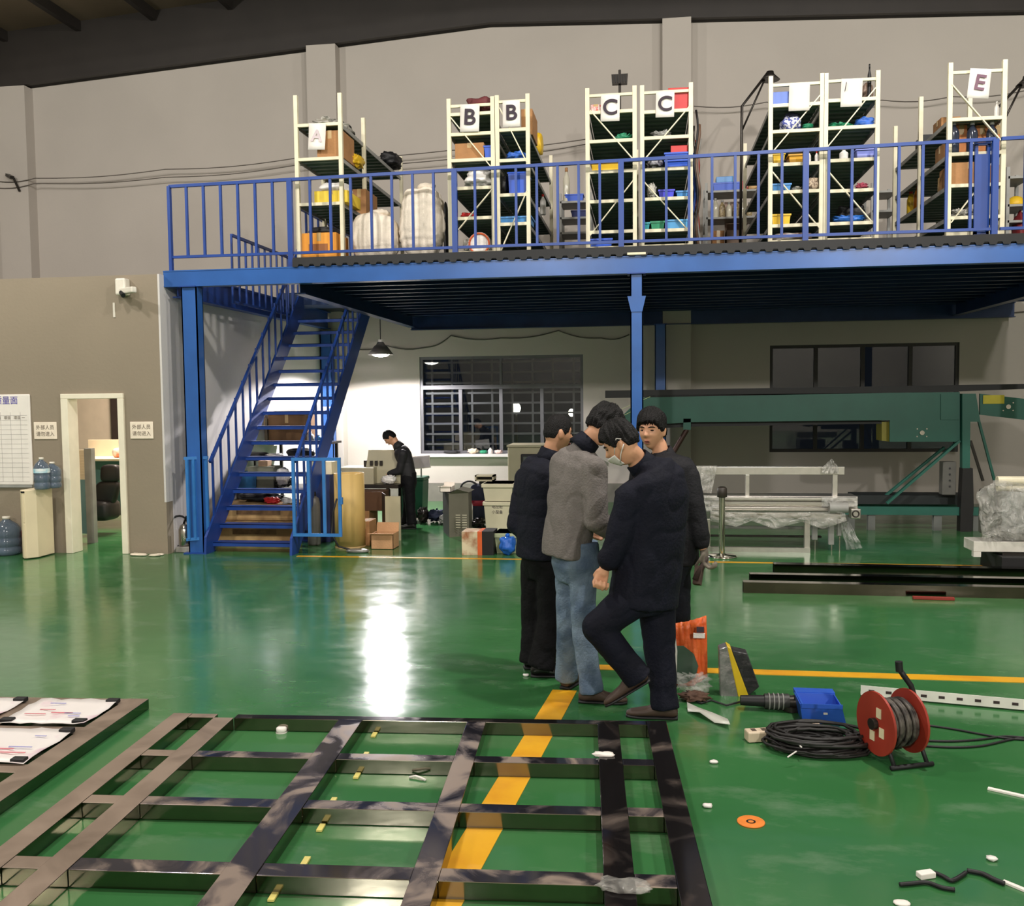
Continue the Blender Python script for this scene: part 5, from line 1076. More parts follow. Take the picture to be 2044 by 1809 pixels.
q = PZ(1860, 1197); solo(MB().bar((q.x - .16, q.y, .014), (q.x + .18, q.y - .02, .014), .04, .026), 'red_bar', M('rusty_red', (140, 44, 34), .6), 'flat red bar on the floor before the steel tubes', 'bar', bevel=.004)
# wrapped machine at the right edge
MY = 9.75; wm = T('wrapped_machine', 'machine wrapped in clear film at the right edge', 'machine', (P(2010, 1100, MY).x, MY, 0))
a, b = P(1944, 1081, MY), P(2110, 1104, MY); MB().box(a.x, b.x, MY, MY + .3, b.z, a.z).build('bed_plate', M('glare_white_plate', (240, 236, 226), .25, .2), wm, .006); MB().box(a.x, a.x + .07, MY, MY + .06, b.z - .05, b.z).build('plate_end', M('glare_white_plate', (240, 236, 226)), wm)  # lamp glare on the plate painted in as near-white colour
a, b = P(1992, 985, MY + .05), P(2110, 1080, MY + .05); MB().box(a.x, b.x, MY + .05, MY + .6, b.z, a.z).build('column', M('dark_body', (88, 86, 80), .4, .3), wm, .02)
for yy, rr in ((962, .05), (976, .035)):
    c = P(1996, yy, MY + .02); MB().cyl((c.x, MY + .1, c.z), (c.x + .9, MY + .1, c.z), rr, n=20).build('roller', M('cream_roller', (222, 214, 186), .4), wm)
drape([(1950, 982), (1990, 958), (2110, 975)], [(1962, 1080), (1995, 1080), (2110, 1076)], MY - .02, 'wrapping_film', FILM2, wm, .08, 11)
drape([(2000, 980), (2050, 984), (2110, 985)], [(1998, 1060), (2050, 1066), (2110, 1060)], MY - .05, 'wrapping_film', FILM, wm, .08, 12)
a, b = P(2000, 1112, MY - .1), P(2110, 1134, MY - .1); MB().box(a.x, b.x, MY - .1, MY + .5, 0, max(.1, a.z)).build('foot_block', BLACK, wm, .01); MB().box(a.x + .04, b.x, MY, MY + .4, .1, P(2000, 1104, MY).z).build('pedestal', DKSTEEL, wm)

# ================================================================== STEEL GRID FRAMES ON THE FLOOR
def frame_mat(name, base, dark, sc, lo, hi, r0, r1, metal):
    m = bpy.data.materials.new(name); m.use_nodes = True; nt = m.node_tree; N = nt.nodes; L = nt.links; b = N['Principled BSDF']
    tc = N.new('ShaderNodeTexCoord'); mp = N.new('ShaderNodeMapping'); mp.inputs['Scale'].default_value = (1, 1, .3); L.new(tc.outputs['Object'], mp.inputs[0])
    nz = N.new('ShaderNodeTexNoise'); nz.inputs['Scale'].default_value = sc; nz.inputs['Detail'].default_value = 5; nz.inputs['Distortion'].default_value = 1.2; L.new(mp.outputs[0], nz.inputs['Vector'])
    cr = N.new('ShaderNodeValToRGB'); cr.color_ramp.elements[0].position = lo; cr.color_ramp.elements[1].position = hi; cr.color_ramp.elements[0].color = (*lin(dark), 1); cr.color_ramp.elements[1].color = (*lin(base), 1)
    L.new(nz.outputs['Fac'], cr.inputs['Fac']); L.new(cr.outputs['Color'], b.inputs['Base Color'])
    mr = N.new('ShaderNodeMapRange'); mr.inputs[1].default_value = lo; mr.inputs[2].default_value = hi; mr.inputs[3].default_value = r0; mr.inputs[4].default_value = r1; L.new(nz.outputs['Fac'], mr.inputs[0]); L.new(mr.outputs[0], b.inputs['Roughness'])
    m2 = N.new('ShaderNodeMapRange'); m2.inputs[1].default_value = lo; m2.inputs[2].default_value = hi; m2.inputs[3].default_value = metal; m2.inputs[4].default_value = .25; L.new(nz.outputs['Fac'], m2.inputs[0]); L.new(m2.outputs[0], b.inputs['Metallic']); return m
PRIMER = frame_mat('primed_steel', (150, 132, 116), (122, 106, 92), 3.0, .3, .6, .4, .5, .3)
FILMED = frame_mat('filmed_steel', (146, 130, 118), (84, 82, 92), 3.2, .46, .62, .1, .45, .85)
DARKED = frame_mat('dark_filmed_steel', (126, 112, 102), (66, 62, 62), 2.6, .52, .72, .12, .45, .85)
MIRR = M('bare_tube_side', (128, 124, 110), .12, 1.0, .1, 6)
FK = 1.0165; FA = math.radians(3.7); FO = V(.105, 4.84, 0) * FK; U = V(math.cos(FA), math.sin(FA), 0); W_ = V(math.sin(FA), -math.cos(FA), 0)
fr = T('steel_grid_frame', 'large welded steel grid frame lying on the floor in front', 'frame', FO)
FH = .072
def gbar(c, hu, hv, hz, nm, m_, par):
    o = MB().obox(c, U * hu, -W_ * hv, V(0, 0, hz)).build(nm, [MIRR, m_], par, .003)
    for p in o.data.polygons: p.material_index = 1 if p.normal.z > .5 else 0
    return o
def fbar(u0, u1, v0, v1, nm, m_, h=FH):
    u0, u1, v0, v1 = u0 * FK, u1 * FK, v0 * FK, v1 * FK
    c = FO + U * ((u0 + u1) / 2) + W_ * ((v0 + v1) / 2) + V(0, 0, h / 2 + .001)
    gbar(c, abs(u1 - u0) / 2, abs(v1 - v0) / 2, h / 2, nm, m_, fr)
VS = [(-2.67, -2.565, PRIMER), (-2.42, -2.31, PRIMER), (-1.735, -1.605, FILMED), (-1.045, -.945, FILMED), (-.36, -.25, DARKED), (-.105, 0, DARKED)]
HS = [(0.0, .06, DARKED), (.52, .595, FILMED), (1.04, 1.12, FILMED), (1.58, 1.67, FILMED), (2.12, 2.21, FILMED), (2.7, 2.8, FILMED)]
for (u0, u1, m_) in VS: fbar(u0, u1, 0 if u0 < -2.6 or u1 == 0 else .06, 2.8, 'long_bar', m_)
for i, (v0, v1, m_) in enumerate(HS):
    for j in range(5):
        ua, ub = VS[j][1], VS[j + 1][0]
        if i == 0 and j: continue
        fbar(ua, ub, v0, v1, 'cross_bar', PRIMER if j == 0 else m_, FH - .002)
fbar(-2.31, -.105, 0, .06, 'cross_bar', DARKED, FH - .002)
# yellow masking tape flecks stuck along the third bar
for k in range(8):
    v = .1 + .27 * k + .04 * (k % 2); c = FO + U * (-1.56 + .02 * (k % 3)) + W_ * v
    if any(h0 - .03 < v < h1 + .03 for h0, h1, _ in HS): v += .12; c = FO + U * (-1.56 + .02 * (k % 3)) + W_ * v
    solo(MB().obox(c + V(0, 0, .006), U * .012, W_ * (.03 + .03 * (k % 2)), V(0, 0, .004)), 'tape_strip', M('yellow_tape', (222, 208, 120), .5), '%s scrap of pale yellow tape beside the third bar, counted from the far side' % ('first', 'second', 'third', 'fourth', 'fifth', 'sixth', 'seventh', 'eighth')[k], 'tape', 'pale yellow tape scraps inside the big frame')
# small litter in and on the frame
q = PZ(562, 1462); c = T('bottle_cap', 'small white bottle cap on the floor inside the big frame', 'bottle cap', q); MB().lathe([(.028, 0), (.028, .025), (.02, .03), (.0, .03)], q, 20).build('shell', WHITE, c); MB().lathe([(.031, 0), (.031, .006)], q, 20, True).build('rim', WHITE, c)  # the small white disc is a bottle cap
q = PZ(832, 1557); solo(MB().tube([(q.x - .04, q.y + .01, .006), (q.x - .01, q.y + .015, .012), (q.x + .02, q.y, .01), (q.x + .045, q.y - .01, .005)], .006, 6), 'paper_twist', WHITE, 'white twisted scrap on the floor inside the big frame', 'scrap')
q = PZ(1205, 1508, .072); solo(MB().ell((q.x, q.y, .076), V(.05, 0, 0), V(0, .025, 0), V(0, 0, .01), 16, 8, .8, lambda d: 1 + .5 * noise.noise(d * 3)), 'film_scrap', WHITE, 'crumpled white scrap lying on the second crossbar of the big frame', 'scrap')
q = PZ(1245, 1772, .072); solo(MB().ell((q.x, q.y, .08), V(.09, 0, 0), V(0, .05, 0), V(0, 0, .012), 18, 8, .8, lambda d: 1 + .5 * noise.noise(d * 3)), 'film_scrap', FILM2, 'crumpled clear film stuck on the fourth crossbar of the big frame', 'scrap')
# second frame at the left edge with sheets clamped on it
f2 = T('sheeted_frame', 'brownish steel frame with white sheets at the left edge', 'frame', (-2.9, 5.0, 0)); H2 = .062
FO2 = V(-2.89, 4.99, 0)
def fbar2(u0, u1, v0, v1, nm, m_, z0=0.001, z1=H2):
    c = FO2 + U * ((u0 + u1) / 2) + W_ * ((v0 + v1) / 2) + V(0, 0, (z0 + z1) / 2)
    gbar(c, abs(u1 - u0) / 2, abs(v1 - v0) / 2, (z1 - z0) / 2, nm, m_, f2)
fbar2(-.13, 0, 0, 2.6, 'long_bar', PRIMER)
for v in (0, .47, .98, 1.5, 2.0, 2.5): fbar2(-2.6, -.13, v, v + .1, 'cross_bar', PRIMER, .001, H2 - .002)
for u in (-.72, -1.3, -2.0):
    for i_, v in enumerate((.1, .57, 1.08, 1.6)): fbar2(u, u + .1, v, v + (.37, .41, .42, .4)[i_], 'long_bar', PRIMER, .001, H2 - .003)
SHEET = M('printed_white_sheet', (236, 230, 226), .35, 0, .05, 5.5, 0, 40, (224, 196, 204), ramp=(.58, .72))
sheets = ((-.62, -.14, .06, .46, 'white printed sheet in the corner cell of the left frame'), (-1.22, -.7, .06, .46, 'white printed sheet in the second cell of the left frame'), (-.64, -.14, .54, 1.0, 'white printed sheet in the nearer corner cell of the left frame'), (-1.24, -.7, .54, 1.0, 'white printed sheet in the nearer second cell of the left frame'))
INK2 = M('violet_scribble', (150, 150, 200), .7); INKR = M('red_scribble', (206, 110, 120), .7)
for n_, (u0, u1, v0, v1, lab) in enumerate(sheets):
    s_ = T('printed_sheet', lab, 'sheet', FO2 + U * ((u0 + u1) / 2) + W_ * ((v0 + v1) / 2) + V(0, 0, H2))
    pts = [FO2 + U * (u0 + (u1 - u0) * i / 8) + W_ * (v0 + (v1 - v0) * j / 6) + V(0, 0, H2 + .004 + .012 * (noise.noise(Vector((i * .7, j * .7, n_))) + .5)) for i in range(9) for j in range(7)]
    o = MB().add(pts, [(i * 7 + j, (i + 1) * 7 + j, (i + 1) * 7 + j + 1, i * 7 + j + 1) for i in range(8) for j in range(6)], True).build('sheet', SHEET, s_); sd = o.modifiers.new('t', 'SOLIDIFY'); sd.thickness = .002
    for k in range(6):
        rr = random.Random(n_ * 9 + k); cu = u0 + (u1 - u0) * rr.uniform(.2, .8); cvv = v0 + (v1 - v0) * rr.uniform(.2, .8)
        MB().obox(FO2 + U * cu + W_ * cvv + V(0, 0, H2 + .021), U * rr.uniform(.03, .07), W_ * .004, V(0, 0, .001)).build('print_line', (INK2, INKR)[k % 2], s_)
    for (cu, cvv) in ((u0 + .03, v1 - .03), (u1 - .03, v0 + .03), (u1 - .04, v1 - .03)):
        MB().obox(FO2 + U * cu + W_ * cvv + V(0, 0, H2 + .014), U * .035, W_ * .022, V(0, 0, .012)).build('clip', BLACK, s_, .004)

# ================================================================== THINGS ON THE FLOOR AT THE RIGHT
# orange plastic bag
oy = 5.78; og = T('orange_bag', 'orange and white plastic bag standing behind the stepping man', 'bag', (PZ(1378, 1370).x, oy, 0)); m_ = MB()
top = [(1338, 1246), (1375, 1240), (1410, 1229)]; bot = [(1340, 1372), (1378, 1372), (1412, 1352)]
MB_ = drape(top, bot, oy, 'front_film', M('orange_plastic', (232, 112, 52), .4, 0, .1, 7, .4, 16, (228, 96, 40)), og, .025, 21); drape(top, bot, oy + .09, 'rear_film', M('orange_plastic', (232, 112, 52)), og, .025, 22)
MB().prism([P(x, y, oy - .032) for x, y in ((1348, 1290), (1365, 1290), (1385, 1306), (1394, 1330), (1388, 1352), (1370, 1364), (1350, 1366))], (0, .008, 0)).build('clear_window', M('dark_green_window', (70, 92, 78), .2), og)
MB().prism([P(x, y, oy - .036) for x, y in ((1338, 1248), (1346, 1246), (1352, 1300), (1350, 1370), (1340, 1372))], (0, .008, 0)).build('white_edge', WBAG, og)
a = P(1397, 1258, oy - .04); MB().box(a.x - .02, a.x + .025, oy - .045, oy - .035, a.z - .015, a.z + .02).build('dark_mark', INK, og); MB().box(a.x - .04, a.x + .03, oy - .044, oy - .034, a.z - .05, a.z - .02).build('white_patch', WBAG, og)
lump(1345, 1346, 1428, 1376, 'clear crumpled film at the foot of the orange bag', FILM, None, oy - .2, .14, 0, 'film_scrap', 'film', .6, 3, seed=3)
# silver and yellow wrapped pack
py_ = 5.6; pk = T('foil_pack', 'silver and yellow foil pack leaning on the dark tool', 'pack', (PZ(1470, 1395).x, py_, 0)); SIL = M('silver_foil', (150, 148, 148), .25, .5, .25, 9, .6, 14)
def slab(pts, d, nm, m__): MB().prism([P(x, y, py_) for x, y in pts], (0, d, 0)).build(nm, m__, pk, .006)
slab([(1435, 1296), (1452, 1290), (1474, 1392), (1438, 1396)], .1, 'silver_side', SIL); slab([(1450, 1288), (1459, 1294), (1496, 1392), (1474, 1394)], .09, 'yellow_stripe', M('pack_yellow', (224, 190, 40), .35)); slab([(1460, 1298), (1492, 1305), (1516, 1372), (1494, 1390)], .1, 'dark_side', M('dark_foil', (60, 60, 62), .3, .4, .3, 9, .6, 14))
# angle grinder
gz = T('angle_grinder', 'long black angle grinder lying behind the blue tray', 'power tool', PZ(1540, 1400)); a, b = PZ(1478, 1398, .05), PZ(1592, 1402, .05)
d_ = (b - a); MB().cyl(a, a + d_ * .45, .028, .034, 16).build('grip', BLACK, gz); MB().cyl(a + d_ * .42, a + d_ * .85, .042, .046, 18).build('motor_housing', M('grinder_grey', (52, 52, 50), .5), gz); MB().cyl(a + d_ * .83, b, .036, .04, 16).build('gear_head', DKSTEEL, gz); c = a + d_ * .9
MB().cyl(c + V(0, 0, -.045), c + V(0, 0, -.02), .055, n=20).build('disc_guard', DKSTEEL, gz)
for k in range(4): MB().tube([a + d_ * (.5 + .08 * k) + V(0, .045 * math.cos(t_), .045 * math.sin(t_)) for t_ in np.linspace(0, 2 * math.pi, 14)[:-1]], .004, 5, True).build('vent_ring', GREYP, gz)
solo(MB().tube([PZ(x, y, .008) for x, y in ((1482, 1400), (1450, 1408), (1420, 1398), (1400, 1404), (1380, 1396))], .006, 6), 'extension_cord', BLACK, 'thin black cord running from the grinder towards the men', 'cord')
# brown glove / tool cluster behind the standing foot
lump(1352, 1386, 1425, 1414, 'crumpled brown work glove behind the standing shoe', M('brown_glove', (86, 62, 48), .8, 0, .3, 14), None, 5.42, .14, 0, 'work_glove', 'glove', .6, 3, seed=5)
# white film strip
pts = [PZ(x, y) for x, y in ((1372, 1418), (1395, 1424), (1425, 1440), (1455, 1448))]; m_ = MB(); vs_ = []
for i, p in enumerate(pts):
    for s_ in (-1, 1): vs_.append((p.x, p.y + s_ * (.05 + .02 * (i % 2)), .008 + .02 * ((i + (s_ > 0)) % 2)))
o = solo(m_.add(vs_, [(2 * i, 2 * i + 1, 2 * i + 3, 2 * i + 2) for i in range(3)], True), 'film_strip', M('white_film', (210, 212, 200), .35), 'white strip of film lying before the brown glove', 'film'); sd = o.modifiers.new('t', 'SOLIDIFY'); sd.thickness = .003
# blue tray (tilted-front picking bin)
a = PZ(1602, 1447); b = PZ(1700, 1447); Yb = a.y; w = b.x - a.x; bb = T('picking_bin', 'empty blue picking bin lying on the floor', 'bin', (a.x + w / 2, Yb + .1, 0)); h = .115; BB = M('cobalt_plastic', (48, 96, 205), .4, 0, .06); t = .006
def shell(x0, x1, y0, y1, tp, hz):
    return [(x0 + .02, y0 + .02, 0.003), (x1 - .03, y0 + .02, 0.003), (x1 - .03, y1 - .02, 0.003), (x0 + .02, y1 - .02, 0.003)], [(x0, y0, hz), (x1 - .06, y0, hz), (x1 - .06, y1, hz), (x0, y1, hz)]
lo_, hi_ = shell(a.x - .015, b.x, Yb, Yb + .2, 0, h); lo2, hi2 = shell(a.x + t, b.x - t, Yb + t, Yb + .2 - t, 0, h); lo2 = [(p[0], p[1], .01) for p in lo2]
MB().add(lo_ + hi_ + lo2 + hi2, [(0, 3, 2, 1), (0, 1, 5, 4), (1, 2, 6, 5), (2, 3, 7, 6), (3, 0, 4, 7), (8, 9, 10, 11), (8, 12, 13, 9), (9, 13, 14, 10), (10, 14, 15, 11), (11, 15, 12, 8), (4, 5, 13, 12), (5, 6, 14, 13), (6, 7, 15, 14), (7, 4, 12, 15)]).build('tub', BB, bb)
MB().box(a.x - .008, b.x - .055, Yb - .008, Yb, h - .02, h + .004).box(a.x - .008, b.x - .055, Yb + .2, Yb + .28, h - .02, h + .004).box(a.x - .008, a.x, Yb, Yb + .2, h - .02, h + .004).build('rim', BB, bb); MB().box(a.x + w * .42, a.x + w * .5, Yb + .002, Yb + .014, .06, .07).build('white_mark', WHITE, bb)
# power strip
q = PZ(1523, 1486); ps = T('power_strip', 'cream power strip lying left of the cable coil', 'power strip', q); PSM = M('cream_strip', (226, 206, 178), .45)
d = V(.97, .24, 0); sd = V(-.24, .97, 0); c = PZ(1526, 1478) + V(0, 0, .03)
MB().obox(c, d * .1, sd * .035, V(0, 0, .028)).build('housing', PSM, ps, .008)
for k in range(3): MB().obox(c + d * (-.06 + .055 * k) + V(0, 0, .0285), d * .012, sd * .018, V(0, 0, .001)).build('socket', M('socket_dark', (90, 76, 64), .6), ps)
solo(MB().prism([PZ(1617, 1462), PZ(1640, 1462), PZ(1634, 1452), PZ(1622, 1453)], (0, 0, .03)), 'wood_block', PSM, 'small pale block between the blue bin and the cable coil', 'block', bevel=.003)
# cable coil
cc = PZ(1632, 1494); coil((cc.x, cc.y, 0.002), .215, .0085, 20, M('black_cable', (30, 28, 27), .5, 0, .3), 'coiled heap of black cable on the floor beside the reel', squash=.62, seed=5, wob=.45, pz=.4)
for k, (pa, pb) in enumerate((((1572, 1512), (1590, 1500)), ((1585, 1478), (1600, 1492)))):
    solo(MB().bar(PZ(*pa, .05), PZ(*pb, .07), .006, .004), 'cable_tie', WBAG, ('white cable tie at the near side of the black coil', 'white cable tie at the far side of the black coil')[k], 'cable tie')
# cable reel
rz = T('cable_reel', 'red steel cable reel wound with grey cable on a black stand', 'cable reel', PZ(1775, 1530)); rc = PZ(1748, 1520) + V(0, 0, 0)
ax = V(.93, .36, 0).normalized(); R_ = .155; c0 = V(rc.x, rc.y, R_ + .035); c1 = c0 + ax * .18; RED = M('reel_red', (160, 52, 36), .5, 0, .1, 6)
def disc(c, th, holes, nm):
    m__ = MB().cyl(c - ax * th, c + ax * th, R_, n=48); o = m__.build(nm, RED, rz, .003); return o
d1_ = disc(c0, .006, True, 'flange'); d2_ = disc(c1, .006, False, 'flange')
MB().cyl(c0 + ax * .006, c1 - ax * .006, .07, n=32).build('core', DKSTEEL, rz)
pts = []
for i in range(20 * 15):
    an = 2 * math.pi * i / 20; k = i / 20; u_ = (k * .0125) % .148 + .016
    e1 = V(-ax.y, ax.x, 0); rr = .105 + .008 * math.sin(k * 2.1)
    pts.append(c0 + ax * u_ + e1 * (rr * math.cos(an)) + V(0, 0, rr * math.sin(an)))
MB().tube(pts, .0095, 6).build('wound_cable', M('grey_cable', (96, 90, 82), .55, 0, .3, 20, 0, 40, (40, 36, 34)), rz)
e1 = V(-ax.y, ax.x, 0)
for dx, dz_ in ((.03, .06), (.055, -.03), (-.02, -.065)):
    MB().obox(c0 - ax * .008 + e1 * (-dx) + V(0, 0, dz_), ax * .002, e1 * .018, V(0, 0, .024)).build('sticker', M('cream_sticker', (226, 212, 176), .6), rz)
MB().cyl(c0 - ax * .03, c0 + ax * .0, .028, n=16).build('hub', DKSTEEL, rz)
for s_ in (c0 + ax * .02, c1 + ax * .02):
    for sg in (-1, 1): MB().tube([s_ + e1 * (sg * .12) - V(0, 0, c0.z - .012), s_ + e1 * (sg * .04) - V(0, 0, .06)], .011, 8).build('stand_leg', BLACK, rz)
for sg in (-1, 1): MB().tube([c0 + e1 * (sg * .12) - V(0, 0, c0.z - .012), c1 + ax * .05 + e1 * (sg * .12) - V(0, 0, c0.z - .012)], .012, 8).build('stand_rail', BLACK, rz)
h0 = c1 + ax * .03; MB().tube([h0, h0 + V(.0, 0, .12), h0 + V(-.015, .0, .17), h0 + V(-.05, 0, .22), h0 + V(-.07, 0, .25)], .014, 8).build('handle', BLACK, rz); MB().cyl(h0 + V(-.07, 0, .24), h0 + V(-.075, 0, .29), .018).build('grip', BLACK, rz)
def cord(pts, label, r=.006): 
    g = [PZ(x, y, r + .001) for x, y in pts]; out = []
    for i in range(len(g) - 1):
        p0, p1, p2, p3 = g[max(i - 1, 0)], g[i], g[i + 1], g[min(i + 2, len(g) - 1)]
        for k in range(6):
            t_ = k / 6; out.append(.5 * ((2 * p1) + (-p0 + p2) * t_ + (2 * p0 - 5 * p1 + 4 * p2 - p3) * t_ ** 2 + (-p0 + 3 * p1 - 3 * p2 + p3) * t_ ** 3))
    out.append(g[-1]); return solo(MB().tube(out, r, 6), 'extension_cord', BLACK, label, 'cord')
cord([(1836, 1446), (1900, 1455), (1960, 1466), (2010, 1474), (2070, 1478)], 'uppermost black cord running right from the cable reel')
cord([(1830, 1478), (1900, 1480), (1960, 1476), (2010, 1470), (2070, 1476)], 'middle black cord running right from the cable reel')
cord([(1830, 1488), (1900, 1492), (1960, 1489), (2020, 1476), (2070, 1470)], 'lowest black cord running right from the cable reel')
# white perforated angle bar
a, b = PZ(1718, 1378, .04), PZ(2110, 1413, .04); pb = T('slotted_angle', 'white slotted angle bar lying on the floor behind the reel', 'bar', (a.x, a.y, 0)); WM = M('white_enamel', (238, 234, 226), .35)
d = (b - a).normalized(); MB().bar(a, b, .004, .06).build('front_leg', WM, pb); sd = V(-d.y, d.x, 0); MB().bar(a + sd * .03 - V(0, 0, .028), b + sd * .03 - V(0, 0, .028), .06, .004).build('floor_leg', WM, pb)
for k in range(19):
    c = a + d * (.06 + k * .095); MB().obox(c - sd * .0035, d * .016, sd * .001, V(0, 0, .008)).build('slot', M('dark_slot', (60, 48, 48), .8), pb)
# litter on the floor
q = PZ(1499, 1642); gd = T('grinding_disc', 'orange grinding disc lying flat on the floor', 'disc', q); MB().lathe([(.02, .004), (.055, .006), (.058, .004), (.058, 0.001), (.02, .001)], q, 30).build('disc', M('orange_abrasive', (226, 128, 44), .7, 0, .12, 20), gd); MB().lathe([(.02, .0045), (.012, .0045), (.012, .001)], q, 18, True).build('bore_ring', DKSTEEL, gd)
a, b = PZ(1972, 1576), PZ(2060, 1596); solo(MB().bar(a + V(0, 0, .005), b + V(0, 0, .005), .022, .008), 'white_strip', WHITE, 'short white strip on the floor at the right edge', 'strip')
a, b = PZ(2002, 1762), PZ(2070, 1790); solo(MB().bar(a + V(0, 0, .005), b + V(0, 0, .005), .018, .008), 'white_strip', WHITE, 'white strip end beside the dark strap near the lower right corner', 'strip')
cord([(1930, 1738), (1960, 1744), (1985, 1756), (2005, 1764)], 'dark strap on the floor near the lower right corner', .009)
cord([(1866, 1742), (1884, 1750), (1900, 1758), (1920, 1748), (1928, 1742)], 'dark bent strap right of the white connector', .008)
cord([(1796, 1766), (1820, 1764), (1850, 1762), (1880, 1772), (1906, 1776)], 'dark forked strap left of the white connector', .008)
q = PZ(1848, 1752); solo(MB().obox(q + V(0, 0, .012), V(.03, .012, 0), V(-.006, .016, 0), V(0, 0, .011)), 'connector', WHITE, 'small white connector among the dark straps', 'connector', bevel=.004)
q = PZ(1800, 1806); solo(MB().ell(q + V(0, 0, .006), V(.03, 0, 0), V(0, .02, 0), V(0, 0, .006), 10, 6, .8), 'paper_scrap', WHITE, 'white scrap at the lower edge of the picture', 'scrap')
for k, (px, py, lab) in enumerate(((1050, 1350, 'tiny clear wrapper by the left man\'s shoe'), (1425, 1524, 'tiny white chip left of the cable coil'), (1412, 1612, 'tiny white chip above the orange disc, left'), (1980, 1718, 'tiny white wrapper near the lower right corner'))):
    q = PZ(px, py); solo(MB().ell(q + V(0, 0, .008), V(.022, 0, 0), V(0, .016, 0), V(0, 0, .008), 8, 6, .8, lambda d: 1 + .5 * noise.noise(d * 2 + Vector((k, 0, 0)))), 'wrapper', WBAG, lab, 'scrap')
# ================================================================== PEOPLE
def capsule(mb, p, q, r0, r1, n=16):
    p, q = Vector(p), Vector(q); d = (q - p)
    if d.length < 1e-4: d = V(0, 0, 1e-3)
    d.normalize(); a = d.orthogonal().normalized(); b = d.cross(a); rings = []
    for k in range(5):
        t_ = math.pi / 2 * (1 - k / 4); rings.append((p - d * (r0 * math.sin(t_)), max(r0 * math.cos(t_), r0 * .06)))
    for k in range(5):
        t_ = math.pi / 2 * k / 4; rings.append((q + d * (r1 * math.sin(t_)), max(r1 * math.cos(t_), r1 * .06)))
    vs_ = [c + a * (r * math.cos(2 * math.pi * i / n)) + b * (r * math.sin(2 * math.pi * i / n)) for c, r in rings for i in range(n)]
    fs = [(j * n + i, j * n + (i + 1) % n, (j + 1) * n + (i + 1) % n, (j + 1) * n + i) for j in range(9) for i in range(n)]
    fs += [tuple(range(n))[::-1], tuple(range(9 * n, 10 * n))]
    mb.add(vs_, fs, True)
def chain(mb, pts):
    for (p, r), (q, s_) in zip(pts[:-1], pts[1:]): capsule(mb, p, q, r, s_)
def eloft(mb, rings, n=28, e=.85):
    sg = lambda t_: math.copysign(abs(t_) ** e, t_); vs_ = []
    for c, A, B in rings: vs_ += [Vector(c) + A * sg(math.cos(2 * math.pi * i / n)) + B * sg(math.sin(2 * math.pi * i / n)) for i in range(n)]
    m_ = len(rings); fs = [(j * n + i, j * n + (i + 1) % n, (j + 1) * n + (i + 1) % n, (j + 1) * n + i) for j in range(m_ - 1) for i in range(n)]
    fs += [tuple(range(n))[::-1], tuple(range((m_ - 1) * n, m_ * n))]; mb.add(vs_, fs, True)
def torso(mb, hem, chest, neck, S, F, prof):
    """prof: list of (t along spine 0 hem .. 1 neck, side half width, depth half width)"""
    rings = []
    def sp(t_): return hem * (1 - t_) ** 2 + (chest * 2 - (hem + neck) * .5) * (2 * t_ * (1 - t_)) + neck * t_ ** 2
    for t_, a, b in prof:
        c = sp(min(t_, 1.0)); d = (sp(min(t_ + .05, 1.05)) - sp(t_ - .05)).normalized()
        if t_ > 1: c = neck + d * (t_ - 1)
        S2 = (S - d * S.dot(d)).normalized(); F2 = (F - d * F.dot(d)).normalized(); rings.append((c, S2 * a, F2 * b))
    eloft(mb, rings)
def hframe(F, roll=0):
    F = Vector(F).normalized(); R = F.cross(V(0, 0, 1)).normalized(); U_ = R.cross(F)
    return R, F, U_
def hbase(d, s):
    t_ = max(0.0, -d.z); x = .074 * d.x * (1 - .36 * t_ ** 1.6); y = .092 * d.y; z = .117 * d.z
    if d.y < 0: y *= 1 - .42 * t_ ** 1.2
    else: y *= 1 - .06 * t_
    return Vector((x * s, y * s, z * s))
def ghead(d, s):
    p = hbase(d, s); X, Z = p.x / s, p.z / s; b = 0
    if d.y > .15:
        g = math.exp; w = min(1, (d.y - .15) * 3)
        nz = g(-((Z + .022) / .024) ** 2) if Z > -.022 else g(-((Z + .022) / .01) ** 2)
        b += .027 * g(-(X / (.012 + .006 * nz)) ** 2) * nz
        b += .005 * g(-((Z - .03) / .011) ** 2 - (X / .05) ** 2)
        b -= .009 * g(-((abs(X) - .031) / .015) ** 2 - ((Z - .012) / .011) ** 2)
        b += .005 * g(-((abs(X) - .042) / .02) ** 2 - ((Z + .025) / .02) ** 2)
        b += .008 * g(-(X / .023) ** 2 - ((Z + .054) / .006) ** 2) + .008 * g(-(X / .02) ** 2 - ((Z + .069) / .006) ** 2)
        b += .01 * g(-(X / .026) ** 2 - ((Z + .1) / .016) ** 2)
        b *= w
    return p + Vector((0, b * s, 0))
def head_into(mb, c, F, s):
    R, F, U_ = hframe(F); nu, nv = 84, 64; vs_ = []; fs = []
    for j in range(nv + 1):
        ph = -math.pi / 2 + math.pi * j / nv
        for i in range(nu):
            th = 2 * math.pi * i / nu; d = Vector((math.cos(ph) * math.cos(th), math.cos(ph) * math.sin(th), math.sin(ph))); p = ghead(d, s)
            vs_.append(c + R * p.x + F * p.y + U_ * p.z)
    for j in range(nv):
        for i in range(nu): fs.append((j * nu + i, j * nu + (i + 1) % nu, (j + 1) * nu + (i + 1) % nu, (j + 1) * nu + i))
    mb.add(vs_, fs, True)
    for sg in (-1, 1):
        mb.ell(c + R * (sg * .076 * s) - F * .008 * s - U_ * .004 * s, (R * .009 + F * (-.008 * sg) * 0) * s, (F * .019 - R * 0) * s + R * (sg * -.006 * s), U_ * .033 * s, 14, 10)
        mb.ell(c + R * (sg * .079 * s) - F * .016 * s + U_ * .006 * s, R * .01 * s, F * .013 * s, U_ * .026 * s, 12, 8)
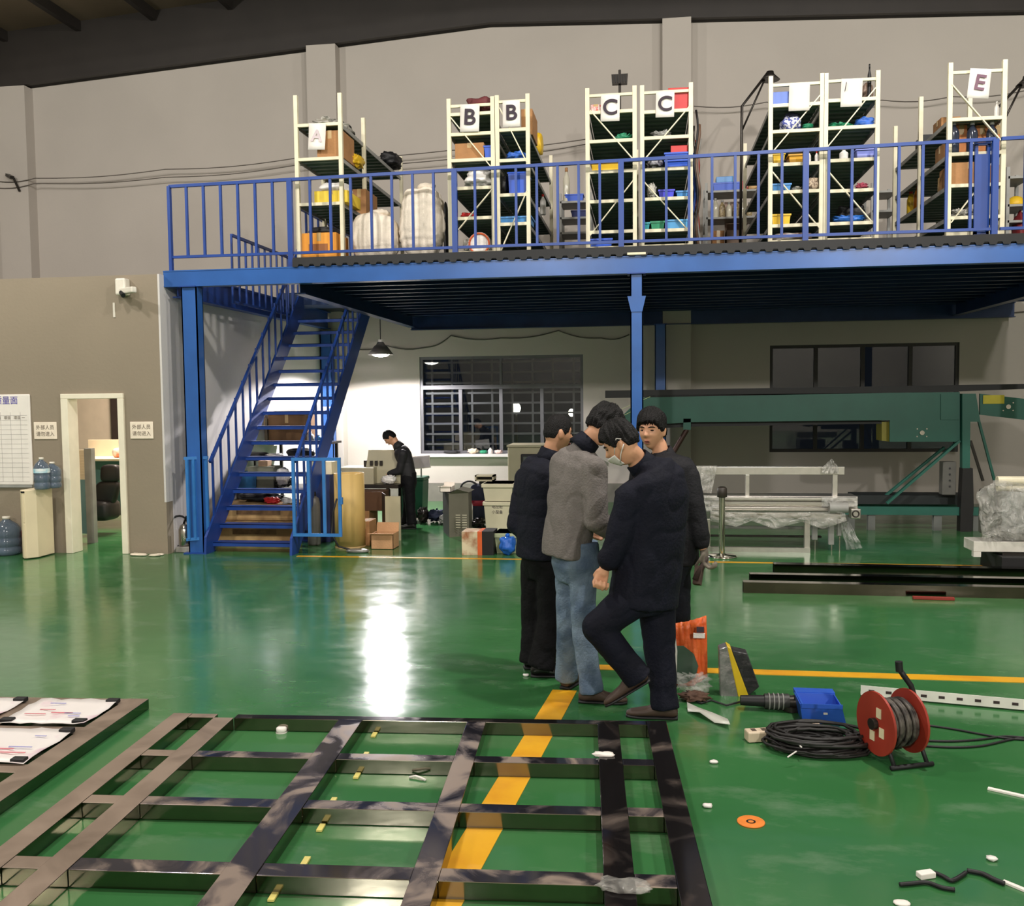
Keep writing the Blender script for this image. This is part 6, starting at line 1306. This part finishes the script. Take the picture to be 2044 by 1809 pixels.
def sstep(a, b, x):
    t_ = min(1, max(0, (x - a) / (b - a))); return t_ * t_ * (3 - 2 * t_)
def hair_mesh(c, F, s, top=.024, side=.011, spike=.006, fr=7.0, fringe=.42, nape=-.5, seed=0):
    R, F, U_ = hframe(F); nu, nv = 120, 90; vs_ = []; fs = []
    for j in range(nv + 1):
        ph = -math.pi / 2 + math.pi * j / nv
        for i in range(nu):
            th = 2 * math.pi * i / nu; d = Vector((math.cos(ph) * math.cos(th), math.cos(ph) * math.sin(th), math.sin(ph)))
            az = abs(math.atan2(d.x, d.y))
            lim = fringe + (.08 - fringe) * sstep(.55, 1.25, az) + (-.06) * sstep(1.15, 1.3, az) * (1 - sstep(1.4, 1.5, az)) * 2
            lim = lim + (nape - .08) * sstep(1.75, 2.2, az)
            jag = .12 * noise.noise(Vector((az * 14, d.x * 3, seed))) * (1 - sstep(1.1, 1.3, az)) + .03 * noise.noise(Vector((az * 9, d.x * 3, seed)))
            mk = sstep(lim - .05 + jag, lim + .06 + jag, d.z)
            th_ = side + (top - side) * sstep(.1, .8, d.z)
            rh = math.hypot(d.x, d.y) + .12; nz = noise.noise(Vector((d.x / rh * fr * .9, d.y / rh * fr * .9, d.z * 1.6 + seed))) + .6 * noise.noise(Vector((d.x / rh * fr * 2.4, d.y / rh * fr * 2.4, d.z * 3 + seed))) + .5 * noise.noise(d * 3.1 + Vector((seed, 0, 0)))
            p = hbase(d, s); k = (th_ + spike * nz) * mk - .014 * (1 - mk)
            p = p + d * (k * s); vs_.append(c + R * p.x + F * p.y + U_ * p.z)
    for j in range(nv):
        for i in range(nu): fs.append((j * nu + i, j * nu + (i + 1) % nu, (j + 1) * nu + (i + 1) % nu, (j + 1) * nu + i))
    return MB().add(vs_, fs, True)
def hand_into(mb, w, d, nrm, curl, side=1, s=1.0):
    d = Vector(d).normalized(); nrm = Vector(nrm); nrm = (nrm - d * nrm.dot(d)).normalized(); wd = d.cross(nrm) * side
    chain(mb, [(w, .026 * s), (w + d * .03 * s, .026 * s)])
    for k in range(-1, 2): chain(mb, [(w + d * .02 * s + wd * (.014 * k * s), .017 * s), (w + d * .085 * s + wd * (.024 * k * s), .0165 * s)])
    for k, (o_, L_) in enumerate(((-.032, .85), (-.011, 1.0), (.011, 1.05), (.032, .8))):
        p = w + d * (.085 * s) + wd * (o_ * s); dr = d.copy(); r = .0098 * s
        for seg, ln in enumerate((.042, .028, .022)):
            ang = curl * (.85 if seg == 0 else 1.0); dr = (dr * math.cos(ang) + dr.cross(wd * side).cross(wd * side) * 0 + nrm * 0) if False else Matrix.Rotation(-ang * side, 3, wd) @ dr
            q = p + dr * (ln * L_ * s); chain(mb, [(p, r), (q, r * .92)]); p = q; r *= .92
    p = w + d * .025 * s - wd * (.028 * s); dr = (d * .85 - wd * (.55 - .35 * min(curl, 1.3)) + nrm * (.3 + .3 * curl)).normalized(); r = .0115 * s
    for seg, ln in enumerate((.04, .032, .026)):
        q = p + dr * (ln * s); chain(mb, [(p, r), (q, r * .92)]); p = q; r *= .9; dr = (dr + wd * .55 * curl + nrm * .2 * curl).normalized()
def wrinkle(me, amp=.006, fr=7.0, seed=0):
    nrm = np.empty(len(me.vertices) * 3); me.vertices.foreach_get('normal', nrm); nrm = nrm.reshape(-1, 3)
    co = np.empty(len(me.vertices) * 3); me.vertices.foreach_get('co', co); co = co.reshape(-1, 3)
    for i in range(len(co)):
        p = Vector(co[i]); a = noise.noise(Vector((p.x * fr, p.y * fr, p.z * fr * 1.5)) + Vector((seed, 0, 0))); b = noise.noise(Vector(((p.x + p.z * .5) * fr * .7, p.y * fr * .6, (p.z - p.x * .6) * fr * .9 + seed)))
        co[i] += nrm[i] * (amp * a * .6 - amp * .7 * max(0, 1 - abs(b) * 4) ** 2)
    me.vertices.foreach_set('co', co.ravel()); me.update()
SKIN = M('skin', (212, 158, 124), .5, 0, .06, 22); HAIR = M('black_hair', (15, 13, 13), .55, 0, .4, 60, .5, 150, spec=.25)
EYE = M('eye_dark', (34, 24, 20), .25); LIP = M('lip', (158, 92, 78), .5)
BLKSHOE = M('black_shoe', (20, 18, 18), .25, 0, .1); BRSHOE = M('brown_shoe', (70, 54, 44), .6, 0, .2, 9)
def shoe(par, heel, d, m_, up=V(0, 0, 1), s=1.0, L_=.285):
    d = Vector(d).normalized(); sd = d.cross(up).normalized(); u2 = sd.cross(d)
    prof = [(-.005, .03, .02, .055), (.02, .037, .01, .09), (.07, .039, .01, .1), (.11, .04, .01, .088), (.16, .046, .01, .062), (.21, .049, .01, .05), (.255, .042, .01, .042), (.283, .022, .012, .03)]
    k = s * L_ / .285; mb = MB()
    eloft(mb, [(heel + d * (x * k) + u2 * ((z0 + z1) / 2 * s), sd * (w * s), u2 * ((z1 - z0) / 2 * s)) for x, w, z0, z1 in prof], 20, .8)
    me = remesh(shift(mb, par), .008 * s, 2, 'shoe'); o = link('shoe', me, m_, par)
    mb = MB(); eloft(mb, [(heel + d * (x * k) + u2 * (.009 * s), sd * ((w + .004) * s), u2 * (.009 * s)) for x, w, z0, z1 in prof], 20, .7); mb.build('sole', BLACK, o)
    return o
def shift(mb, par):
    l = par.location; mb.v = [(v[0] - l.x, v[1] - l.y, v[2] - l.z) for v in mb.v]; return mb
JP = [(0, 1.0, 1.0), (.18, .97, .98), (.4, .95, .97), (.62, 1.03, 1.03), (.78, 1.04, 1.0), (.9, .86, .84), (.97, .55, .6), (1.0, .4, .5), (1.03, .36, .45)]
def person(label, D):
    """D: joints in world space and clothing"""
    c0 = Vector((D['an'][0].x + D['an'][1].x, D['an'][0].y + D['an'][1].y, 0)) / 2; c0.z = 0
    per = T('person', label, 'person', c0); F = Vector(D['F']).normalized(); S = F.cross(V(0, 0, 1)).normalized(); hs_ = D.get('hs', .97); vx = D.get('vox', .0065)
    # --- body, one continuous skin mesh
    mb = MB(); head_into(mb, D['head'], D['HF'], hs_); R_, HF, HU = hframe(D['HF'])
    chain(mb, [(D['neck'] - V(0, 0, .04), .06), (D['neck'].lerp(D['head'], .45) - HF * .01, .053), (D['head'] - HU * .05 - HF * .015, .055)])
    tp = D['hem']; torso(mb, tp, D['chest'], D['neck'], S, F, [(t_, a * .15, b * .1) for t_, a, b in JP[:-1]])
    for k in (0, 1):
        sh, el, wr = D['arm'][k]; chain(mb, [(sh, .05), (el, .04), (wr, .028)])
        hd = D.get('hand', ((None, None, .5), (None, None, .5)))[k]; d_ = hd[0] or (wr - el); n_ = hd[1] or -S * (1 if k else -1)
        if not D.get('glove') or k != D['glove'][0]: hand_into(mb, wr, d_, n_, hd[2], 1 if k else -1, hs_ * 1.06)
        hp, kn = D['leg'][k]; an = D['an'][k]; chain(mb, [(hp, .075), (kn, .052), (an, .038), (an + V(0, 0, -.03), .035)])
    me = remesh(shift(mb, per), vx, 2, 'body'); body = link('body', me, SKIN, per)
    def hp_(x, y, z): return D['head'] + R_ * (x * hs_) + HF * (y * hs_) + HU * (z * hs_)
    for sg in (-1, 1):
        MB().ell(hp_(.031 * sg, .0785, .010), R_ * .0135, HF * .006, HU * .0048 + R_ * (.001 * sg), 16, 10).build('eye', EYE, body)
        MB().tube([hp_(x * sg, y, z) for x, y, z in ((.012, .091, .026), (.026, .0885, .031), (.04, .081, .031), (.05, .072, .025))], [.003, .0042, .0038, .002], 6).build('eyebrow', HAIR, body)
    MB().ell(hp_(0, .0885, -.0615), R_ * .024, HF * .006, HU * .0032, 16, 8).build('mouth', M('mouth_dark', (96, 48, 42), .5), body); MB().ell(hp_(0, .0895, -.0548), R_ * .02, HF * .006, HU * .0038, 16, 8).build('lip', LIP, body); MB().ell(hp_(0, .0885, -.0685), R_ * .018, HF * .0065, HU * .0042, 16, 8).build('lip', LIP, body)
    hm = hair_mesh(D['head'], D['HF'], hs_, **D.get('hair', {})); hm.build('hair', HAIR, per)
    # --- jacket
    mb = MB(); a_, b_ = D.get('bulk', (.205, .15)); torso(mb, D['hem'], D['chest'], D['neck'], S, F, [(t_, a * a_, b * b_) for t_, a, b in JP])
    sl = D.get('sleeve', (.078, .064, .05))
    for k in (0, 1):
        sh, el, wr = D['arm'][k]; top_ = D['neck'].lerp(sh, .55) - V(0, 0, .04); chain(mb, [(top_, sl[0] * .8), (sh, sl[0])]); chain(mb, [(sh, sl[0]), (sh.lerp(el, .5), (sl[0] + sl[1]) / 2), (el, sl[1]), (el.lerp(wr, .6), sl[1] * .93), (wr - (wr - el).normalized() * sl[2] * .8, sl[2])])
    me = remesh(shift(mb, per), .011, 3, 'jacket'); wrinkle(me, D.get('wr', .007), 7, D.get('seed', 0)); jk = link('jacket', me, D['jm'], per)
    nb = D['neck'] + (D['head'] - D['neck']).normalized() * D.get('collar_up', .035) - F * .008; up = (D['head'] - D['neck']).normalized(); F2 = (F - up * F.dot(up)).normalized(); S2 = up.cross(F2)
    mbc = MB(); n = 32; vs_ = []
    for (h, r) in ((-.05, .092), (-.01, .08), (.035, .073), (.037, .066), (-.01, .068), (-.05, .08)):
        for i in range(n):
            th = 2 * math.pi * i / n; open_ = max(0, math.sin(th)) ** 6; vs_.append(nb + S2 * (r * math.cos(th)) + F2 * (r * .95 * math.sin(th)) + up * (h - (.045 * open_ if h > 0 else 0)))
    mbc.add(vs_, [(j * n + i, j * n + (i + 1) % n, ((j + 1) % 6) * n + (i + 1) % n, ((j + 1) % 6) * n + i) for j in range(6) for i in range(n)], True); mbc.build('collar', D.get('cm', D['jm']), per)
    # --- trousers
    mb = MB(); lr = D.get('legr', (.094, .074, .06)); hc = (D['leg'][0][0] + D['leg'][1][0]) / 2
    torso(mb, hc + V(0, 0, -.08), hc + V(0, 0, .05), hc + V(0, 0, .17), S, F, [(0, .13, .1), (.4, .165, .125), (1.0, .15, .115)])
    for k in (0, 1):
        hp, kn = D['leg'][k]; an = D['an'][k]; chain(mb, [(hp, lr[0]), (hp.lerp(kn, .5), (lr[0] + lr[1]) / 2), (kn, lr[1]), (kn.lerp(an, .55), (lr[1] + lr[2]) / 2 * 1.0), (an + (kn - an).normalized() * .06, lr[2])]); ld = (an - kn).normalized(); la = S - ld * S.dot(ld); la.normalize(); lb = ld.cross(la)
        eloft(mb, [(an - ld * .2, la * lr[2] * 1.02, lb * lr[2] * 1.02), (an - ld * .08, la * lr[2] * 1.0, lb * lr[2]), (an + ld * .045, la * lr[2] * 1.08, lb * lr[2] * 1.12)], 20, 1)
    me = remesh(shift(mb, per), .011, 3, 'trousers'); wrinkle(me, D.get('wrt', .006), 8, 5 + D.get('seed', 0)); link('trousers', me, D['tm'], per)
    for k in (0, 1): h_, d_, u_ = D['shoe'][k]; shoe(per, h_, d_, D['sm'], u_)
    return per, body, hp_, (R_, HF, HU)
UP = V(0, 0, 1)
def ank(x, y, z=.1): q = PZ(x, y); q.z = z; return q
NAVYJ = M('navy_jacket', (22, 24, 36), .75, 0, .15, 8, .25, 60, spec=.2); NAVY2 = M('dark_navy_coverall', (18, 20, 33), .75, 0, .18, 8, .25, 60, spec=.2); BLKT = M('black_trousers', (14, 14, 17), .75, 0, .15, 8, .2, 60, spec=.2)
GREYJ = M('grey_jacket', (116, 110, 106), .8, 0, .08, 30, .3, 90); JEANS = M('blue_jeans', (120, 140, 160), .8, 0, .14, 6, .3, 80, (82, 102, 126)); CHAR = M('charcoal_jacket', (33, 33, 37), .7, 0, .15, 8, .25, 60, spec=.2); DKJ = M('dark_jeans', (28, 31, 40), .8, 0, .15, 9, .2, 60, spec=.2)

# 1: man in navy jacket at the left of the group
Y = 5.97; aL, aR = ank(1064, 1338), ank(1082, 1351)
person('man in dark navy jacket and black trousers at the left of the group', dict(F=(.8, .6, 0), HF=(.86, .5, -.12), head=P(1113, 866, Y), neck=P(1097, 917, Y), chest=P(1084, 985, Y), hem=P(1082, 1112, Y), hs=1.0,
    arm=((P(1118, 955, Y - .15), P(1125, 1050, Y - .16), P(1150, 1085, Y + .0)), (P(1050, 955, Y + .12), P(1032, 1048, Y + .06), P(1072, 1082, Y + .02))),
    leg=((P(1100, 1130, Y - .06), P(1100, 1235, Y - .05)), (P(1068, 1130, Y + .06), P(1066, 1232, Y + .06))), an=(aR, aL),
    shoe=((V(aR.x - .07, aR.y - .0, 0), (1, .12, 0), UP), (V(aL.x - .06, aL.y + .03, 0), (.95, .3, 0), UP)), jm=NAVYJ, tm=BLKT, sm=BLKSHOE, bulk=(.2, .15), sleeve=(.08, .07, .055), legr=(.1, .088, .084), hair=dict(top=.012, side=.005, spike=.002, nape=-.3, fringe=.5), seed=1))
# 2: man in grey jacket and jeans, back to the camera
Y = 5.5; aL, aR = ank(1131, 1374), ank(1180, 1402)
person('man in grey jacket and blue jeans with his back turned', dict(F=(.72, .69, 0), HF=(.72, .42, -.55), head=P(1203, 852, Y + .02), neck=P(1164, 893, Y), chest=P(1144, 985, Y), hem=P(1130, 1110, Y), hs=1.0,
    arm=((P(1186, 935, Y - .14), P(1190, 1040, Y - .16), P(1232, 1066, Y - .02)), (P(1122, 925, Y + .13), P(1118, 1030, Y + .16), P(1160, 1050, Y + .25))),
    leg=((P(1164, 1135, Y - .05), P(1164, 1255, Y - .06)), (P(1136, 1135, Y + .06), P(1134, 1250, Y + .06))), an=(aR, aL),
    shoe=((V(aR.x - .07, aR.y - .0, 0), (1, .02, 0), UP), (V(aL.x - .01, aL.y - .03, 0), (.35, .94, 0), UP)), jm=GREYJ, cm=NAVYJ, tm=JEANS, sm=BRSHOE, bulk=(.17, .13), sleeve=(.078, .072, .06), legr=(.088, .072, .068), hair=dict(top=.034, side=.014, spike=.014, fr=6, nape=-.35), wr=.009, seed=2))
# 3: man in navy coverall with white mask, stepping forward
Y = 5.14; aR = ank(1326, 1434); aL = P(1266, 1343, 5.02)
p3, b3, hp3, (R3, F3, U3) = person('man in dark navy workwear and white face mask stepping in front of the group', dict(F=(-.8, .6, 0), HF=(-.84, .16, -.5), head=P(1241, 887, 5.08), neck=P(1283, 932, Y), chest=P(1303, 1020, Y), hem=P(1283, 1205, Y), hs=1.0,
    arm=((P(1348, 985, Y + .16), P(1322, 1080, Y + .3), P(1250, 1060, Y + .32)), (P(1258, 992, Y - .15), P(1233, 1085, Y - .17), P(1207, 1133, Y - .15))), hand=((None, None, .5), (V(-.3, 0, -.95), V(-.3, .95, 0), 1.3)),
    leg=((P(1310, 1195, Y + .08), P(1318, 1315, Y + .06)), (P(1262, 1195, Y - .1), P(1192, 1252, Y - .14))), an=(aR, aL),
    shoe=((V(aR.x + .07, aR.y, 0), (-1, .05, 0), UP), (aL + V(.085, .02, -.05), (-.82, .0, -.52), V(-.5, 0, .85))), jm=NAVY2, tm=NAVY2, sm=BRSHOE, bulk=(.225, .165), sleeve=(.085, .074, .058), legr=(.11, .088, .075), hair=dict(top=.03, side=.013, spike=.011, fr=6.5, nape=-.3, fringe=.5), wr=.008, seed=3, collar_up=.03))
# face mask with ear loops
MK = M('white_mask', (226, 222, 216), .7); vs_ = []; n = 18; k = 10
for i in range(n + 1):
    az = -1.05 + 2.1 * i / n
    for j in range(k + 1):
        el = -.28 - .62 * j / k; d = Vector((math.cos(el) * math.sin(az), math.cos(el) * math.cos(az), math.sin(el))); q = ghead(d, 1.0); q2 = hbase(d, 1.0); q = q2 + d * .012 + Vector((0, .016 * math.exp(-(az / .5) ** 2) * math.exp(-((el + .35) / .3) ** 2), 0)); vs_.append(hp3(q.x, q.y, q.z))
mo = MB().add(vs_, [(i * (k + 1) + j, (i + 1) * (k + 1) + j, (i + 1) * (k + 1) + j + 1, i * (k + 1) + j + 1) for i in range(n) for j in range(k)], True).build('face_mask', MK, p3); sd = mo.modifiers.new('t', 'SOLIDIFY'); sd.thickness = .002
for sg in (-1, 1):
    MB().tube([hp3(sg * .058, .048, -.03), hp3(sg * .079, .018, .01), hp3(sg * .087, -.008, .036), hp3(sg * .087, -.03, .02)], .0028, 6).build('ear_loop', MK, p3); MB().tube([hp3(sg * .05, .045, -.085), hp3(sg * .072, .018, -.05), hp3(sg * .084, -.005, -.03), hp3(sg * .087, -.03, -.01)], .0028, 6).build('ear_loop', MK, p3)
# 4: man facing the camera behind the others
Y = 6.25; aL, aR = ank(1358, 1318), ank(1318, 1325); GLV = M('grey_glove', (120, 112, 100), .85, 0, .3, 12)
p4, b4, hp4, (R4, F4, U4) = person('man in charcoal jacket facing the camera behind the others', dict(F=(-.15, -.98, 0), HF=(-.36, -.93, -.06), head=P(1301, 860, Y), neck=P(1324, 912, Y + .03), chest=P(1330, 985, Y), hem=P(1335, 1125, Y), hs=1.08,
    arm=((P(1280, 948, Y + .06), P(1262, 1040, Y + .05), P(1258, 1110, Y)), (P(1374, 952, Y - .04), P(1391, 1035, Y - .08), P(1404, 1096, Y - .12))), glove=(1,),
    leg=((P(1314, 1135, Y), P(1316, 1228, Y)), (P(1352, 1135, Y), P(1357, 1222, Y - .02))), an=(aR, aL),
    shoe=((V(aR.x, aR.y + .08, 0), (-.2, -1, 0), UP), (V(aL.x, aL.y + .08, 0), (.1, -1, 0), UP)), jm=CHAR, tm=DKJ, sm=BLKSHOE, bulk=(.205, .14), sleeve=(.08, .066, .052), legr=(.092, .074, .066), hair=dict(top=.034, side=.017, spike=.006, fr=6, fringe=.4, nape=-.4), seed=4, collar_up=.015))
mb = MB(); hand_into(mb, P(1405, 1098, 6.13), V(.1, -.1, -1), V(-1, .3, 0), 1.05, 1, 1.1); link('glove', remesh(shift(mb, p4), .007, 2, 'glove'), GLV, p4)
a = P(1345, 936, 6.06); MB().box(a.x - .04, a.x + .02, a.y - .012, a.y, a.z - .008, a.z + .008).build('chest_tag', M('pale_tag', (190, 190, 176), .6), p4)
h0 = P(1403, 1128, 6.1); bt = T('wire_brush', 'dark brown brush held down in the gloved hand', 'brush', h0); h1 = P(1388, 1158, 6.05); h2 = P(1420, 1182, 6.05)
MB().tube([P(1412, 1112, 6.1), h0, h1], [.014, .02, .022], 10).build('handle', M('dark_brown', (58, 44, 38), .7), bt); MB().bar(h0 + V(-.02, 0, -.01), h1 + V(.01, 0, -.03), .05, .04).build('bristle_block', M('bristle', (74, 58, 50), .9, 0, .3, 30), bt)
# 5: worker bent over the bench under the mezzanine
Y = 12.62; aL, aR = ank(812, 1052), ank(822, 1056); BLKJ = M('black_jacket', (26, 25, 28), .7, 0, .15)
person('worker in black bending over the bench machine under the mezzanine', dict(F=(-.95, -.3, 0), HF=(-.72, -.1, -.68), head=P(779, 874, Y), neck=P(795, 893, Y), chest=P(808, 918, Y), hem=P(815, 958, Y), hs=.92, vox=.011,
    arm=((P(804, 904, Y + .15), P(794, 938, Y + .1), P(770, 945, Y + .05)), (P(804, 906, Y - .15), P(798, 940, Y - .14), P(774, 948, Y - .1))),
    leg=((P(814, 966, Y + .08), P(815, 1010, Y + .08)), (P(816, 966, Y - .08), P(819, 1010, Y - .08))), an=(aL, aR),
    shoe=((V(aL.x + .06, aL.y, 0), (-1, .0, 0), UP), (V(aR.x + .06, aR.y, 0), (-1, -.2, 0), UP)), jm=BLKJ, tm=BLKT, sm=BLKSHOE, bulk=(.16, .115), sleeve=(.066, .056, .046), legr=(.09, .075, .07), hair=dict(top=.016, side=.009, spike=.003, nape=-.4), seed=5))
